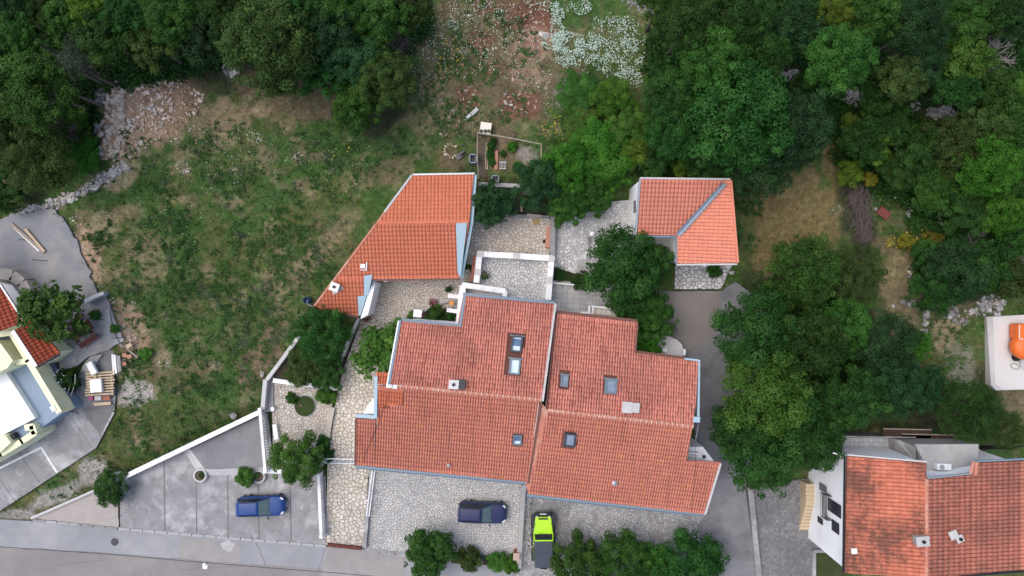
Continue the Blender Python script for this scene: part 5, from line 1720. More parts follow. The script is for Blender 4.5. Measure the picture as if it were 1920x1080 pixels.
WL = 'trees of the wood at the upper left'
WR = 'trees of the wood at the upper right'
YD = 'big trees between the dark drive and the white house'
T = [
    # --- wood, upper left
    (35, 62, 44, 5.5, 'M', 'mid', 'mid green tree at the top left corner of the photo', WL),
    (80, 28, 42, 5.0, 'M', 'dark', 'dark tree second from the corner on the top edge, upper left', WL),
    (124, 40, 46, 5.0, 'M', 'mid', 'mid green tree on the top edge above the grey-green thin tree', WL),
    (76, 168, 78, 6.0, 'L', 'mid', 'broad green tree nearest the left edge above the stone wall', WL),
    (142, 122, 50, 5.5, 'W', 'grey', 'thin grey-green tree with a leaning trunk above the rubble bank', WL),
    (198, 72, 54, 5.5, 'M', 'dark', 'dark round tree directly above the rubble bank', WL),
    (240, 30, 50, 6.0, 'M', 'dark', 'dark tree on the top edge above the rubble bank', WL),
    (285, 80, 50, 5.0, 'M', 'olive', 'olive green tree standing over the top of the rubble bank', WL),
    (322, 30, 58, 6.5, 'L', 'mid', 'tall mid green tree at the top edge right of the rubble bank', WL),
    (388, 70, 54, 5.5, 'M', 'deep', 'deep green tree behind the small heap of white rocks', WL),
    (425, 22, 56, 6.0, 'L', 'dark', 'dark tree at the top edge between two wide crowns', WL),
    (508, 78, 94, 6.5, 'L', 'olive', 'widest olive green crown of the upper left wood, above the meadow', WL),
    (560, 14, 56, 6.0, 'M', 'dark', 'dark crown at the top edge behind the widest olive tree', WL),
    (604, 135, 48, 3.6, 'M', 'gloss', 'round glossy green tree jutting into the meadow', WL),
    (628, 58, 58, 5.5, 'M', 'deep', 'deep green tree behind the round glossy one', WL),
    (664, 100, 60, 5.0, 'L', 'deep', 'dense bluish green tree left of the brush thicket', WL),
    (645, 8, 50, 6.0, 'M', 'mid', 'mid green crown on the top edge above the bluish green tree', WL),
    (716, 34, 52, 5.5, 'M', 'mid', 'mid green tree at the top beside the upper field', WL),
    (768, 14, 42, 4.5, 'M', 'olive', 'outermost olive tree at the top edge beside the flowering field', WL),
    (726, 152, 56, 5.0, 'F', 'olive', 'feathery olive tree at the edge of the upper field', WL),
    (668, 208, 46, 4.0, 'M', 'mid', 'lowest tree of the upper left wood, above the meadow', WL),
    (520, 150, 36, 3.0, 'M', 'olive', 'low olive shrub tree under the widest crown', WL),
    (76, 296, 66, 4.5, 'F', 'olive', 'feathery olive tree above the dry stone wall at the left', WL),
    (12, 150, 60, 5.5, 'M', 'dark', 'dark tree cut by the left edge of the photo', WL),
    (14, 240, 52, 4.0, 'M', 'dark', 'lower dark tree cut by the left edge of the photo', WL),
    (8, 372, 32, 1.8, 'S', 'dark', 'dark bush at the left edge beside the gravel yard', WL),
    (8, 320, 30, 2.0, 'S', 'dark', 'small dark bush at the left edge above the gravel yard', WL),
    (170, 20, 44, 5.5, 'M', 'lime', 'yellowish tree at the top edge over the rubble bank', WL),
    (20, 8, 40, 5.5, 'M', 'deep', 'deep green crown cut by the top left corner', WL),
    (130, 235, 40, 1.2, 'M', 'mid', 'low spreading green shrub left of the rubble bank', WL),
    (150, 290, 42, 1.0, 'M', 'bright', 'low bright shrub in the hollow left of the pale boulders', WL),
    # --- upper field fringe
    (1085, 172, 40, 0.8, 'M', 'mid', 'low green thicket beside the field of white flowers', None),
    (1150, 185, 40, 1.6, 'M', 'bright', 'bright green bush between the white flowers and the large round trees', None),
    (1130, 288, 68, 1.9, 'L', 'bright', 'large bright green bush above the cottage patio', None),
    (1185, 235, 40, 2.2, 'M', 'fresh', 'fresh green bush under the large round trees', None),
    (1195, 280, 30, 2.0, 'S', 'lime', 'yellow-green bush behind the cottage, left of the roof', None),
    (1230, 300, 34, 2.0, 'S', 'dark', 'dark bush directly behind the cottage roof', None),
    (1278, 315, 18, 1.5, 'S', 'lime', 'small yellow-green shrub touching the cottage roof ridge', None),
    (1090, 230, 34, 0.9, 'S', 'fresh', 'low fresh green shrub at the end of the vegetable garden fence', None),
    # --- wood, upper right
    (1290, 45, 62, 6.5, 'L', 'dark', 'dark tree left of centre on the top edge, right wood', WR),
    (1236, 12, 36, 5.0, 'M', 'mid', 'tree at the top edge beside the grey gravel track', WR),
    (1390, 30, 64, 6.5, 'L', 'dark', 'broad dark tree on the top edge above the cottage', WR),
    (1335, 110, 66, 6.5, 'L', 'mid', 'mid green crown above the biggest tree behind the cottage', WR),
    (1425, 100, 56, 6.0, 'L', 'dark', 'dark crown above and right of the biggest tree behind the cottage', WR),
    (1385, 218, 108, 6.5, 'L', 'gloss', 'biggest round dark tree behind the cottage', WR),
    (1262, 180, 60, 5.5, 'L', 'dark', 'dark tree left of the biggest tree behind the cottage', WR),
    (1262, 248, 52, 4.8, 'L', 'gloss', 'glossy tree just above the cottage roof', WR),
    (1488, 245, 74, 5.8, 'L', 'deep', 'bluish green tree right of the biggest tree behind the cottage', WR),
    (1425, 308, 66, 4.8, 'L', 'deep', 'deep green tree at the upper right corner of the cottage', WR),
    (1330, 300, 46, 3.4, 'M', 'dark', 'dark low tree over the cottage ridge', WR),
    (1572, 110, 66, 6.5, 'L', 'mid', 'mid green tree with a wide crown over the stone ridge', WR),
    (1492, 50, 50, 5.5, 'M', 'deep', 'deep green tree on the top edge above the stone ridge', WR),
    (1568, 22, 32, 6.0, 'M', 'lime', 'yellow-green crown on the top edge, right wood', WR),
    (1638, 30, 50, 6.0, 'M', 'mid', 'bright-topped tree right of the yellow-green crown on the top edge', WR),
    (1722, 48, 62, 6.0, 'F', 'deep', 'feathery bluish tree on the top edge, right wood', WR),
    (1722, 118, 48, 5.0, 'F', 'deep', 'feathery bluish tree below the other feathery one', WR),
    (1690, 150, 46, 4.8, 'M', 'olive', 'olive tree above the grey rock outcrop', WR),
    (1645, 185, 36, 3.0, 'M', 'dark', 'dark low tree between the two grey outcrops', WR),
    (1520, 165, 40, 3.2, 'M', 'dark', 'dark low tree beside the leftmost grey outcrop', WR),
    (1806, 44, 48, 5.0, 'M', 'mid', 'mid green tree on the top edge left of the grey dead tree', WR),
    (1868, 22, 46, 5.0, 'M', 'dark', 'dark tree on the top edge above the grey dead tree', WR),
    (1912, 40, 36, 4.5, 'M', 'deep', 'deep green tree in the top right corner', WR),
    (1808, 108, 52, 4.5, 'M', 'fresh', 'light green tree beside the grey dead tree', WR),
    (1790, 165, 44, 3.8, 'M', 'dark', 'dark tree above the right end of the stone ridge', WR),
    (1860, 165, 46, 3.5, 'M', 'mid', 'mid green tree below the grey dead tree', WR),
    (1908, 175, 36, 3.5, 'M', 'fresh', 'fresh green tree cut by the right edge, below the dead tree', WR),
    (1895, 235, 50, 3.8, 'M', 'mid', 'mid green tree at the right edge above the bright one', WR),
    (1845, 240, 48, 3.6, 'M', 'olive', 'olive tree near the right edge, upper right wood', WR),
    (1852, 312, 62, 4.0, 'L', 'bright', 'bright green tree near the right edge above the dry twigs', WR),
    (1910, 330, 44, 3.5, 'M', 'mid', 'mid green tree cut by the right edge beside the bright one', WR),
    (1780, 270, 54, 3.2, 'M', 'olive', 'olive thicket tree right of the yellow shrubs', WR),
    (1722, 280, 46, 3.0, 'M', 'dark', 'dark thicket tree amid yellow shrubs', WR),
    (1616, 262, 46, 3.0, 'M', 'dark', 'dark thicket tree beside the brown path', WR),
    (1668, 232, 40, 2.8, 'M', 'dark', 'dark shrub below the grey rock outcrop', WR),
    (1690, 320, 40, 2.4, 'M', 'dark', 'dark shrub above the daisies and rocks', WR),
    (1755, 355, 46, 2.6, 'M', 'mid', 'green shrub right of the daisies', WR),
    (1812, 392, 48, 2.8, 'M', 'dark', 'dark thicket above the grey dead twigs', WR),
    (1880, 398, 44, 3.0, 'M', 'bright', 'bright tree at the right edge above the dry twigs', WR),
    (1790, 512, 64, 3.2, 'L', 'deep', 'dense dark tree above the tumbled white stones', WR),
    (1752, 545, 44, 2.6, 'M', 'gloss', 'dark tree at the end of the tumbled stone wall', WR),
    (1848, 500, 50, 3.2, 'M', 'dark', 'dark tree right of the dense one above the white stones', WR),
    (1898, 520, 44, 3.2, 'M', 'olive', 'olive tree at the right edge above the concrete pad', WR),
    (1900, 450, 30, 2.4, 'S', 'dark', 'dark bush at the right edge beside the dry twigs', WR),
    (1738, 478, 28, 1.6, 'S', 'gloss', 'small dark bush at the head of the straw-coloured yard', WR),
    (1593, 230, 17, 2.2, 'S', 'lime', 'small yellow shrub beside the brown path, uppermost', WR),
    (1645, 282, 27, 2.6, 'S', 'lime', 'largest yellow shrub in the right thicket', WR),
    (1592, 325, 24, 1.6, 'S', 'lime', 'yellow shrub at the foot of the brown path', WR),
    (1668, 312, 20, 1.8, 'S', 'lime', 'yellow shrub between the brown path and the daisies', WR),
    (1742, 256, 20, 3.0, 'S', 'lime', 'yellow shrub below the right grey outcrop', WR),
    (1632, 336, 13, 1.2, 'S', 'ochre', 'tiny ochre shrub above the brush pile', WR),
    (1700, 455, 16, 0.5, 'S', 'ochre', 'ochre ground shrub among the white rocks, left one', WR),
    (1745, 450, 20, 0.5, 'S', 'ochre', 'ochre ground shrub among the white rocks, right one', WR),
    # --- trees between drive and white house
    (1505, 512, 72, 4.2, 'L', 'mid', 'bright domed tree above the straw-coloured yard', YD),
    (1598, 512, 58, 3.4, 'F', 'olive', 'thin olive tree right of the bright domed tree', YD),
    (1412, 618, 78, 5.2, 'L', 'gloss', 'dark tree overhanging the upper end of the dark drive', YD),
    (1518, 645, 72, 5.2, 'L', 'dark', 'dark tree in the middle of the big cluster', YD),
    (1582, 615, 56, 4.4, 'L', 'mid', 'mid green tree between the olive tree and the cluster', YD),
    (1432, 735, 88, 5.8, 'L', 'fresh', 'lightest crown of the big cluster beside the drive', YD),
    (1590, 745, 64, 5.0, 'L', 'dark', 'dark tree just above the tiled rear terrace', YD),
    (1432, 848, 80, 5.4, 'L', 'gloss', 'lowest dark tree of the cluster beside the cobbled path', YD),
    (1522, 826, 60, 5.2, 'L', 'dark', 'dark tree leaning on the white house corner', YD),
    (1384, 800, 56, 5.0, 'L', 'dark', 'dark tree over the middle of the dark drive', YD),
    (1662, 645, 62, 4.4, 'F', 'deep', 'shadowy bluish tree beside the grey stone wall', YD),
    (1664, 722, 62, 4.4, 'F', 'deep', 'bluish tree behind the boarded strips', YD),
    (1716, 648, 28, 2.6, 'S', 'bright', 'small bright bush beside the grey stone wall', YD),
    (1728, 728, 46, 3.6, 'M', 'deep', 'dark tree between the concrete pad and the annex', YD),
    (1812, 768, 58, 4.2, 'F', 'gloss', 'round feathery tree behind the annex roof', YD),
    (1888, 806, 38, 3.2, 'F', 'olive', 'olive tree with a dark bent trunk near the right edge', YD),
    (1480, 760, 50, 5.5, 'M', 'gloss', 'dark crown filling the middle of the cluster', YD),
    # --- gardens
    (1168, 498, 76, 3.0, 'L', 'gloss', 'big laurel with glossy leaves on the cottage patio', None),
    (1228, 492, 36, 2.4, 'M', 'gloss', 'smaller laurel crown by the cottage steps', None),
    (1184, 568, 46, 2.4, 'M', 'gloss', 'laurel below the big one, over the tiled terrace', None),
    (1224, 594, 42, 2.6, 'M', 'mid', 'green tree at the corner of the brown roof gutter', None),
    (1214, 640, 30, 2.0, 'S', 'bright', 'bright bush beside the rounded terrace', None),
    (925, 385, 44, 2.6, 'M', 'deep', 'small dark tree spilling over the cream patio', None),
    (1010, 345, 48, 2.4, 'M', 'deep', 'tree between the vegetable garden and the cream patio', None),
    (1062, 318, 54, 2.2, 'L', 'bright', 'fresh green fruit tree above the cottage patio', None),
    (1112, 365, 40, 2.0, 'M', 'mid', 'green tree with grey bare twigs above the cottage patio', None),
    (1062, 388, 36, 2.2, 'M', 'mid', 'green tree hanging over the patio wall', None),
    (604, 628, 56, 3.0, 'L', 'gloss', 'dark round tree below the point of the shed roof', None),
    (570, 690, 38, 1.6, 'M', 'olive', 'olive shrub in the walled bed, left one', None),
    (612, 700, 34, 1.5, 'M', 'gloss', 'dark shrub in the walled bed, right one', None),
    (712, 660, 50, 2.4, 'B', 'fresh', 'fig tree with big leaves over the paved ramp', None),
    (745, 622, 22, 1.8, 'B', 'fresh', 'fig branch bush at the upper corner of the house roof', None),
    (558, 860, 48, 2.4, 'M', 'fresh', 'light green tree above the car park balustrade', None),
    (208, 916, 34, 1.5, 'M', 'dark', 'dark spreading bush at the end of the white parapet', None),
    (463, 893, 19, 0.9, 'S', 'fresh', 'small tree in a round planter on the car park', None),
    (612, 742, 19, 0.8, 'S', 'fresh', 'bush in the corner of the round-lawn patio', None),
    (547, 746, 11, 0.5, 'S', 'mid', 'tiny bush beside the round lawn', None),
    (608, 830, 14, 0.6, 'S', 'gloss', 'dark clipped bush beside the paved ramp', None),
    (616, 854, 12, 0.5, 'S', 'gloss', 'small dark shrub at the white gate', None),
    (99, 586, 57, 3.6, 'B', 'mid', 'walnut tree with big leaves over the yellow house', None),
    (804, 1036, 50, 2.2, 'M', 'mid', 'round tree in the roadside bed below the dark blue car', None),
    (880, 1046, 24, 1.0, 'S', 'olive', 'olive shrub beside the white fence in the roadside bed', None),
    (932, 1052, 19, 0.8, 'S', 'fresh', 'fresh shrub spilling over the street kerb', None),
    (956, 1056, 19, 0.8, 'S', 'bright', 'bright shrub under the letterbox pillar', None),
    (1084, 1052, 48, 2.4, 'M', 'mid', 'leftmost tree of the row beside the green off-roader', None),
    (1168, 1050, 58, 2.6, 'L', 'mid', 'middle tree of the row at the lower edge', None),
    (1232, 1062, 46, 2.4, 'M', 'mid', 'small crown between two trees of the lower row', None),
    (1298, 1054, 64, 2.8, 'L', 'gloss', 'rightmost dark round tree of the lower row by the drive', None),
    (1090, 526, 18, 0.8, 'S', 'dark', 'dark bush between the lavender and the big laurel', None),
    (1340, 506, 14, 0.5, 'S', 'dark', 'small dark plants under the cottage corner', None),
    (815, 588, 18, 0.5, 'S', 'mid', 'flower bed shrub beside the white wall', None),
    (850, 590, 14, 0.5, 'S', 'gloss', 'dark shrub in the bed beside the white beams', None),
    (775, 592, 12, 0.4, 'S', 'fresh', 'fresh bush beside the white square table', None),
    (272, 662, 12, 0.5, 'S', 'bright', 'bright weed bush at the lower rubble heap', None),
    (178, 590, 10, 0.4, 'S', 'mid', 'weed bush on the stained concrete yard', None),
    (215, 617, 9, 0.4, 'S', 'fresh', 'weed bush near the black hose', None),
]
SHRUBBY = ('bush', 'shrub', 'plants', 'thicket')
for px, py, r, h, pr_, lf, lb, grp in T:
    small = any(w_ in lb for w_ in SHRUBBY) and 'shrub tree' not in lb and 'thicket tree' not in lb
    tree(px, py, r, h, pr_, lf, lb, 'shrub' if small else 'broadleaf_tree', 'shrub' if small else 'tree', grp, trunk=(h > 1.4), flat=0.3 if ' low' in ' ' + lb and small else 0.62 if (small and r > 30) else 1.0)
tree(1050, 518, 19, 0.45, 'W', 'gloss', 'rounded lavender-like bush below the worn white paving', 'shrub', 'shrub', trunk=False)
# hydrangea with pale flower heads
hy = tree(124, 712, 24, 0.8, 'S', 'dark', 'hydrangea bush with pale blue flower heads by the curved stair', 'hydrangea', 'shrub', trunk=False)
hp = on(124, 712)
rng = np.random.default_rng(5)
fb = MB()
for i in range(60):
    a, rr = rng.uniform(0, 6.28), math.sqrt(rng.uniform(0, 1)) * 1.05
    fb.lathe((hp.x + math.cos(a) * rr, hp.y + math.sin(a) * rr, hp.z + 0.8 + 0.95 * math.sqrt(max(0, 1 - (rr / 1.15) ** 2))), [(0.05, -.05), (0.085, 0), (0.03, .05)], 7)
fo = fb.build('flower_heads', plain('pale_blue_petals', (0.50, 0.58, 0.62), 0.8, 0, .2, .25, 20), None)
fo.parent = hy; fo.matrix_parent_inverse = wmat(hy).inverted(); fo["kind"] = "stuff"

# leafless trees and brush
BARE = [bare_mesh('bare_branches', 31 + i) for i in range(3)]
for px, py, r, h, mat, lb, nm, ct in (
    (1892, 92, 46, 4.6, 'twig', 'grey leafless tree near the top right corner', 'dead_tree', 'tree'),
    (1905, 465, 34, 1.2, 'twig', 'pale dry twig heap at the right edge', 'dead_shrub', 'shrub'),
    (1830, 452, 24, 0.4, 'twig', 'grey dry twig heap among the dark thicket', 'dead_shrub', 'shrub'),
    (748, 78, 30, 1.0, 'twig_d', 'brown leafless brush thicket beside the upper field', 'dead_shrub', 'shrub'),
    (1104, 362, 26, 2.6, 'twig_d', 'bare twiggy branches over the cottage patio', 'dead_shrub', 'shrub'),
    (994, 352, 22, 3.2, 'twig', 'grey twigs poking from the tree beside the vegetable garden', 'dead_shrub', 'shrub'),
    (1706, 80, 26, 4.5, 'twig_d', 'brown twigs between the two feathery bluish trees', 'dead_shrub', 'shrub'),
    (110, 240, 36, 2.2, 'twig_d', 'brown fallen branches beside the hollow left of the rubble bank', 'dead_shrub', 'shrub')):
    g = on(px, py)
    c = W(px, py, g.z + h)
    g = Vector((c.x, c.y, TZ(c.x, c.y)))
    me = BARE[(px + py) % 3]
    o = link(nm, me)
    o.location = g + Vector((0, 0, h * .6))
    s = r * (HC - c.z) / FPX
    o.scale = (s, s, s * .9)
    o.rotation_euler = (0, 0, px * 1.3)
    o.material_slots[0].link = 'OBJECT'; o.material_slots[0].material = M[mat]
    tag(o, lb, ct)
    if h > 1.4:
        tk = MB(); tk.tube([(0, 0, -h * .6 / (s * .9) - .1), (0.02, 0, -h * .3 / (s * .9)), (0, 0, 0)], [0.05, 0.035, 0.02], 6)
        t2 = link('trunk', tk.mesh('trunk', M['bark'])); t2.parent = o
# long brush pile
bp_ = MB()
rnd = random.Random(4)
for i in range(420):
    t = rnd.uniform(0, 1)
    q = on(lerp(1604, 1618, t) + rnd.gauss(0, 10) * (1.1 - t * .5), lerp(352, 450, t) + rnd.gauss(0, 7), rnd.uniform(0.05, 0.75))
    a = rnd.gauss(1.35, .5)
    L = rnd.uniform(.5, 1.5)
    d = Vector((math.cos(a), math.sin(a), rnd.uniform(-.25, .25))) * L / 2
    bp_.tube([q - d, q + Vector((rnd.uniform(-.1, .1), rnd.uniform(-.1, .1), .06)), q + d], [.022, .016, .006], 4, cap=False)
tag(bp_.build('brush_pile', M['twig_d']), 'long pile of cut grey-brown branches beside the dry golden slope', 'brush pile')
# leaning trunks over the rubble bank
for pts, lb in ((((198, 160), (175, 148), (160, 130), (148, 118)), 'grey leaning trunk under the thin grey-green tree'), (((198, 200), (180, 194), (165, 188), (150, 182)), 'dark fallen trunk beside the rubble bank'), (((160, 265), (148, 250), (130, 238), (115, 230)), 'thin bare trunk in the hollow left of the pale boulders')):
    tb = MB(); tb.tube([on(a, b, 0.2 + i * .7) for i, (a, b) in enumerate(pts)], [.17, .14, .10, .05], 7)
    tag(tb.build('tree_trunk', M['bark'], None, True), lb, 'trunk')
tb = MB(); tb.tube([on(1835, 838, .3), on(1848, 832, 1.2), on(1862, 830, 2.0), on(1880, 822, 2.6)], [.2, .17, .13, .07], 7)
tag(tb.build('tree_trunk', mottled('dark_bark', (.03, .025, .02), .3, 2, .95), None, True), 'dark bent trunk right of the annex roof', 'trunk')

# undergrowth on the woodland floor: one mass of low leaves
rg = np.random.default_rng(321)
UG = [(150, 60, 330, 110, 3200), (66, 240, 85, 100, 1100), (150, 200, 26, 60, 160), (560, 40, 250, 80, 1900), (690, 130, 66, 66, 450), (1450, 100, 240, 180, 3000), (1760, 150, 240, 240, 4200), (1840, 400, 120, 110, 1300), (1815, 500, 80, 46, 500), (1500, 700, 150, 180, 1800), (1690, 740, 80, 44, 350), (1250, 270, 60, 70, 500), (1665, 295, 50, 50, 450)]
P_, T_a = [], []
for zx, zy, rx, ry, n in UG:
    a = rg.uniform(0, 6.28, n); r = np.sqrt(rg.random(n))
    pxs, pys = zx + np.cos(a) * r * rx, zy + np.sin(a) * r * ry
    z0 = 3.5
    X_ = (pxs - 960) * (HC - z0) / FPX; Y_ = (540 - pys) * (HC - z0) / FPX
    k = ~in_any(X_, Y_, .5)
    for qx, qy, qr in ((1480, 142, 22), (1602, 182, 26), (1765, 212, 32), (1717, 201, 13), (436, 130, 18), (188, 180, 18), (1225, 20, 30), (1565, 270, 18)):
        k &= ((pxs - qx) / qr) ** 2 + ((pys - qy) / (qr * .7)) ** 2 > 1
    X_, Y_ = X_[k], Y_[k]
    Z_ = TZn(X_, Y_)
    for x_, y_, z_ in zip(X_, Y_, Z_):
        m = 9
        d = rg.normal(0, 1, (m, 3)); d[:, 2] = np.abs(d[:, 2])
        d /= np.linalg.norm(d, axis=1)[:, None]
        P_.append(np.array((x_, y_, z_ + .1)) + d * rg.uniform(.25, .75) * np.array((1, 1, .8)))
        T_a.append(np.clip(rg.normal(.45, .2) + rg.normal(0, .1, m), 0, 1))
P_ = np.concatenate(P_); T_a = np.concatenate(T_a)
V, F = leaf_cloud(P_, np.tile(np.array((0, 0, 1.0)), (len(P_), 1)), .30, rg, spread=.5)
me = mesh_np('undergrowth', V, F, 4, LEAF['dark'])
at = me.attributes.new('tint', 'FLOAT', 'POINT'); at.data.foreach_set('value', np.repeat(T_a, 4).astype(np.float32))
tag(link('undergrowth', me), 'low dark undergrowth covering the woodland floor', 'undergrowth', None, 'stuff')
# ---------------------------------------------------------------- grass, weeds, flowers
def to_px(x, y, z):
    k = FPX / (HC - z)
    return 960 + x * k, 540 - y * k

M['grass'] = (lambda t: (t.color(t.n("ShaderNodeAttribute", attribute_name="col").outputs["Color"]), t.mat)[1])(NT('grass_blades').set(0.8, 0, 0.15))
M['grass'].use_backface_culling = False

def scatter(n, seed, x0=-48, x1=48, y0=-27, y1=27):
    rg = np.random.default_rng(seed)
    x = rg.uniform(x0, x1, n); y = rg.uniform(y0, y1, n)
    keep = ~in_any(x, y, 0.12)
    yr = np.interp(x, [p.x for p in ROADW], [p.y for p in ROADW])
    keep &= y > yr + 0.35
    return x[keep], y[keep], rg

def tufts(name, label, x, y, rg, blades, hgt, spread, width, colf, cat='grass', up=1.0):
    n = len(x)
    z = TZn(x, y)
    base_c = colf(x, y, z)
    V = np.zeros((n, blades, 3, 3), np.float32); C = np.zeros((n, blades, 3, 3), np.float32)
    hs = hgt * rg.uniform(0.5, 1.4, n)
    for b in range(blades):
        a = rg.uniform(0, 2 * np.pi, n); l = rg.uniform(0.35, 1.0, n) * spread
        dx, dy = np.cos(a), np.sin(a)
        w = width * rg.uniform(0.6, 1.4, n)
        ox, oy = x + rg.normal(0, spread * .25, n), y + rg.normal(0, spread * .25, n)
        V[:, b, 0] = np.stack([ox - dy * w, oy + dx * w, z - 0.02], 1)
        V[:, b, 1] = np.stack([ox + dy * w, oy - dx * w, z - 0.02], 1)
        V[:, b, 2] = np.stack([ox + dx * l, oy + dy * l, z + hs * rg.uniform(0.5, 1.1, n) * up], 1)
        br = rg.uniform(0.72, 1.32, n)[:, None]
        for k in range(3):
            C[:, b, k] = base_c * br
    V = V.reshape(-1, 3); C = np.clip(C.reshape(-1, 3), 0.004, 1)
    me = mesh_np(name, V, np.arange(len(V), dtype=np.int32), 3, M['grass'])
    set_col(me, 'col', C)
    o = link(name, me)
    tag(o, label, cat, None, 'stuff')
    return o

def weight(px, py, zones):
    w = np.zeros(px.shape)
    for zx, zy, rx, ry, st in zones:
        d = ((px - zx) / rx) ** 2 + ((py - zy) / ry) ** 2
        w = np.maximum(w, st * np.clip(1.5 - d, 0, 1))
    return w

# open grassland; thin out where the earth is bare
x, y, rg = scatter(190000, 51)
z = TZn(x, y)
px, py = to_px(x, y, z)
gc = ground_color(x, y, z)
green = (gc[:, 1] - gc[:, 0] * 0.9) * 8
bare = weight(px, py, [(270, 200, 90, 75, 1), (225, 260, 45, 60, .9), (1000, 45, 40, 55, 1), (878, 180, 25, 22, .9), (975, 195, 40, 24, .9), (255, 735, 36, 26, 1), (175, 885, 32, 24, .9), (105, 930, 52, 15, .9), (165, 470, 20, 70, .8), (250, 620, 24, 60, .8), (900, 75, 24, 20, .7),
                         (425, 215, 45, 24, .6), (490, 210, 20, 12, .9), (258, 822, 14, 10, 1), (940, 290, 50, 45, .5)])
wood = weight(px, py, [(150, 40, 330, 110, 1), (560, 40, 250, 110, 1), (1450, 90, 230, 190, 1), (1780, 130, 250, 240, 1), (1500, 720, 150, 170, 1)])
pk = rg.random(len(x)) < (0.5 + np.clip(green, 0, .5)) * (1 - bare * .9) * (1 - wood * .85)
x, y = x[pk], y[pk]
def col_grass(x, y, z):
    c = ground_color(x, y, z)
    n = fbm(x * 1.7, y * 1.7, 61)[:, None]
    g = np.array((0.058, 0.125, 0.027))
    t = np.clip((n - 0.36) * 4, 0, 1) * 0.62
    return (c * (1 - t) + g * t) * 1.28
tufts('meadow_grass', 'rough grass of the meadow and slopes', x, y, rg, 5, 0.16, 0.20, 0.022, col_grass)

# straw coloured dry stalks
x, y, rg = scatter(70000, 52)
px, py = to_px(x, y, TZn(x, y))
w = weight(px, py, [(545, 490, 34, 64, 1), (600, 460, 64, 34, 1), (520, 570, 32, 70, 1), (420, 300, 200, 60, .3), (650, 425, 50, 24, .8), (270, 460, 40, 30, .8), (310, 520, 50, 40, .5), (240, 405, 40, 20, .6), (400, 690, 30, 20, .8), (430, 620, 20, 20, .6),
                    (1470, 400, 110, 95, .9), (1565, 280, 24, 90, .8), (1450, 470, 45, 40, .9), (1690, 560, 46, 90, .9), (1640, 640, 40, 22, .9), (1780, 660, 70, 80, .5), (880, 230, 120, 60, .35), (330, 790, 100, 40, .45), (425, 215, 60, 30, .6),
                    (385, 245, 60, 40, .5), (700, 340, 80, 30, .4), (360, 590, 130, 100, .30), (1665, 440, 50, 40, .6)])
nn = fbm(x * .9, y * .9, 71)
pk = rg.random(len(x)) < w * np.clip((nn - .3) * 3, 0.1, 1)
x, y = x[pk], y[pk]
def col_straw(x, y, z):
    t = rg.random(len(x))[:, None]
    px, py = to_px(x, y, z)
    g = ((px > 1380) & (py < 520))[:, None]
    a = np.where(g, np.array((0.19, 0.145, 0.065)), np.array((0.27, 0.21, 0.115)))
    b = np.where(g, np.array((0.27, 0.20, 0.09)), np.array((0.38, 0.31, 0.19)))
    return a * (1 - t) + b * t
tufts('dry_grass', 'straw-coloured dry grass on the slopes', x, y, rg, 6, 0.28, 0.24, 0.014, col_straw)

# leafy weeds in patches
x, y, rg = scatter(110000, 53)
px, py = to_px(x, y, TZn(x, y))
n1 = fbm(x * .42, y * .42, 81); n2 = fbm(x * 1.6, y * 1.6, 82)
w = weight(px, py, [(420, 440, 190, 150, 1), (330, 420, 170, 130, .9), (480, 320, 200, 90, .85), (380, 620, 190, 150, .8), (560, 690, 60, 60, .6), (700, 300, 90, 60, .6), (650, 520, 60, 50, .9), (880, 130, 130, 130, .7), (1120, 160, 60, 40, 1), (1080, 240, 60, 60, .9),
                    (330, 800, 120, 60, .6), (180, 900, 90, 50, .4), (1700, 400, 70, 60, .8), (1780, 650, 60, 70, .4), (1200, 300, 60, 40, .9), (250, 300, 80, 60, .6), (1400, 400, 30, 90, .8), (130, 260, 60, 70, 1), (1890, 590, 60, 25, .8)])
pk = (rg.random(len(x)) < w * np.clip((n1 - .37) * 6, 0.10, 1) * np.clip((n2 - .33) * 4, 0.12, 1))
x, y = x[pk], y[pk]
C_W1, C_W2, C_W3 = np.array((0.046, 0.108, 0.028)), np.array((0.078, 0.158, 0.038)), np.array((0.095, 0.135, 0.070))
def col_weed(x, y, z):
    n = fbm(x * .6, y * .6, 85)[:, None]
    t = np.clip((n - .35) * 3.2, 0, 1)
    c = C_W1 * (1 - t) + C_W2 * t
    s = (fbm(x * .9 + 50, y * .9, 86) > .66)[:, None]
    return np.where(s, C_W3, c)
tufts('meadow_weeds', 'leafy green weeds in patches over the meadow', x, y, rg, 9, 0.34, 0.30, 0.055, col_weed, 'weeds', 0.9)

# white flowers
def flowers(name, label, px, py, size, cols, seed, jz=0.35):
    rg = np.random.default_rng(seed)
    P = np.array([tuple(WZ(a, b, TZ)) for a, b in zip(px, py)])
    keep = ~in_any(P[:, 0], P[:, 1], 0.0)
    P = P[keep]
    n = len(P)
    P[:, 2] += rg.uniform(.12, jz, n)
    s = size * rg.uniform(.55, 1.35, n)
    ang = rg.uniform(0, 6.28, n)
    V = np.zeros((n, 6, 3)); tilt = rg.normal(0, .25, (n, 2))
    for k in range(6):
        a = ang + k * math.pi / 3
        rr = s * rg.uniform(.75, 1.1, n)
        dx, dy = np.cos(a) * rr, np.sin(a) * rr
        V[:, k] = P + np.stack([dx, dy, dx * tilt[:, 0] + dy * tilt[:, 1]], 1)
    me = mesh_np(name, V.reshape(-1, 3), np.arange(n * 6, dtype=np.int32), 6, M['grass'])
    t = rg.random(n)[:, None]
    c = np.array(cols[0]) * (1 - t) + np.array(cols[1]) * t
    set_col(me, 'col', np.repeat(c, 6, 0))
    return tag(link(name, me), label, 'flowers', None, 'stuff')

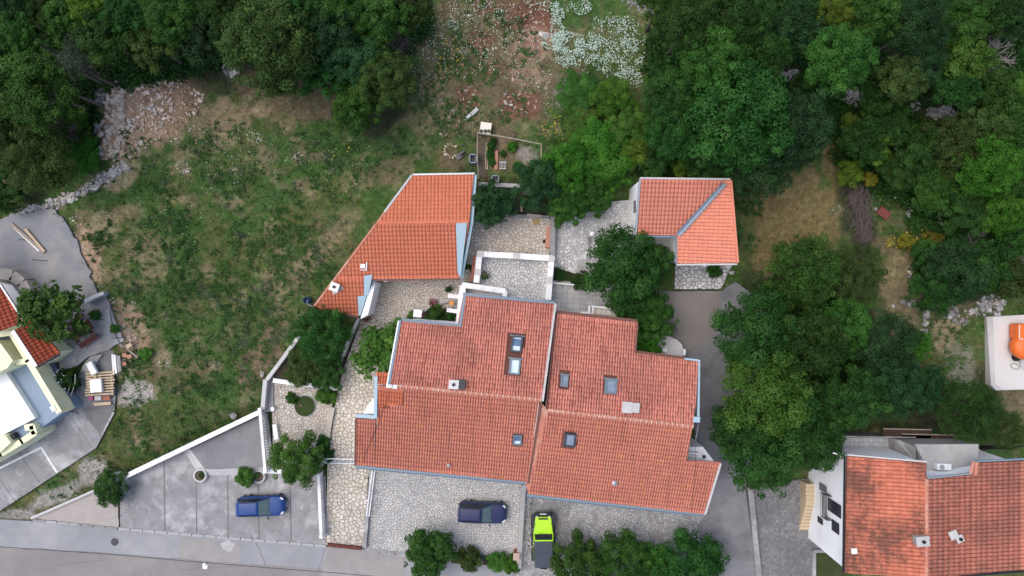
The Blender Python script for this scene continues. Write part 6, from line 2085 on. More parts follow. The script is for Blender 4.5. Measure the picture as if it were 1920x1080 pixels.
def flower_field(zones, seed, noise=.9):
    rg = np.random.default_rng(seed)
    X, Y = [], []
    for zx, zy, rx, ry, n in zones:
        a = rg.uniform(0, 6.28, n); r = np.sqrt(rg.uniform(0, 1, n))
        px, py = zx + np.cos(a) * r * rx, zy + np.sin(a) * r * ry
        nn = fbm(px * .07, py * .07, 95, 3)
        k = rg.random(n) < np.clip((nn - .36) * 4.5 * noise + (1 - noise), .04, 1)
        X.append(px[k]); Y.append(py[k])
    return np.concatenate(X), np.concatenate(Y)
fx, fy = flower_field([(1140, 65, 36, 42, 620), (1180, 85, 30, 55, 760), (1165, 115, 42, 45, 600), (1178, 150, 26, 20, 380), (1045, 50, 14, 50, 700), (1055, 80, 42, 20, 1000), (1075, 100, 50, 26, 800), (1100, 85, 40, 20, 500), (1085, 15, 26, 14, 240), (1020, 10, 60, 12, 200), (1110, 120, 60, 20, 350)], 1)
flowers('white_flowers', 'dense white blossom in the upper field', fx, fy, 0.042, ((0.26, 0.38, 0.27), (0.58, 0.68, 0.59)), 2)
fx, fy = flower_field([(840, 60, 60, 60, 240), (880, 90, 70, 60, 300), (940, 20, 40, 20, 120), (790, 90, 20, 40, 90), (960, 100, 60, 50, 260), (900, 30, 60, 30, 180), (850, 50, 10, 10, 60), (935, 28, 10, 10, 80), (1020, 180, 60, 40, 120), (800, 150, 40, 60, 120),
                       (560, 275, 140, 30, 50), (345, 315, 14, 12, 70), (400, 330, 60, 30, 40), (480, 258, 16, 12, 70), (470, 300, 80, 26, 50), (1700, 350, 30, 40, 150), (1565, 395, 14, 12, 30), (230, 155, 14, 10, 40), (690, 540, 60, 60, 0), (380, 420, 120, 60, 60), (420, 240, 40, 40, 40), (640, 330, 60, 40, 40)], 3, .6)
flowers('wild_daisies', 'scattered white daisies over both meadows', fx, fy, 0.032, ((0.40, 0.45, 0.36), (0.70, 0.74, 0.66)), 4)
fx, fy = flower_field([(845, 110, 30, 40, 50), (1650, 345, 40, 40, 30), (1720, 450, 36, 26, 200), (1060, 215, 30, 20, 40), (1045, 240, 30, 26, 60), (650, 290, 40, 20, 20), (1675, 455, 20, 10, 60)], 5, .6)
flowers('yellow_flowers', 'scattered yellow flowers among the weeds', fx, fy, 0.06, ((0.30, 0.22, 0.02), (0.42, 0.34, 0.04)), 6)

# ---------------------------------------------------------------- stones
def rock_mesh(seed):
    rnd = random.Random(seed)
    bm = bmesh.new()
    for i in range(14):
        v = Vector((rnd.gauss(0, 1), rnd.gauss(0, 1), rnd.gauss(0, 1))).normalized()
        bm.verts.new((v.x * rnd.uniform(.75, 1.1), v.y * rnd.uniform(.6, 1.0), v.z * rnd.uniform(.5, .8)))
    bmesh.ops.convex_hull(bm, input=bm.verts[:])
    for v in [v for v in bm.verts if not v.link_faces]:
        bm.verts.remove(v)
    me = bpy.data.meshes.new('stone')
    bm.to_mesh(me)
    bm.free()
    return me
M['lime'] = stone_mat('pale_limestone', [(0, (0.31, 0.28, 0.245)), (0.3, (0.44, 0.40, 0.355)), (0.7, (0.53, 0.49, 0.44)), (1, (0.60, 0.565, 0.52))])
M['limewarm'] = stone_mat('earth_stained_limestone', [(0, (0.33, 0.22, 0.15)), (0.35, (0.48, 0.36, 0.27)), (0.7, (0.55, 0.45, 0.37)), (1, (0.62, 0.56, 0.50))])
M['limegrey'] = stone_mat('grey_limestone', [(0, (0.17, 0.165, 0.165)), (0.4, (0.25, 0.245, 0.245)), (1, (0.36, 0.355, 0.35))])
M['limered'] = stone_mat('red_earth_stone', [(0, (0.24, 0.12, 0.08)), (0.5, (0.36, 0.22, 0.16)), (1, (0.50, 0.40, 0.33))])
ROCKS = {}
def rocks(mat):
    if mat not in ROCKS:
        L = []
        for i in range(7):
            me = rock_mesh(900 + i)
            me.materials.append(M[mat])
            L.append(me)
        ROCKS[mat] = L
    return ROCKS[mat]

def stones(name, label, cat, pts, sizes, mats, seed, limit=300, lift=0.25, part='stone'):
    """a heap or wall of stones: pts photo pixels; the largest as single parts, the rest as one"""
    rnd = random.Random(seed)
    order = sorted(range(len(pts)), key=lambda i: -sizes[i])
    c0 = on(*pts[order[0]])
    t = thing(name, label, cat, c0)
    rest = {m: MB() for m in mats}
    for k, i in enumerate(order):
        s = sizes[i]
        m = mats[0] if len(mats) == 1 else rnd.choice(mats)
        p = on(*pts[i]) + Vector((0, 0, s * lift))
        me = rnd.choice(rocks(m))
        Mx = Matrix.Translation(p) @ Matrix.Rotation(rnd.uniform(0, 6.28), 4, 'Z') @ Matrix.Rotation(rnd.uniform(-.35, .35), 4, 'X') @ Matrix.Diagonal((s * rnd.uniform(.8, 1.25), s * rnd.uniform(.75, 1.1), s * rnd.uniform(.6, .9), 1))
        if k < limit:
            o = bpy.data.objects.new(part, me)
            COL.objects.link(o)
            o.parent = t
            o.matrix_basis = wmat(t).inverted() @ Mx
        else:
            rest[m].add([Mx @ v.co for v in me.vertices], [tuple(f.vertices) for f in me.polygons])
    for m, mb in rest.items():
        if mb.v:
            o = mb.build('small_stones', M[m], t)
            o["kind"] = "stuff"
    return t

def line_pts(poly, n, width, seed, jit=1.0):
    rnd = random.Random(seed)
    seg = [math.hypot(poly[i + 1][0] - poly[i][0], poly[i + 1][1] - poly[i][1]) for i in range(len(poly) - 1)]
    out = []
    for _ in range(n):
        r = rnd.uniform(0, sum(seg))
        for i, L in enumerate(seg):
            if r <= L:
                break
            r -= L
        t = r / L
        a, b = poly[i], poly[i + 1]
        nx_, ny_ = -(b[1] - a[1]) / L, (b[0] - a[0]) / L
        o = rnd.gauss(0, width * .45)
        o = max(-width, min(width, o))
        out.append((lerp(a[0], b[0], t) + nx_ * o, lerp(a[1], b[1], t) + ny_ * o))
    return out

def blob_pts(zones, seed):
    rnd = random.Random(seed)
    out = []
    for zx, zy, rx, ry, n in zones:
        for _ in range(n):
            a, r = rnd.uniform(0, 6.283), math.sqrt(rnd.uniform(0, 1))
            out.append((zx + math.cos(a) * r * rx, zy + math.sin(a) * r * ry))
    return out

def rs(n, lo, hi, seed, p=2.2):
    rnd = random.Random(seed)
    return [lo + (hi - lo) * rnd.random() ** p for _ in range(n)]

pts = blob_pts([(215, 200, 20, 35, 90), (208, 250, 18, 45, 110), (250, 165, 40, 18, 110), (300, 150, 45, 16, 110), (270, 205, 60, 45, 520), (230, 275, 40, 30, 150), (330, 190, 50, 40, 150), (260, 240, 50, 40, 160), (200, 285, 12, 14, 30), (345, 240, 40, 40, 70), (372, 182, 10, 10, 30)], 1)
sz = rs(len(pts), .05, .24, 2, 3.6)
for i, (a, b) in enumerate(pts):
    if a < 232 and random.random() < .55:
        sz[i] = random.uniform(.2, .42)
stones('rubble_bank', 'bank of pale and rust-stained rubble at the meadow edge', 'rubble', pts, sz, ['lime', 'limewarm', 'limewarm', 'limewarm'], 3)
pts = line_pts([(240, 312), (215, 320), (190, 340), (150, 362), (110, 380), (70, 392), (20, 408)], 460, 10, 4)
stones('dry_stone_wall', 'tumbled white dry stone wall above the gravel yard', 'wall', pts, rs(len(pts), .10, .30, 5, 1.8), ['lime', 'lime', 'limegrey'], 6)
pts = blob_pts([(436, 130, 14, 14, 55)], 7)
stones('rock_heap', 'small heap of white rocks under the wood edge', 'rocks', pts, rs(len(pts), .14, .34, 8, 1.3), ['lime', 'limegrey'], 9)
pts = blob_pts([(188, 180, 12, 16, 40)], 10)
stones('rock_heap', 'shaded grey rocks beside the fallen trunk', 'rocks', pts, rs(len(pts), .14, .3, 11, 1.3), ['limegrey'], 12)
pts = blob_pts([(166, 262, 10, 12, 18), (148, 282, 6, 10, 8), (178, 240, 14, 10, 8)], 13)
stones('rock_heap', 'white boulders in the green hollow left of the rubble bank', 'rocks', pts, rs(len(pts), .14, .36, 14, 1.3), ['limegrey', 'lime'], 15)
pts = line_pts([(196, 550), (215, 580), (240, 625), (252, 640)], 130, 9, 16) + blob_pts([(240, 640, 20, 14, 130), (232, 690, 18, 22, 60)], 17)
stones('brick_rubble', 'pinkish broken brick heap along the concrete yard', 'rubble', pts, rs(len(pts), .05, .17, 18, 2), ['limewarm', 'limered', 'lime'], 19)
pts = blob_pts([(255, 735, 36, 26, 240), (310, 678, 14, 14, 30)], 20)
t = stones('gravel_heap', 'pale gravel heap beside the pallet', 'gravel', pts, rs(len(pts), .04, .12, 21, 2), ['lime'], 22, 0)
t["kind"] = "stuff"
pts = blob_pts([(175, 885, 30, 24, 200), (110, 928, 50, 12, 160), (35, 962, 30, 8, 60)], 23)
t = stones('roadside_gravel', 'pale gravel strip beside the concrete drive', 'gravel', pts, rs(len(pts), .03, .10, 24, 2), ['lime', 'limegrey'], 25, 0)
t["kind"] = "stuff"
pts = line_pts([(138, 405), (150, 450), (165, 500), (180, 545)], 110, 14, 26)
stones('yard_rubble', 'scattered pink stones along the gravel yard', 'rubble', pts, rs(len(pts), .04, .15, 27, 2.2), ['limewarm', 'lime'], 28, 60)
pts = blob_pts([(1005, 30, 24, 40, 70), (1008, 60, 30, 20, 50), (970, 40, 40, 40, 70), (880, 182, 22, 22, 60), (975, 190, 40, 25, 60), (900, 130, 120, 110, 160), (905, 15, 26, 16, 30), (1000, 150, 40, 26, 40), (860, 230, 60, 30, 50)], 29)
stones('field_stones', 'loose pale stones strewn over the red dug earth', 'stones', pts, rs(len(pts), .04, .16, 30, 2.6), ['limewarm', 'lime', 'limered'], 31, 120)
pts = line_pts([(1690, 565), (1712, 568), (1732, 575)], 26, 6, 32) + line_pts([(1735, 580), (1733, 600), (1732, 625)], 40, 6, 33) + [(1745, 573), (1758, 572), (1737, 588)]
stones('grey_stone_wall', 'short grey stone wall between the straw yards', 'wall', pts, rs(len(pts) - 3, .12, .34, 34, 1.3) + [.45, .32, .4], ['limegrey', 'limegrey', 'lime'], 35)
pts = blob_pts([(1780, 582, 16, 14, 40), (1858, 570, 26, 16, 110), (1830, 585, 22, 8, 40), (1800, 600, 18, 10, 18)], 36)
stones('rock_heap', 'tumbled white rocks above the concrete pad', 'rocks', pts, rs(len(pts), .10, .34, 37, 1.6), ['lime', 'limegrey'], 38)
for lb, z_, m_ in (('grey rock outcrop at the upper left end of the stone ridge', [(1480, 142, 20, 9, 60)], 'limegrey'), ('grey rock outcrop in the middle of the stone ridge', [(1602, 182, 24, 12, 80)], 'limegrey'), ('grey rock outcrop at the right end of the stone ridge', [(1765, 212, 30, 11, 90), (1717, 201, 10, 9, 24)], 'limegrey')):
    pts = blob_pts(z_, len(lb))
    t = stones('rock_outcrop', lb, 'rocks', pts, rs(len(pts), .12, .34, 40, 1.5), [m_], 41)
pts = blob_pts([(1705, 398, 12, 10, 5), (1760, 412, 20, 10, 6), (1722, 440, 8, 10, 3), (1856, 424, 8, 6, 5), (1675, 575, 10, 5, 2), (1684, 602, 8, 4, 2), (1706, 515, 4, 10, 3), (1650, 383, 0, 0, 0), (1640, 390, 3, 3, 1)], 42)
stones('white_boulders', 'scattered white boulders among the ochre shrubs', 'rocks', pts, rs(len(pts), .16, .42, 43, 1.2), ['lime', 'limegrey'], 44)
for lb, px_, py_, s_, m_ in (('big white boulder beside the red pit', 1018, 66, .55, 'lime'), ('boulder at the foot of the grey retaining wall', 492, 702, .34, 'lime'), ('white boulder in the middle of the meadow', 353, 322, .22, 'lime'), ('white boulder beside the meadow rubble', 251, 566, .24, 'lime'), ('white boulder above the long parapet', 439, 778, .42, 'limegrey'), ('pale boulder near the cottage corner', 1370, 511, .32, 'lime'), ('pale boulder among the red earth', 948, 192, .26, 'lime'), ('square pale block among the red earth', 958, 198, .22, 'lime'), ('round whitish stone on the concrete yard', 195, 598, .30, 'lime')):
    o = link('boulder', random.choice(rocks(m_)))
    o.location = on(px_, py_, s_ * .3); o.scale = (s_, s_, s_ * .8); o.rotation_euler = (0, 0, px_)
    tag(o, lb, 'boulder')
# gravel track in the far corner of the upper field
pts = line_pts([(1150, -20), (1190, 8), (1225, 22), (1260, 48)], 260, 14, 45)
t = stones('gravel_track', 'grey gravel track between the white flowers and the wood', 'gravel', pts, rs(len(pts), .05, .18, 46, 2), ['limegrey'], 47, 0)
t["kind"] = "stuff"

# weeds in the joints along paving edges
x, y = [], []
rg = np.random.default_rng(77)
for k, n in (('terrace_w', 160), ('terrace_e', 160), ('walk', 200), ('lot', 160), ('planted', 80), ('cpatio', 120), ('cobble', 160), ('drive', 120), ('ndrive', 160), ('glot', 160), ('patio', 60)):
    pl = PLATW[k][0]
    for _ in range(n):
        i = int(rg.integers(len(pl))); t = rg.random()
        p = pl[i].lerp(pl[(i + 1) % len(pl)], t)
        x.append(p.x + rg.normal(0, .12)); y.append(p.y + rg.normal(0, .12))
x, y = np.array(x), np.array(y)
_old = TZn
def zt(x, y):
    out = _old(x, y)
    for pl, zf in PLATW.values():
        ins = in_poly_np(x, y, pl)
        for i in np.nonzero(ins)[0]:
            out[i] = max(out[i], zf(x[i], y[i]) if callable(zf) else zf)
    return out
TZn = zt
tufts('joint_weeds', 'small weeds growing along the paving edges', x, y, rg, 6, 0.10, 0.11, 0.02, lambda x, y, z: np.tile(np.array((0.05, 0.095, 0.028)), (len(x), 1)), 'weeds')
TZn = _old
# ---------------------------------------------------------------- walls, parapets, railings
def strip_wall(pts, z, t, zb, mat, name, label, cat='wall', cap=None, parent=None, capz=0.06, capw=0.08):
    """a wall that follows photo points at its top height z"""
    Z = z if isinstance(z, (list, tuple)) else [z] * len(pts)
    P = [W(a, b, zz) for (a, b), zz in zip(pts, Z)]
    root = thing(name, label, cat, P[0] - Vector((0, 0, 0.5))) if parent is None else parent
    n = len(P)
    L, Rr = [], []
    for i in range(n):
        d1 = (P[i] - P[i - 1]) if i > 0 else (P[1] - P[0])
        d2 = (P[i + 1] - P[i]) if i < n - 1 else d1
        d = (Vector((d1.x, d1.y, 0)).normalized() + Vector((d2.x, d2.y, 0)).normalized()).normalized()
        s_ = Vector((-d.y, d.x, 0))
        L.append(P[i] + s_ * t / 2); Rr.append(P[i] - s_ * t / 2)
    mb = MB()
    for i in range(n - 1):
        q = [Rr[i], Rr[i + 1], L[i + 1], L[i]]
        mb.prism([Vector(p) for p in q], [Vector((p.x, p.y, zb)) for p in q])
    mb.build('wall_body', mat, root)
    if cap is not None:
        mc = MB()
        for i in range(n - 1):
            k = (t + capw) / t
            c = [(p - m) * k + m for p, m in ((Rr[i], P[i]), (Rr[i + 1], P[i + 1]), (L[i + 1], P[i + 1]), (L[i], P[i]))]
            mc.prism([p + Vector((0, 0, capz + .002 * i)) for p in c], [p + Vector((0, 0, .002)) for p in c])
        mc.build('coping', cap, root)
    return root

strip_wall([(233, 894), (350, 838), (490, 771)], 1.15, 0.30, 0.0, M['conc'], 'parapet_wall', 'long white-topped parapet between the car park and the meadow', 'wall', M['cap'], capz=.10, capw=.12)
# balustrades
def balustrade(a, b, zb, h, n, label, wall_h=0.0, rail_w=0.25):
    A, B = W(*a, zb + h), W(*b, zb + h)
    t = thing('balustrade', label, 'balustrade', Vector((A.x, A.y, zb)), 'white balustrades of the car park')
    d = (B - A).normalized(); s_ = Vector((-d.y, d.x, 0))
    MB().bar(A - Vector((0, 0, .06)), B - Vector((0, 0, .06)), rail_w, 0.14).build('handrail', M['cap'], t)
    A0, B0 = Vector((A.x, A.y, zb + .07)), Vector((B.x, B.y, zb + .07))
    MB().bar(A0, B0, rail_w * 1.2, 0.14).build('plinth', M['conc'], t)
    me = None
    for i in range(n):
        p = A0.lerp(B0, (i + .5) / n)
        hh = h - .26
        mb = MB(); mb.lathe((0, 0, 0), [(0.07, 0), (0.07, .05), (0.045, .08), (0.075, hh * .32), (0.05, hh * .6), (0.04, hh * .85), (0.065, hh * .95), (0.065, hh)], 10)
        if me is None:
            me = mb.mesh('baluster', M['cap'], True)
        o = bpy.data.objects.new('baluster', me); COL.objects.link(o); o.parent = t
        o.matrix_basis = wmat(t).inverted() @ Matrix.Translation(Vector((p.x, p.y, zb + .14)))
    for p in (A, B):
        MB().box((p.x, p.y, zb + h / 2 + .02), (rail_w * 1.15, rail_w * 1.15, h + .1), math.atan2(d.y, d.x)).build('post', M['cap'], t)
    return t
balustrade((487, 768), (497, 884), 0.75, 1.1, 21, 'white balustrade along the upper car park beside the round-lawn patio')
balustrade((597, 892), (602, 1006), 0.35, 1.1, 21, 'white balustrade between the car park and the paved ramp')
strip_wall([(495, 776), (509, 884)], 0.85, 0.55, 0.0, M['conc'], 'retaining_wall', 'grey wall carrying the white balustrade above the round-lawn patio')
strip_wall([(605, 892), (611, 1004)], 0.35, 0.5, 0.0, M['conc'], 'retaining_wall', 'grey wall under the balustrade beside the paved ramp')
strip_wall([(500, 883), (528, 884)], 1.2, 0.3, 0.0, M['white'], 'garden_wall', 'short white wall at the end of the upper balustrade', 'wall', M['cap'])
strip_wall([(508, 768), (513, 766)], 1.3, 0.35, 0.3, M['white'], 'gate_pillar', 'white gate pillar at the head of the balustrade', 'pillar')
strip_wall([(514, 796), (518, 824)], 1.25, 0.35, 0.3, M['white'], 'gate_pillar', 'white wall panel beside the round-lawn patio', 'wall')
strip_wall([(560, 631), (530, 672), (500, 712)], [2.2, 1.9, 1.6], 0.32, 0.3, M['conc_l'], 'garden_wall', 'grey garden wall between the meadow and the dark walled bed', 'wall')
strip_wall([(497, 712), (492, 768)], 1.6, 0.35, 0.3, M['conc_l'], 'garden_wall', 'grey wall end below the meadow corner', 'wall')
MB_ = MB(); MB_.block([W(a, b, 0.98) for a, b in ((498, 714), (512, 714), (513, 772), (495, 772))], 0.2)
struct(MB_.build('concrete_landing', M['conc']), 'grey concrete landing beside the round-lawn patio')
strip_wall([(512, 713), (540, 717), (632, 728)], 1.5, 0.30, 0.3, M['white'], 'garden_wall', 'white wall above the round-lawn patio', 'wall', M['cap'])
MB_ = MB(); MB_.block([W(a, b, 1.3) for a, b in ((530, 672), (560, 636), (640, 640), (672, 610), (634, 724), (512, 710))], 0.2)
struct(MB_.build('planting_bed', M['soil']), 'dark soil bed inside the garden walls')
strip_wall([(673, 596), (655, 632), (642, 668)], [2.3, 2.2, 2.0], 0.24, 0.6, M['conc_l'], 'garden_wall', 'grey coping between the dark bed and the paved ramp', 'wall')
strip_wall([(642, 668), (634, 700), (630, 724)], [1.7, 1.6, 1.5], 0.14, 0.6, M['conc_d'], 'garden_wall', 'dark low kerb below the grey coping of the paved ramp', 'wall')
strip_wall([(624, 764), (617, 800), (613, 836)], [1.25, 1.2, 1.1], 0.30, 0.2, M['fascia'], 'garden_wall', 'pale stone-topped wall between the round lawn and the paved ramp', 'wall', M['flag_warm'])
# flagged ramp edging to the forecourt, with white rails
strip_wall([(697, 884), (688, 965), (683, 1028)], 0.55, 0.32, 0.0, M['conc'], 'ramp_wall', 'grey wall between the paved ramp and the forecourt', 'wall')
rt_ = thing('ramp_rail', 'pair of white rails on the wall beside the paved ramp', 'railing', W(695, 900, .6))
for off in (0, 5):
    MB().bar(W(698 + off, 880, 1.3), W(687 + off, 968, 1.3), 0.07, 0.07).build('rail', M['metal_w'], rt_)
for t_ in (0.02, .5, .98):
    q = W(lerp(698, 687, t_), lerp(880, 968, t_), 1.3); MB().bar(q, q - Vector((0, 0, .75)), .06, .06).build('rail_post', M['metal_w'], rt_)
MB().bar(W(684, 939, 1.33), W(691, 938, 1.33), .07, .06).build('latch_bar', M['metal_w'], rt_)
# white slatted gate
gt_ = thing('garden_gate', 'white slatted gate across the paved ramp', 'gate', W(636, 868, .5))
for yy in (860, 868):
    MB().bar(W(602, yy, 1.5 if yy == 860 else .75), W(669, yy + 1, 1.5 if yy == 860 else .75), 0.07, 0.07).build('gate_rail', M['metal_w'], gt_)
for i in range(26):
    xx = 604 + i * 2.5
    MB().bar(W(xx, 860, 1.5), W(xx + 1.0, 868, 0.75), 0.035, 0.035).build('slat', M['metal_w'], gt_)
g2 = MB(); g2.bar(WZ(614, 1021, .3), WZ(678, 1028, .3), 0.28, 0.22)
tag(g2.build('gate_threshold', M['gate_red'], None, False, .01), 'dark red sliding gate rail at the foot of the paved ramp', 'gate rail')
# half-round planters on the car park
for a, b, lb, plant in ((378, 890, 'half-round concrete planter at the ramp lip', True), (487, 892, 'half-round concrete planter holding the small tree', True)):
    c = W(a, b, Z_LOT)
    t = thing('planter', lb, 'planter', c, 'round planters on the car park')
    MB().lathe(c, [(0.62, 0), (0.60, .34), (0.46, .36), (0.44, .2)], 20).build('rim', M['conc_l'], t)
    MB().lathe(c + Vector((0, 0, .2)), [(0.44, 0), (0.44, .06), (0.1, .08)], 16).build('earth', M['soil_d'], t)
tree(380, 889, 8, 0.4, 'S', 'olive', 'tiny plant in the planter at the ramp lip', 'shrub', 'shrub', trunk=False)
c = W(223, 904, .08)
t = thing('planter', 'half-round kerb planter under the dark spreading bush', 'planter', c, 'round planters on the car park')
MB().lathe(c, [(1.0, 0), (0.98, .3), (0.84, .32), (0.8, .2)], 22).build('rim', M['conc_l'], t)
# round lawn
c = W(572, 761, 0.87)
rl_ = thing('round_lawn', 'clipped round lawn bed in the small patio', 'lawn', c)
MB().lathe(c, [(0.98, 0), (0.98, .06), (0.90, .08), (0.88, .04)], 32).build('stone_ring', M['conc'], rl_)
MB().lathe(c, [(0.89, 0), (0.88, .09), (0.4, .12), (.02, .13)], 32).build('turf', mottled('lawn_turf', (0.040, 0.062, 0.018), .25, 3, .95, 20, .6), rl_)
MB().lathe(c + Vector((-.28, .1, .12)), [(0.05, 0), (0.05, .16), (0.08, .18), (.02, .24)], 10).build('lawn_lamp', M['terra'], rl_)
tf = MB(); rnd = random.Random(9)
for i in range(1600):
    a, r_ = rnd.uniform(0, 6.28), math.sqrt(rnd.random()) * .87
    p = c + Vector((math.cos(a) * r_, math.sin(a) * r_, .07)); q = Vector((rnd.gauss(0, .03), rnd.gauss(0, .03), rnd.uniform(.05, .11)))
    w_ = Vector((math.cos(a * 7), math.sin(a * 7), 0)) * .012
    tf.add([p - w_, p + w_, p + q], [(0, 1, 2)])
o = tf.build('grass_blades', plain('turf_blades', (0.05, 0.085, 0.022), .8, 0, .2, .3, 9), rl_); o["kind"] = "stuff"
# dark small plot beside the ramp
MB_ = MB(); MB_.block([W(a, b, 1.0) for a, b in ((601, 822), (614, 818), (611, 850), (603, 852))], .3)
struct(MB_.build('planting_bed', M['soil']), 'small dark bed under the clipped bush')

# --- terrace parapets in white
pz = 3.55
par = thing('terrace_parapet', 'white parapet with square posts round the crazy-paved terrace', 'parapet', W(965, 478, 2.6))
def parapet(a, b, t=0.42, z=pz, zb=2.0):
    strip_wall([a, b], z, t, zb, M['white'], '', '', '', M['cap'], par, .05, .06)
parapet((898, 476), (1035, 484)); parapet((1034, 486), (1028, 562)); parapet((899, 478), (893, 530))
for a, b in ((900, 476), (967, 480), (1034, 485), (1030, 525), (896, 510)):
    MB().box(W(a, b, pz + .06), (0.52, 0.52, 0.22), R(-4)).build('post_cap', M['fascia'], par)
par2 = thing('stair_parapet', 'white L-shaped parapet at the rear corner of the house', 'parapet', W(868, 560, 1.8))
_p = par; par = par2
parapet((866, 534), (948, 546), .40, 3.7, 1.5); parapet((947, 545), (946, 560), .34, 3.68, 1.5); parapet((868, 535), (860, 608), .46, 3.72, 1.5)
par = _p
for i, (a, b) in enumerate((((840, 554), (864, 557)), ((838, 581), (860, 584)))):
    tag(MB().bar(W(*a, 3.4), W(*b, 3.4), .34, .3).build('pergola_beam', M['cap']), ['upper', 'lower'][i] + ' white beam sticking out from the L-shaped parapet', 'beam')
struct(MB().block([W(a, b, 2.62) for a, b in ((873, 541), (945, 551), (944, 562), (872, 556))], 1.5).build('stair_landing', M['fascia']), 'grey-beige strip between the L-shaped parapet and the roof')
struct(MB().block([W(a, b, 2.0) for a, b in ((843, 560), (864, 562), (862, 582), (842, 580))], 1.2).build('door_landing', M['tile_grey']), 'grey doorstep slab between the two white beams')
# small flower bed
struct(MB().block([W(a, b, 1.75) for a, b in ((792, 590), (835, 578), (862, 588), (860, 606), (780, 598))], 1.0).build('planting_bed', M['soil']), 'dark flower bed along the rear white wall')
strip_wall([(786, 588), (815, 574), (846, 563)], 1.85, .14, 1.2, M['conc'], 'bed_kerb', 'thin grey kerb round the flower bed', 'kerb')
# steps and brick pillar beside the shed
for i in range(4):
    st = MB().block([W(a, b, 2.2 - i * .16) for a, b in ((876, 474 + i * 5), (892, 476 + i * 5), (891, 482 + i * 5), (875, 480 + i * 5))], 1.3).build('stone_step', M['flag_warm'])
    tag(st, ['top', 'second', 'third', 'bottom'][i] + ' stone step between the shed and the brick pier', 'step', 'steps beside the shed')
bk = thing('brick_pier', 'narrow red brick pier beside the white parapet', 'wall', W(890, 500, 2.2))
A, B = W(891, 480, 3.3), W(886, 520, 3.3)
MB().bar(A - Vector((0, 0, .6)), B - Vector((0, 0, .6)), 0.30, 1.2).build('core', M['mortar'], bk)
for k in range(22):
    p = A.lerp(B, (k + .5) / 22) 
    MB().box((p.x, p.y, 3.31), (.33, .072, .09), R(-7)).build('brick', M['brick'], bk)
tag(MB().box(W(885, 524, 2.1), (.55, .35, .5), R(10)).build('terracotta_trough', M['terra']), 'reddish trough at the foot of the brick pier', 'trough')
# upper patio furniture
strip_wall([(1037, 395), (1036, 480)], 3.0, .42, 1.6, M['conc'], 'patio_wall', 'grey wall between the cream patio and the worn white paving', 'wall')
bb = thing('brick_bench', 'long low brick bench along the grey patio wall', 'bench', W(1028, 440, 2.3))
A, B = W(1030, 424, 2.75), W(1026, 464, 2.75)
MB().bar(A - Vector((0, 0, .25)), B - Vector((0, 0, .25)), .34, .44).build('base', M['brick'], bb)
for k in range(8):
    a, b = A.lerp(B, (k + .04) / 8), A.lerp(B, (k + .96) / 8)
    MB().bar(a + Vector((0, 0, .03)), b + Vector((0, 0, .03)), .40, .06).build('brick', M['terra'], bb)
tag(MB().lathe(W(1021, 453, 2.27), [(.13, 0), (.17, .28), (.14, .28), (.12, .05)], 14).build('bucket', M['black'], None, True), 'small black bucket beside the brick bench', 'bucket')
tag(MB().box(W(1006, 416, 2.30), (.60, .52, .05), R(-3)).build('doormat', mottled('tan_mat', (.36, .25, .13), .2, 3, .95)), 'square tan mat on the cream patio', 'mat')
strip_wall([(880, 401), (1030, 407)], 2.5, .25, 1.5, M['conc'], 'patio_kerb', 'grey kerb behind the cream patio', 'kerb')
tag(MB().bar(W(988, 403, 2.62), W(1016, 406, 2.62), .25, .1).build('stone_slab', M['lime']), 'row of white stones on the patio kerb', 'stones')
# narrow soil strip above the patio with dividing boards
struct(MB().block([W(a, b, 2.55) for a, b in ((880, 352), (1030, 352), (1030, 400), (880, 398))], 1.5).build('planting_bed', M['soil']), 'dark planting strip above the cream patio')
tag(MB().bar(W(950, 356, 2.75), W(949, 392, 2.75), .10, .12).build('bed_board', M['wood_g']), 'board dividing the dark planting strip', 'board')
tag(MB().bar(W(977, 380, 2.75), W(978, 397, 2.75), .14, .1).build('bed_board', M['wood']), 'short pale board in the dark planting strip', 'board')
strip_wall([(898, 345), (986, 349)], 3.05, .34, 2.0, M['conc'], 'garden_wall', 'grey concrete wall below the vegetable garden', 'wall')
# lamp post by the cottage patio
tag(MB().lathe(W(1108, 440, 2.3), [(.07, 0), (.05, .1), (.05, .9), (.24, .95), (.26, 1.05), (.16, 1.2), (.02, 1.25)], 16).build('garden_lamp', M['metal_w'], None, True), 'white globe lamp on the worn white paving', 'lamp')
dg = MB()
for off in (0, .16):
    A = W(1040, 492, 2.325) + Vector((off, -off, 0)); B = W(1190, 390, 2.325) + Vector((off, -off, 0)); dg.bar(A, B, .05, .012)
dg.bar(W(1106, 445, 2.325), W(1104, 490, 2.325), .3, .012)
dg.build('drain_line', M['conc'], bpy.data.objects['paved_patio.002'])
strip_wall([(1033, 530), (1100, 536), (1146, 542)], 2.6, .12, 1.8, M['cap'], 'terrace_kerb', 'thin white kerb above the grey tiled terrace', 'kerb')
# balcony on the rear right
bl = thing('rear_balcony', 'narrow tiled balcony with white edges behind the brown gutter', 'balcony', W(1150, 590, 2.4))
B4 = [W(1110, 574, 3.4), W(1196, 584, 3.4), W(1194, 606, 3.4), W(1108, 596, 3.4)]
MB().slab(B4, .3).build('floor_slab', M['mortar'], bl)
MB().block([p - Vector((0, 0, .3)) for p in [W(1114, 580, 3.4), W(1190, 590, 3.4), W(1190, 604, 3.4), W(1112, 596, 3.4)]], 1.8).build('support_wall', M['white'], bl)
square_tiles('floor_tile', [(p.x, p.y) for p in B4], 3.405, .42, .42, .03, R(-6), M['flag_warm'], bl)
for a, b in (((1109, 574), (1197, 584)), ((1197, 584), (1194, 650)), ((1112, 575), (1110, 596)), ((1105, 573), (1103, 596))):
    MB().bar(W(*a, 3.5), W(*b, 3.5), .14, .16).build('edge_coping', M['cap'], bl)
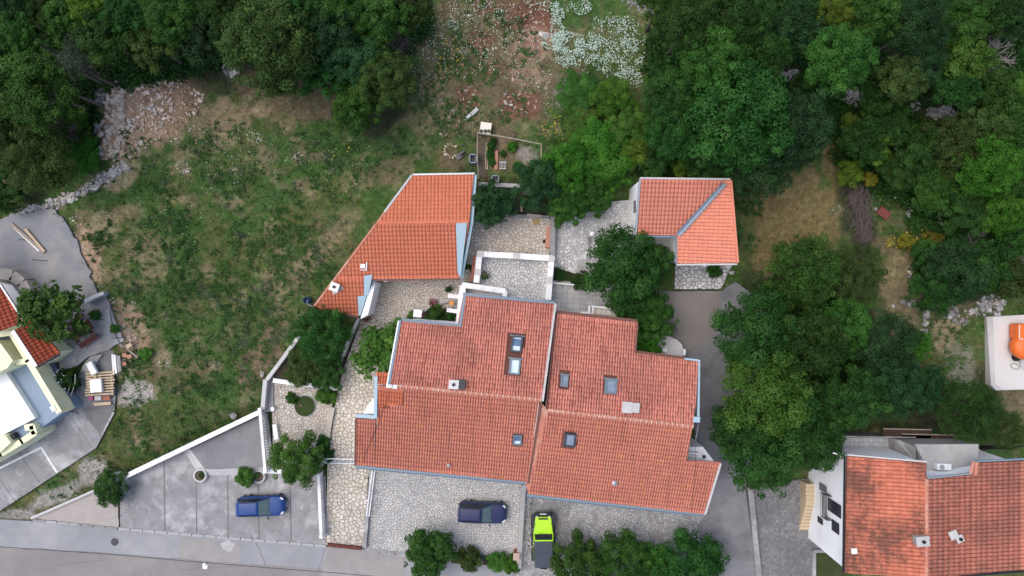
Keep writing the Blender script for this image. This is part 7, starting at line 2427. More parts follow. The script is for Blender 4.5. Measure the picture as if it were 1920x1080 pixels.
for a, b in (((1118, 563), (1116, 575)), ((1186, 570), (1185, 581))):
    MB().bar(W(*a, 4.4), W(*b, 3.5), .05, .05).build('clothes_post', M['metal_g'], bl)
for z_ in (4.4, 4.0):
    MB().tube([W(1118, 563 if z_ > 4.2 else 568, z_), W(1186, 570 if z_ > 4.2 else 575, z_)], .008, 4).build('clothes_line', M['metal_g'], bl)
tag(MB().box(W(1098, 588, 2.5), (.9, .3, .5), R(-4)).build('storage_box', M['metal_w'], None, False, .02), 'white box on the grey tiled terrace', 'box')
# rounded terrace on the right
rnd_px = [(1236, 628), (1252, 630), (1268, 636), (1278, 645), (1283, 658), (1282, 672), (1230, 668)]
ro = MB().block([W(a, b, 2.6) for a, b in rnd_px], 1.0).build('rounded_terrace', M['conc_l'])
tag(ro, 'pale rounded terrace slab beside the bright bush', 'terrace')
r8 = thing('terrace_rail', 'dark curved stair railing beside the rounded terrace', 'railing', W(1255, 612, 2.2))
for q in (((1252, 605), (1262, 612), (1265, 622), (1260, 630)), ((1256, 603), (1266, 610), (1270, 620), (1266, 632))):
    MB().tube([W(a, b, 3.0) for a, b in q], .03, 5).build('handrail', M['metal_d'], r8)
for a, b in ((1252, 605), (1265, 622), (1256, 603), (1270, 620)):
    MB().bar(W(a, b, 3.0), W(a, b, 3.0) - Vector((0, 0, 1.2)), .04, .04).build('rail_post', M['metal_d'], r8)
tag(MB().box(W(1242, 656, 2.75), (.75, .3, .3), R(-4)).build('storage_box', M['metal_w'], None, False, .02), 'white box on the rounded terrace', 'box')
tag(MB().bar(W(1204, 630, 4.0), W(1204, 656, 2.6), .06, .06).build('clothes_post', M['metal_w']), 'white pole beside the bright bush', 'pole')
tag(MB().box(W(1282, 660, 2.7), (.25, .5, .4), R(-4)).build('gas_cabinet', M['cap']), 'small white cabinet at the rounded terrace edge', 'cabinet')

# ---------------------------------------------------------------- patio pots and furniture
def pot(px, py, z, r, label, plant=None, mat='terra', pr=None, leaf='mid'):
    c = W(px, py, z)
    t = thing('potted_plant', label, 'potted plant', c)
    MB().lathe(c, [(r * .7, 0), (r, r * 1.4), (r * .9, r * 1.4), (r * .8, r * .9)], 14).build('pot', M[mat], t)
    if plant:
        rg = np.random.default_rng(int(px))
        n = 130
        d = rg.normal(0, 1, (n, 3)); d /= np.linalg.norm(d, axis=1)[:, None]
        d[:, 2] = np.abs(d[:, 2])
        P = np.array(c + Vector((0, 0, r * 1.4))) + d * pr * rg.uniform(.5, 1, (n, 1))
        V, F = leaf_cloud(P, d, .16, rg)
        me = mesh_np('foliage', V, F, 4, LEAF[leaf])
        at = me.attributes.new('tint', 'FLOAT', 'POINT'); at.data.foreach_set('value', np.repeat(rg.random(n), 4).astype(np.float32))
        link('foliage', me, t)
        if plant == 'pink':
            V, F = leaf_cloud(P[:70] + np.array((0, 0, .05)), d[:70], .15, rg)
            link('blossom', mesh_np('blossom', V, F, 4, M['pink']), t)
    return t
pot(812, 567, 1.63, .2, 'pot of deep pink flowers in the middle of the warm patio', 'pink', pr=.38, leaf='olive')
pot(688, 597, 1.63, .2, 'pot of pink flowers at the lower shed corner', 'pink', pr=.42, leaf='olive')
pot(794, 590, 1.75, .16, 'pot of pink flowers beside the white square table', 'pink', pr=.26, leaf='olive')
pot(842, 542, 1.63, .22, 'dark green potted shrub near the white beams', 'leaf', 'black', .34, 'gloss')
pot(910, 517, 2.63, .18, 'leafy potted plant inside the white terrace parapet', 'leaf', 'terra', .42, 'fresh')
st = thing('garden_stool', 'round orange stool on the grey doorstep slab', 'stool', W(848, 568, 2.0))
c = W(848, 568, 2.0)
MB().lathe(c + Vector((0, 0, .42)), [(.22, 0), (.23, .04), (.2, .07), (.02, .075)], 18).build('seat', M['orange_w'], st)
for k in range(4):
    a = k * 1.57 + .4
    MB().bar(c + Vector((math.cos(a) * .15, math.sin(a) * .15, .43)), c + Vector((math.cos(a) * .2, math.sin(a) * .2, 0)), .04, .04).build('leg', M['wood'], st)
tb_ = thing('garden_table', 'white square table beside the flower bed', 'table', W(785, 587, 1.65))
c = W(785, 587, 1.65)
MB().box(c + Vector((0, 0, .68)), (.72, .66, .05), R(-6)).build('table_top', M['metal_w'], tb_)
for a in (-1, 1):
    for b in (-1, 1):
        MB().bar(c + Vector((a * .28, b * .26, .66)), c + Vector((a * .28, b * .26, 0)), .05, .05).build('leg', M['metal_w'], tb_)
# blue water butt at the shed point
c = on(580, 563)
wb_ = thing('water_butt', 'blue water barrel under the point of the shed roof', 'barrel', c)
MB().lathe(c, [(.27, 0), (.31, .25), (.31, .7), (.28, .95), (.25, .95), (.24, .5)], 20).build('barrel', M['blue_pl'], wb_, True)
MB().lathe(c + Vector((0, 0, .45)), [(.24, 0), (.24, .02), (.02, .021)], 18).build('water', M['navy_glass'], wb_)
MB().tube([c + Vector((.05, 0, 1.0)), c + Vector((.4, -.35, 1.6)), W(589, 576, 4.0)], .04, 8).build('downpipe', M['metal_g'], wb_)

# ---------------------------------------------------------------- vegetable garden
vg = thing('garden_fence', 'thin wooden rail fence round the vegetable garden', 'fence', on(900, 262))
fp = [(896, 254), (930, 259), (970, 266), (1014, 275)]
for i in range(3):
    MB().bar(on(*fp[i], .95), on(*fp[i + 1], .95), .09, .09).build('rail', M['wood_g'], vg)
for i, a in enumerate(((896, 254), (896, 290), (898, 338))):
    if i:
        q = ((896, 254), (896, 290), (898, 338))[i - 1]
        MB().bar(on(*q, .9), on(*a, .9), .06, .06).build('rail', M['wood_g'], vg)
MB().bar(on(1014, 275, .9), on(1013, 318, .9), .05, .05).build('rail', M['wood'], vg)
for a in fp + [(896, 290), (898, 338), (1013, 318)]:
    MB().bar(on(*a), on(*a, 1.0), .07, .07).build('fence_post', M['wood_g'], vg)
for lb, a, b, w_, m_ in (('narrow bare bed along the left garden rail', (903, 262), (905, 332), .62, 'soil_d'), ('brick-edged path strip between the vegetable beds', (931, 282), (930, 318), .26, 'terra'), ('board edge of the left vegetable bed', (910, 268), (911, 318), .10, 'wood_g'), ('second board edge in the vegetable garden', (913, 268), (914, 318), .07, 'wood')):
    A, B = on(*a, .06), on(*b, .06)
    tag(MB().bar(A, B, w_, .14).build('garden_bed' if 'bed along' in lb else 'garden_edging', M[m_]), lb, 'bed' if 'bed along' in lb else 'edging')
for k, (a, b, r) in enumerate(((921, 275, 9), (919, 290, 8), (921, 303, 8), (960, 276, 10), (972, 312, 9), (942, 288, 7), (984, 320, 9), (925, 265, 7))):
    tree(a, b, r, .25, 'S', ['gloss', 'gloss', 'mid', 'bright', 'bright', 'mid', 'fresh', 'gloss'][k], ['dark vegetable clump at the top of the left bed', 'dark vegetable clump in the middle of the left bed', 'green vegetable clump at the bottom of the left bed', 'bright vegetable clump under the garden rail', 'bright vegetable clump near the pale gravel', 'small vegetable clump beside the brick-edged strip', 'fresh vegetable clump at the lower right of the garden', 'dark vegetable clump touching the top rail'][k], 'vegetable_plant', 'plant', 'vegetables in the garden', trunk=False)
def bin_box(px, py, w, d, h, ang, label, name='compost_bin'):
    c = on(px, py)
    t = thing(name, label, 'bin', c)
    mb = MB()
    for sx, sy, ww, dd in ((0, 1, w, .05), (0, -1, w, .05), (1, 0, .05, d), (-1, 0, .05, d)):
        q = Matrix.Rotation(ang, 3, 'Z') @ Vector((sx * (w / 2 - .02), sy * (d / 2 - .02), h / 2))
        mb.box(c + q, (ww + .04, dd + .04, h), ang)
    mb.build('bin_wall', M['sky_frame_l'], t)
    MB().box(c + Vector((0, 0, h * .5)), (w - .06, d - .06, .05), ang).build('contents', M['black'], t)
    return t
bin_box(888, 301, .60, .72, .9, 0, 'open black bin outside the vegetable garden rail')
bin_box(929, 338, .62, .56, .8, 0, 'open black bin on the grey garden wall')
cr = thing('seedling_crate', 'white wire crate of dark pots in the vegetable garden', 'crate', on(943, 311))
c = on(943, 311)
for k in range(5):
    MB().bar(c + Vector((-.24 + k * .12, -.28, .25)), c + Vector((-.24 + k * .12, .28, .25)), .02, .03).build('bar', M['metal_w'], cr)
for s_ in (-1, 1):
    MB().bar(c + Vector((-.28, s_ * .28, .25)), c + Vector((.28, s_ * .28, .25)), .03, .06).build('bar', M['metal_w'], cr)
for k in range(6):
    MB().lathe(c + Vector((-.15 + (k % 3) * .15, -.1 + (k // 3) * .2, 0)), [(.05, 0), (.065, .2), (.05, .2), (.04, .12)], 8).build('plant_pot', M['black'], cr)
pl_ = thing('wooden_pallet', 'small dark slatted pallet beside the black bin on the wall', 'pallet', on(912, 338))
c = on(912, 338)
for k in range(4):
    MB().box(c + Vector((0, -.24 + k * .16, .1)), (.5, .09, .03)).build('slat', M['wood_r'], pl_)
for s_ in (-1, 1):
    MB().box(c + Vector((s_ * .2, 0, .05)), (.06, .56, .06)).build('runner', M['wood_g'], pl_)
# white tub with pots
tb2 = thing('old_tub', 'cream tub with three pots at the garden corner', 'tub', on(911, 243))
c = on(911, 243)
MB().box(c + Vector((0, 0, .3)), (.92, .95, .55), R(-8)).build('tub_body', mottled('cream_enamel', (.72, .69, .56), .06, 2, .5, 8, .05), tb2)
for k, (dx, dy, m_) in enumerate(((-.36, -.26, 'black'), (-.02, -.26, 'soil_d'), (.28, -.26, 'soil_d'))):
    MB().lathe(c + Vector((dx, dy - .02, .57)), [(.12, 0), (.15, .1), (.12, .1), (.1, .03)], 14).build('pot', M[m_], tb2)
for lb, a, b, r_ in (('larger white concrete block in the upper field', 890, 210, (.72, .32, .25)), ('smaller white concrete block in the upper field', 879, 219, (.45, .26, .22))):
    tag(MB().box(on(a, b, .1), r_, R(42)).build('concrete_block', M['conc_l'], None, False, .02), lb, 'block')
fr_ = thing('fire_ring', 'small white stone fire ring in the meadow', 'fire ring', on(560, 293))
for k in range(9):
    a = k * .6 + .3
    p = on(560, 293) + Vector((math.cos(a) * .3, math.sin(a) * .3, .06))
    o = link('stone', rocks('lime')[k % 7]); o.parent = fr_; o.matrix_basis = wmat(fr_).inverted() @ Matrix.Translation(p) @ Matrix.Diagonal((.12, .1, .1, 1))
ch = thing('tipped_chair', 'grey tipped garden chair beside the stone ring above the shed', 'chair', on(861, 294))
c = on(861, 294)
MB().box(c + Vector((0, 0, .3)), (.6, .42, .05), R(35), 0, .2).build('seat', M['conc_d'], ch)
MB().box(c + Vector((.2, .25, .45)), (.55, .06, .45), R(35), 0, .5).build('backrest', M['conc_d'], ch)
for a in (-1, 1):
    for b in (-1, 1):
        q = Matrix.Rotation(R(35), 3, 'Z') @ Vector((a * .25, b * .17, .28)); MB().bar(c + q, c + Vector((q.x, q.y, 0)), .03, .03).build('leg', M['metal_d'], ch)
sr = thing('stone_ring', 'ring of pale stones round weeds above the shed', 'stone ring', on(846, 283))
for k in range(12):
    a = k * .42 + .8
    p = on(846, 283) + Vector((math.cos(a) * .55, math.sin(a) * .55, .08))
    o = link('stone', rocks('limewarm')[k % 7]); o.parent = sr; o.matrix_basis = wmat(sr).inverted() @ Matrix.Translation(p) @ Matrix.Rotation(a, 4, 'Z') @ Matrix.Diagonal((.2, .14, .13, 1))
# saplings with stakes in bare discs
for a, b, lb in ((262, 822, 'staked sapling in the bare disc above the long parapet'), (187, 857, 'staked sapling at the edge of the concrete drive')):
    t = thing('sapling', lb, 'sapling', on(a, b))
    MB().bar(on(a, b), on(a, b) + Vector((-.1, 0, 1.5)), .05, .05).build('stake', M['wood_g'], t)
    tw_ = MB(); rnd = random.Random(a)
    for k in range(8):
        q = on(a, b) + Vector((0, 0, .6 + k * .1)); tw_.tube([q, q + Vector((rnd.uniform(-.3, .3), rnd.uniform(-.3, .3), .2))], [.012, .004], 4)
    tw_.build('twigs', M['twig_d'], t)

# ---------------------------------------------------------------- left yard
for k, (a, b, w_, m_, lb, z_) in enumerate((((22, 419), (84, 474), .24, 'wood_g', 'longest grey plank on the gravel yard', .10), ((50, 430), (86, 472), .20, 'wood', 'short tan plank on the gravel yard', .16), ((27, 427), (74, 471), .10, 'cap', 'white strip of timber on the gravel yard', .06))):
    A, B = WZ(*a, z_glot) + Vector((0, 0, z_)), WZ(*b, z_glot) + Vector((0, 0, z_))
    tag(MB().bar(A, B, w_, .06).build('timber_plank', M[m_]), lb, 'plank', 'planks on the gravel yard')
for a, b, lb in (((34, 449), (51, 450), 'short dark iron bar beside the planks'), ((60, 487), (89, 489), 'dark iron bar in the middle of the gravel yard'), ((180, 599), (196, 599), 'dark iron bar under the round stone on the concrete yard'), ((212, 634), (236, 633), 'dark iron bar at the lower rubble heap')):
    A, B = WZ(*a, TZ), WZ(*b, TZ)
    zz = 1.62 if a[1] > 500 else z_glot(A.x, A.y) + .05
    A, B = W(*a, zz), W(*b, zz)
    tag(MB().tube([A, B], .03, 6).build('iron_bar', M['metal_d']), lb, 'bar', 'loose iron bars')
tag(MB().tube([W(207, 575, 1.6), W(207, 590, 1.62), W(211, 610, 1.6), W(218, 632, 1.62), W(226, 645, 1.6)], .025, 6).build('garden_hose', M['black'], None, True), 'black hose along the edge of the concrete yard', 'hose')
strip_wall([(158, 566), (176, 556), (194, 549)], 2.3, .3, 1.2, M['conc_l'], 'yard_wall', 'short weathered wall at the head of the concrete yard', 'wall')
pb = thing('picnic_bench', 'dark red picnic table with benches under the walnut tree', 'table', W(155, 622, 1.55))
dirp = (W(172, 606, 2.3) - W(136, 630, 2.3)).normalized(); nrm_ = Vector((-dirp.y, dirp.x, 0))
c = W(153, 619, 2.3)
for k in range(6):
    q = c + nrm_ * ((k - 2.5) * .17); MB().bar(q - dirp * .95, q + dirp * (.95 + .04 * (k % 2)), .155, .05).build('plank', M['wood_r'], pb)
for sgn, nn in ((-1, 3), (1, 2)):
    for k in range(nn):
        q = W(153, 619, 2.0) + nrm_ * (sgn * (.95 + k * .16)); MB().bar(q - dirp * .9, q + dirp * .9, .14, .05).build('bench_plank', M['wood_r'], pb)
for s_ in (-1, 1):
    q = W(153, 619, 1.55) + dirp * s_ * .7
    MB().bar(q + nrm_ * 1.1 + Vector((0, 0, .4)), q - nrm_ * 1.1 + Vector((0, 0, .4)), .08, .08).build('cross_beam', M['wood_r'], pb)
    for e in (-1, 1):
        MB().bar(q + nrm_ * e * .75, q + nrm_ * e * .35 + Vector((0, 0, .72)), .08, .08).build('leg', M['wood_r'], pb)
# curved stair
cs_ = thing('curved_stair', 'curved grey concrete stair beside the yellow house', 'stair', W(160, 720, 1.0))
ctr = W(232, 690, 1.2)
fa, fb_ = [(170, 668), (162, 676), (154, 688), (149, 700), (146, 712), (145, 722), (142, 732), (136, 742), (128, 752), (118, 763)], [(192, 664), (186, 672), (180, 684), (176, 697), (176, 708), (178, 719), (180, 730), (178, 742), (172, 752), (160, 766)]
for i in range(9):
    z_ = 1.55 - i * .075
    MB().block([W(*fa[i], z_), W(*fb_[i], z_), W(*fb_[i + 1], z_), W(*fa[i + 1], z_)], .2).build('tread', M['conc'], cs_)
MB().block([W(172, 668, 1.3), W(205, 655, 1.3), W(214, 660, 1.3), W(212, 742, 1.3), W(178, 745, 1.3), W(176, 700, 1.3), W(186, 672, 1.3)], .2).build('stair_landing', M['conc_d'], cs_)
hr_ = thing('stair_railing', 'pale curved handrail between the hydrangea and the stair', 'railing', W(140, 720, 1.2))
for off in (0, 8):
    MB().tube([W(133 + off, 702, 2.3), W(133 + off, 716, 2.3), W(128 + off, 734, 2.2), W(119 + off, 752, 2.1)], .035, 6).build('handrail', M['fascia'], hr_)
for a, b in ((133, 702), (128, 734), (141, 702), (136, 734)):
    q = W(a, b, 2.25); MB().bar(q, q - Vector((0, 0, 1.0)), .04, .04).build('rail_post', M['metal_d'], hr_)
ig = thing('iron_gate', 'small dark barred gate below the curved stair', 'gate', W(130, 768, 1.0))
for k in range(4):
    MB().bar(W(114 + k * 2, 762 + k * 2.3, 1.9), W(143 + k * 1.3, 770 + k * 2.0, 1.9), .05, .05).build('gate_bar', M['metal_d'], ig)
MB().bar(W(114, 762, 1.9), W(121, 771, 1.9), .06, .06).build('gate_stile', M['metal_d'], ig)
MB().bar(W(143, 770, 1.9), W(148, 777, 1.9), .06, .06).build('gate_stile', M['metal_d'], ig)
pt = thing('wooden_pallet', 'pale wooden pallet below the curved stair', 'pallet', W(190, 720, 1.2))
c = W(189, 719, 1.55)
for k in range(9):
    q = c + Vector((random.uniform(-.05, .05), .95 - k * .235, .12 + random.uniform(0, .02)))
    MB().box(q, (2.45 + random.uniform(-.1, .1), .13, .05), R(4 + random.uniform(-1, 1))).build('slat', M['wood'], pt)
for k in range(3):
    MB().box(c + Vector((-1.0 + k * 1.0, 0, .03)), (.12, 2.0, .12), R(4)).build('runner', M['wood_g'], pt)
MB().box(c + Vector((-.35, .75, .2)), (.16, .5, .1), R(4)).build('offcut', M['wood'], pt)
wbx = thing('white_appliance', 'white flat box lying on the pale pallet', 'box', W(181, 722, 1.8))
c = W(181, 723, 1.9)
MB().box(c, (1.0, 1.15, .28), R(5)).build('box_body', M['metal_w'], wbx, False, .03)
MB().box(c + Vector((.08, .02, .145)), (.06, .85, .02), R(5)).build('slot', M['metal_g'], wbx)
MB().box(c + Vector((-.25, -.05, .145)), (.12, .25, .03), R(5)).build('knob_panel', M['metal_g'], wbx)
tag(MB().box(W(173, 690, 1.9), (.55, 1.15, .3), R(27)).build('foam_block', M['cap'], None, False, .04), 'white block leaning at the top of the curved stair', 'block')
bm_ = thing('timber_stack', 'stack of grey boards beside the stair landing', 'timber', W(219, 685, 1.4))
for k in range(4):
    MB().bar(W(211 + k * 4, 664 + k, 1.6 + (k % 2) * .1), W(214 + k * 4, 702 - k * 2, 1.6 + (k % 2) * .1), .17, .09).build('board', [M['cap'], M['metal_g'], M['conc_l'], M['conc']][k], bm_)
tag(MB().bar(W(238, 654, 1.7), W(258, 670, 1.7), .14, .1).build('wooden_post', M['wood_g']), 'grey wooden post fallen on the rubble', 'post')
tag(MB().box(W(242, 648, 1.75), (.5, .3, .1), R(35)).build('stone_slab', M['tan']), 'tan slab at the end of the fallen post', 'slab')
for a, b, lb in ((234, 666, 'left terracotta block beside the grey boards'), (243, 668, 'right terracotta block beside the grey boards'), (233, 682, 'lowest terracotta block beside the grey boards')):
    tag(MB().box(W(a, b, 1.45), (.4, .32, .2), R(8)).build('hollow_brick', M['terra']), lb, 'brick', 'terracotta blocks')
tag(MB().box(W(192, 757, 1.2), (1.5, .26, .1), R(4)).build('timber_plank', M['wood']), 'pale plank below the pallet', 'plank')
tag(MB().box(W(171, 746, 1.3), (.42, .36, .25), R(4)).build('plastic_tub', M['pink']), 'deep pink tub below the white flat box', 'tub')
tag(MB().box(W(185, 746, 1.3), (.6, .4, .3), R(4)).build('cement_bag', M['conc_l'], None, False, .05), 'grey bag below the white flat box', 'bag')
tag(MB().box(W(200, 746, 1.25), (.65, .35, .2), R(4)).build('brick_stack', M['brick']), 'stack of reddish bricks below the pallet', 'bricks')
struct(MB().block([W(a, b, .9) for a, b in ((88, 690), (118, 672), (150, 690), (144, 730), (120, 756), (104, 735))], .2).build('planting_bed', mottled('dark_green_bed', (.035, .045, .018), .3, 2, .95)), 'dark green bed between the yellow house and the stair')  # bed in an even dark green tone

# ---------------------------------------------------------------- street side
struct(MB().block([W(a, b, .22) for a, b in ((846, 1034), (958, 1047), (958, 1062), (846, 1056))], -.1).build('planting_bed', M['soil']), 'roadside planting bed below the pale forecourt')
tree(903, 1045, 9, .35, 'W', 'blue', 'blue-grey ball shrub in the roadside bed', 'shrub', 'shrub', trunk=False)
fw = thing('white_fence', 'low white fence with square openings in the roadside bed', 'fence', W(876, 1052, .2))
for z_, dy in ((1.0, 0), (.45, -7)):
    MB().bar(W(848, 1049 + dy * .3, z_), W(905, 1055 + dy * .3, z_), .07, .07).build('rail', M['metal_w'], fw)
for k in range(9):
    xx = 850 + k * 6.6
    p = W(xx, 1049.3 + k * .7, 1.0); MB().bar(p, p - Vector((0, 0, .75)), .05, .05).build('fence_post', M['metal_w'], fw)
lbx = thing('letterbox_pillar', 'brownish letterbox pillar against the boundary wall', 'pillar', W(970, 1036, .15))
c = W(968, 1034, .15)
MB().box(c + Vector((0, 0, .55)), (.45, .5, 1.1), R(-3)).build('pillar', M['brick'], lbx)
MB().box(c + Vector((0, 0, 1.16)), (.55, .62, .12), R(-3)).build('cap', mottled('pinkish_stone', (.45, .32, .26), .1, 2, .85), lbx)
# overhead cable and hanging street lamp
cbl = MB()
pp = []
for a, b in ((-420, 990), (-200, 1006), (0, 1025), (200, 1039), (385, 1055), (520, 1066), (640, 1075), (900, 1098), (1300, 1130)):
    pp.append(W(a, b, 7.0 - .000002 * (a - 385) ** 2))
cbl.tube(pp, .022, 5)
tag(cbl.build('overhead_cable', M['black'], None, True), 'thin overhead cable running along the street', 'cable')
lm = thing('street_lamp', 'white street lamp hanging from the overhead cable', 'lamp', W(385, 1060, 6.4))
c = W(385, 1061, 6.6)
MB().box(c, (.42, .46, .16), R(-6)).build('lamp_housing', M['metal_w'], lm, False, .05)
MB().box(c + Vector((0, 0, -.09)), (.34, .38, .04), R(-6)).build('lens', M['conc_l'], lm)
MB().bar(c + Vector((.05, .1, .05)), W(390, 1054, 7.0), .07, .07).build('hanger', M['metal_d'], lm)

# orange machine cut by the right edge
om = thing('orange_machine', 'rounded orange machine cut off by the right edge, on the pale pad', 'machine', W(1912, 640, 1.8))
c = W(1912, 650, 2.6)
rgm = MB(); rgm.lathe((c.x + .35, c.y, 1.95), [(.75, 0), (1.0, .25), (1.12, .7), (1.0, 1.05), (.6, 1.25), (.05, 1.3)], 24)
rgm.build('drum', M['orange'], om, True)
q = W(1914, 622, 2.9)
MB().box((q.x + .5, q.y, 2.5), (1.7, 1.35, 1.1)).build('engine_hood', M['orange'], om, False, .18)
MB().bar((q.x - .25, q.y - .65, 3.08), (q.x - .25, q.y + .6, 3.08), .05, .03).build('trim_strip', M['cap'], om)
MB().bar((q.x - .3, q.y - .62, 3.08), (q.x + 1.2, q.y - .62, 3.08), .05, .03).build('trim_strip', M['cap'], om)
MB().box((c.x + .9, c.y - 1.35, 2.3), (.9, .8, .5), .2).build('side_box', M['metal_w'], om)
for dy in (-.9, 1.0):
    wl = MB(); wl.tube([(c.x - .1, c.y + dy, 2.15), (c.x + .15, c.y + dy, 2.15)], .38, 16); wl.build('wheel', M['rubber'], om)
tag(MB().tube([W(1900 + 5 * math.cos(a) * (1 + .2 * math.sin(3 * a)), 638 + 7 * math.sin(a), 2.2) for a in [i * .5 for i in range(12)]], .06, 6).build('hose_coil', M['black'], None, True), 'black hose coil beside the orange machine', 'hose')
tag(MB().bar(W(1896, 645, 2.0), W(1896, 661, 2.0), .14, .14).build('iron_prop', M['metal_g']), 'grey iron prop beside the orange machine', 'prop')
tag(MB().tube([W(1903 + 8 * math.cos(a), 687 + 5 * math.sin(a) + 2 * math.cos(a), 1.83) for a in [i * .45 for i in range(14)]], .02, 5).build('rope_loop', M['metal_d'], None, True), 'thin dark rope loop on the pale pad', 'rope')
tag(MB().box(on(1868, 589, .1), (.5, .25, .15)).build('drain_grate', M['conc_l']), 'small pale grate above the pale pad', 'grate')
tag(MB().box(on(1654, 400, .2), (1.0, .7, .25), R(-35), 0, .2).build('rusty_sheet', mottled('rusty_red', (.17, .05, .04), .2, 2, .9)), 'rusty red sheet right of the brush pile', 'sheet')
# railings right of the annex
ar = thing('yard_railing', 'grey railing posts right of the annex roof', 'railing', W(1855, 860, 1.2))
for a in (1848, 1858, 1866):
    MB().bar(W(a, 853, 2.2), W(a - 1, 862, 1.2), .05, .05).build('rail_post', M['metal_g'], ar)
MB().bar(W(1838, 850, 2.2), W(1868, 853, 2.2), .05, .05).build('handrail', M['metal_d'], ar)
tag(MB().bar(W(1836, 843, 4.0), W(1837, 856, 3.0), .06, .06).build('white_pole', M['metal_w']), 'short white pole at the annex corner', 'pole')

# ---------------------------------------------------------------- vehicles
def loft(rings, closed_ends=True):
    mb = MB()
    n = len(rings[0])
    o = 0
    for r in rings:
        mb.v += [tuple(p) for p in r]
    for i in range(len(rings) - 1):
        for k in range(n - 1):
            mb.f.append((i * n + k, i * n + k + 1, (i + 1) * n + k + 1, (i + 1) * n + k)); mb.m.append(0)
    mb.f.append(tuple(range(n - 1, -1, -1))); mb.m.append(0)
    e = (len(rings) - 1) * n
    mb.f.append(tuple(e + k for k in range(n))); mb.m.append(0)
    return mb

def place(root, ob, Mx):
    ob.data.transform(Mx)

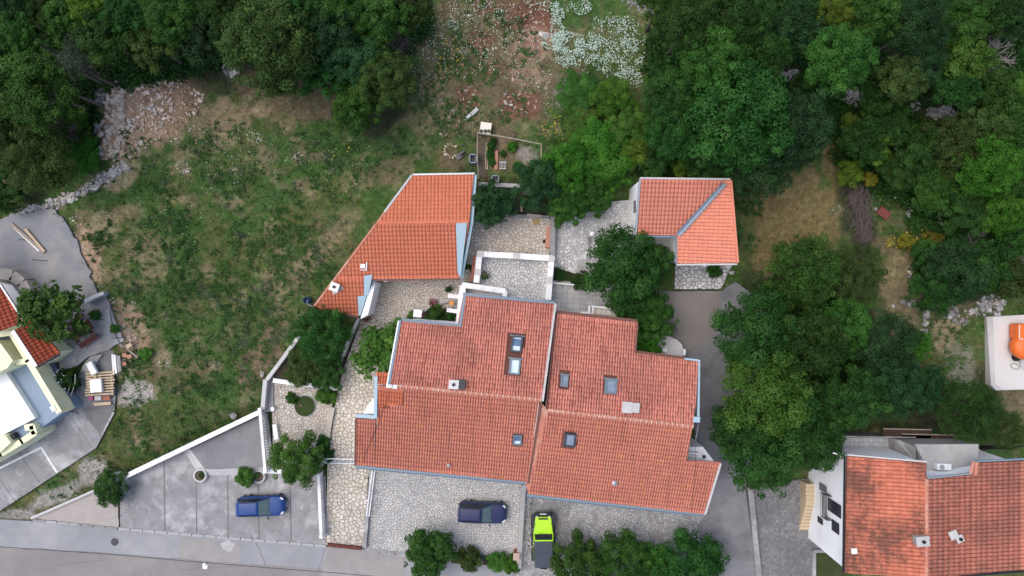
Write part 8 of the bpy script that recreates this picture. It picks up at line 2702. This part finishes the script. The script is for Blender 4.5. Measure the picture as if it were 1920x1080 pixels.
def car(px, py, zg, ang, L, Wd, Hh, paint, label, tall=False, bright_roof=None):
    c = W(px, py, zg + .9)
    c = Vector((c.x, c.y, zg))
    Mx = Matrix.Translation(c) @ Matrix.Rotation(ang, 4, 'Z')
    t = thing('parked_car', label, 'car', c)
    hw = Wd / 2
    X = [-.5, -.492, -.47, -.42, -.34, -.2, 0, .14, .2, .3, .38, .43, .465, .488, .5]
    WB = [.55, .74, .88, .97, 1, .99, .985, .99, .995, 1, .965, .89, .77, .58, .40]
    ZT = [.46, .56, .62, .64, .645, .64, .63, .625, .615, .595, .575, .555, .52, .47, .41]
    rings = []
    for x, wb, zt in zip(X, WB, ZT):
        w = hw * wb; zz = zt * Hh
        zb = .20 if abs(x) < .47 else .26
        half = [(w * .90, zb), (w * .985, zb + .12), (w, zz * .62), (w * .985, zz * .86), (w * .93, zz * .975), (w * .78, zz * 1.0), (w * .40, zz * 1.025)]
        rings.append([(x * L, -y, z) for y, z in half] + [(x * L, 0, zz * 1.03)] + [(x * L, y, z) for y, z in reversed(half)])
    lf_ = loft(rings)
    for i_ in range(len(rings) - 1):
        for k_ in (0, 1, 12, 13):
            lf_.m[i_ * 14 + k_] = 1
    body = lf_.build('body', [paint, M['black']], t, True)
    body.data.transform(Mx)
    # greenhouse
    xb0, xb1, xr0, xr1 = (-.475, .205, -.425, -.015) if not tall else (-.49, .19, -.455, -.02)
    zb, zr = .625 * Hh, Hh
    def P(x, y, z):
        return Vector((x * L, y * hw, z))
    B = {'rl': P(xb0, .86, zb), 'rr': P(xb0, -.86, zb), 'fl': P(xb1, .88, zb * .97), 'fr': P(xb1, -.88, zb * .97)}
    T_ = {'rl': P(xr0, .70, zr * .965), 'rr': P(xr0, -.70, zr * .965), 'fl': P(xr1, .68, zr * .965), 'fr': P(xr1, -.68, zr * .965)}
    g = MB(); g.add([B['fl'], B['fr'], T_['fr'], T_['fl']], [(0, 1, 2, 3)]); gl = g.build('windscreen', M['windscreen'], t); gl.data.transform(Mx)
    g = MB(); g.add([B['rr'], B['rl'], T_['rl'], T_['rr']], [(0, 1, 2, 3)]); gl = g.build('rear_window', M['navy_glass'], t); gl.data.transform(Mx)
    for s_, a in ((1, 'l'), (-1, 'r')):
        g = MB(); g.add([B['r' + a], B['f' + a], T_['f' + a], T_['r' + a]], [(0, 1, 2, 3) if s_ < 0 else (3, 2, 1, 0)]); gl = g.build('side_window', M['navy_glass'], t); gl.data.transform(Mx)
    # roof panel, domed
    nx_, ny_ = 9, 7
    vv, ff = [], []
    for i in range(nx_):
        u = i / (nx_ - 1); x = lerp(xr0 - .012, xr1 + .012, u)
        for j in range(ny_):
            v = j / (ny_ - 1) * 2 - 1
            dome = (1 - v * v * .75) * (1 - (2 * u - 1) ** 4 * .5)
            vv.append((x * L, v * hw * .715, zr * .955 + .055 * dome))
    for i in range(nx_ - 1):
        for j in range(ny_ - 1):
            ff.append((i * ny_ + j, (i + 1) * ny_ + j, (i + 1) * ny_ + j + 1, i * ny_ + j + 1))
    g = MB(); g.add(vv, ff); ro_ = g.build('roof_panel', bright_roof or paint, t, True)
    sm = ro_.modifiers.new('thickness', 'SOLIDIFY'); sm.thickness = .05; sm.offset = -1
    ro_.data.transform(Mx)
    g = MB()
    for a in ('l', 'r'):
        g.bar(B['f' + a], T_['f' + a], .07, .05); g.bar(B['r' + a], T_['r' + a], .09, .06)
        mid0 = B['r' + a].lerp(B['f' + a], .52); mid1 = T_['r' + a].lerp(T_['f' + a], .62); g.bar(mid0, mid1, .06, .05)
        g.bar(T_['r' + a], T_['f' + a], .06, .05)
    pil = g.build('pillar', paint, t); pil.data.transform(Mx)
    # spoiler, lamps, bumper, mirrors, wheels, wipers
    def part(name, mb, mat, bev=.0):
        o_ = mb.build(name, mat, t, False, bev); o_.data.transform(Mx); return o_
    part('rear_spoiler', MB().box((xr0 * L - .10, 0, zr * .94), (.20, Wd * .66, .04)), paint, .01)
    for s_ in (1, -1):
        part('headlight', MB().box((.44 * L, s_ * hw * .70, .525 * Hh), (.30, .17, .09), s_ * -.75, 0, 0, .22), M['lamp_clear'], .03)
        part('tail_light', MB().box((-.47 * L, s_ * hw * .80, .57 * Hh), (.16, .2, .2), s_ * .3), M['lamp_red'], .03)
        m_ = MB().box((.16 * L, s_ * (hw + .11), .66 * Hh), (.12, .22, .14), s_ * -.15)
        part('wing_mirror', m_, M['black'], .03)
        for xx in (.315, -.31):
            w_ = MB(); w_.tube([(xx * L, s_ * (hw - .19), .32), (xx * L, s_ * (hw + .015), .32)], .32, 22)
            o_ = part('wheel', w_, M['rubber'])
            r_ = MB(); r_.tube([(xx * L, s_ * (hw + .012), .32), (xx * L, s_ * (hw + .026), .32)], .20, 16)
            q = r_.build('rim', M['metal_g'], o_); q.data.transform(Mx)
            ar_ = MB(); ar_.tube([(xx * L + math.cos(a) * .37, s_ * (hw - .005), .32 + math.sin(a) * .37) for a in [math.pi * k / 10 for k in range(11)]], .035, 5)
            part('wheel_arch', ar_, M['black'])
        part('door_handle', MB().box((-.05 * L, s_ * (hw + .01), .55 * Hh), (.18, .03, .04)), M['black'])
        part('wiper', MB().bar((.195 * L, s_ * .12 * hw, zb * 1.0 + .02), (.16 * L, s_ * .55 * hw + .1, zb + .12), .025, .02), M['black'])
        part('roof_rail', MB().bar((xr0 * L + .15, s_ * hw * .69, zr + .02), (xr1 * L - .1, s_ * hw * .69, zr + .02), .04, .04), M['black'])
    part('cowl', MB().box((.207 * L, 0, .605 * Hh), (.10, Wd * .80, .05)), M['black'])
    part('front_bumper', MB().box((.488 * L, 0, .36), (.12, Wd * .62, .22)), M['black'], .04)
    part('rear_bumper', MB().box((-.494 * L, 0, .42), (.12, Wd * .72, .26)), M['black'], .04)
    for xx in (.44, ):
        part('bonnet_edge', MB().bar((xx * L + .02, -hw * .62, .565 * Hh), (xx * L + .02, hw * .62, .565 * Hh), .02, .015), M['black'])
    for s_ in (1, -1):
        part('panel_gap', MB().bar((.205 * L, s_ * hw * .80, .617 * Hh), (.43 * L, s_ * hw * .66, .572 * Hh), .018, .012), M['black'])
        part('panel_gap', MB().bar((xr0 * L + .05, s_ * hw * .58, zr * .995), (xr1 * L - .02, s_ * hw * .58, zr * .995), .015, .02), M['black'])
    part('aerial', MB().bar((xr0 * L + .25, 0, zr), (xr0 * L + .08, 0, zr + .22), .02, .02), M['black'])
    part('number_plate', MB().box((.515 * L - .02, 0, .38), (.02, .5, .11)), M['cap'])
    return t
M['windscreen'] = glass_mat('windscreen_glass', (0.10, 0.145, 0.155), .05)
M['lamp_clear'] = plain('clear_lamp', (.70, .72, .74), .2, 0, .6)
M['lamp_red'] = plain('red_lamp', (.25, .02, .02), .25, 0, .6)
car(489, 950, Z_LOT, R(2.0), 4.15, 1.78, 1.58, car_paint('royal_blue_paint', (.006, .048, .20)), 'bright blue compact car parked across the concrete car park')
car(905, 962, .17, R(-2.5), 4.25, 1.80, 1.66, car_paint('navy_paint', (.020, .028, .085)), 'dark navy blue car with roof rails on the pale forecourt', True)

# lime green off-roader, nose up in the photo
def offroader(px, py, zg, ang):
    c = W(px, py, zg + 1.0); c = Vector((c.x, c.y, zg))
    Mx = Matrix.Translation(c) @ Matrix.Rotation(ang, 4, 'Z') @ Matrix.Diagonal((1.03, 1.13, 1.0, 1))
    t = thing('off_road_vehicle', 'lime green off-roader with a charcoal hard top beside the boundary wall', 'car', c)
    lime = car_paint('lime_paint', (.40, .72, .012)); char = plain('charcoal_top', (.055, .065, .085), .6, 0, .3)
    fen = plain('fender_plastic', (.03, .034, .042), .7, 0, .3)
    def part(name, mb, mat, bev=.0, par=None):
        o_ = mb.build(name, mat, par or t, False, bev); o_.data.transform(Mx); return o_
    tub = MB(); tub.prism([(-2.1, -.76, 1.12), (.62, -.78, 1.12), (.62, .78, 1.12), (-2.1, .76, 1.12)], [(-2.08, -.74, .5), (.62, -.76, .5), (.62, .76, .5), (-2.08, .74, .5)])
    part('body_tub', tub, lime, .04)
    hd = MB(); hd.prism([(.60, -.74, 1.13), (1.2, -.68, 1.12), (1.93, -.60, 1.06), (1.93, .60, 1.06), (1.2, .68, 1.12), (.60, .74, 1.13)], [(.60, -.74, .6), (1.2, -.68, .6), (1.95, -.60, .6), (1.95, .60, .6), (1.2, .68, .6), (.60, .74, .6)])
    part('bonnet', hd, lime, .05)
    part('bonnet_vent', MB().box((1.80, 0, 1.085), (.14, .72, .03)), M['black'])
    for k in range(7):
        part('grille_slot', MB().box((1.955, -.36 + k * .12, .85), (.03, .06, .32)), M['black'])
    for s_ in (-1, 1):
        part('headlight', MB().tube([(1.93, s_ * .48, .9), (1.98, s_ * .48, .9)], .11, 14), M['lamp_clear'])
        part('front_fender', MB().prism([(1.02, s_ * .62, .98), (1.95, s_ * .58, .97), (2.08, s_ * .70, .88), (2.02, s_ * .95, .90), (1.2, s_ * .95, .93), (.92, s_ * .84, .80)], [(1.02, s_ * .62, .84), (1.95, s_ * .58, .84), (2.08, s_ * .70, .76), (2.02, s_ * .95, .78), (1.2, s_ * .95, .8), (.92, s_ * .84, .62)]), fen, .02)
        part('rear_fender', MB().prism([(-1.75, s_ * .74, .98), (-.85, s_ * .74, .98), (-.7, s_ * .92, .86), (-1.0, s_ * .95, .92), (-1.7, s_ * .95, .92), (-1.95, s_ * .9, .8)], [(-1.75, s_ * .74, .86), (-.85, s_ * .74, .86), (-.7, s_ * .92, .7), (-1.0, s_ * .95, .8), (-1.7, s_ * .95, .8), (-1.95, s_ * .9, .65)]), fen, .02)
        part('side_step', MB().bar((-.7, s_ * .88, .42), (.95, s_ * .88, .42), .12, .08), fen)
        for xx in (1.48, -1.35):
            w_ = part('wheel', MB().tube([(xx, s_ * .64, .40), (xx, s_ * .92, .40)], .40, 22), M['rubber'])
            part('rim', MB().tube([(xx, s_ * .915, .40), (xx, s_ * .93, .40)], .23, 16), M['metal_d'], 0, w_)
        part('side_window', MB().prism([(-2.0, s_ * .70, 1.74), (.18, s_ * .69, 1.74), (.48, s_ * .75, 1.16), (-2.05, s_ * .755, 1.16)], [(-2.0, s_ * .66, 1.74), (.18, s_ * .65, 1.74), (.48, s_ * .71, 1.16), (-2.05, s_ * .715, 1.16)]), M['navy_glass'])
        part('wing_mirror', MB().box((.52, s_ * .93, 1.22), (.12, .24, .18)), M['black'], .03)
        part('bonnet_latch', MB().box((1.35, s_ * .62, 1.12), (.09, .05, .05)), M['black'])
        part('wiper', MB().bar((.60, s_ * .1, 1.17), (.52, s_ * .45, 1.22), .025, .02), M['black'])
    # windscreen frame
    fr = MB()
    a0, a1, b0, b1 = (.58, -.72, 1.15), (.58, .72, 1.15), (.20, -.69, 1.74), (.20, .69, 1.74)
    fr.bar(a0, a1, .08, .06); fr.bar(b0, b1, .10, .06); fr.bar(a0, b0, .07, .06); fr.bar(a1, b1, .07, .06)
    part('windscreen_frame', fr, lime)
    g = MB(); g.add([(.56, -.68, 1.17), (.56, .68, 1.17), (.22, .65, 1.72), (.22, -.65, 1.72)], [(0, 1, 2, 3)])
    part('windscreen', g, M['navy_glass'])
    part('hard_top', MB().prism([(-2.08, -.69, 1.80), (.14, -.67, 1.80), (.14, .67, 1.80), (-2.08, .69, 1.80)], [(-2.14, -.74, 1.45), (.16, -.70, 1.70), (.16, .70, 1.70), (-2.14, .74, 1.45)]), char, .05)
    for k in range(8):
        y_ = -.55 + k * .157
        part('roof_rib', MB().bar((-2.0, y_, 1.806), (.05, y_, 1.806), .06, .022), char)
    part('roof_seam', MB().bar((-.75, -.66, 1.815), (-.75, .66, 1.815), .02, .012), M['black'])
    part('front_bumper', MB().prism([(1.98, -.55, .72), (2.18, -.5, .72), (2.18, .5, .72), (1.98, .55, .72)], [(1.98, -.8, .5), (2.2, -.62, .5), (2.2, .62, .5), (1.98, .8, .5)]), fen, .03)
    part('winch', MB().box((2.12, 0, .78), (.14, .5, .12)), M['metal_g'], .02)
    part('rear_bumper', MB().box((-2.2, 0, .55), (.16, 1.5, .2)), fen, .03)
    part('spare_wheel', MB().tube([(-2.12, 0, .98), (-2.36, 0, .98)], .39, 20), M['rubber'])
    part('decal', MB().prism([(-1.0, .80, 1.1), (-.4, .80, 1.1), (-.6, .80, 1.02), (-1.1, .80, 1.0)], [(-1.0, .79, 1.1), (-.4, .79, 1.1), (-.6, .79, 1.02), (-1.1, .79, 1.0)]), M['black'])
    return t
offroader(1019, 1012, .17, R(90.5))

# wear on the street: cracks, a manhole cover, oil marks on the parking bays
ck_ = MB(); rnd = random.Random(12)
for (a, b), (c_, d_) in (((0, 1026), (160, 1034)), ((160, 1034), (380, 1052)), ((610, 1028), (592, 1085)), ((100, 1060), (190, 1050)), ((340, 1068), (430, 1062)), ((480, 1018), (500, 1060))):
    n_ = 9
    pts = [W(lerp(a, c_, i / n_) + rnd.gauss(0, 1.2), lerp(b, d_, i / n_) + rnd.gauss(0, 1.2), .012) for i in range(n_ + 1)]
    for i in range(n_):
        ck_.bar(pts[i], pts[i + 1], .045, .006)
ck_.build('road_cracks', M['mortar'], road)
c = W(215, 1016, .012)
MB().lathe(c, [(.34, 0), (.34, .008), (.30, .012)], 22).build('manhole_cover', M['metal_d'], road)
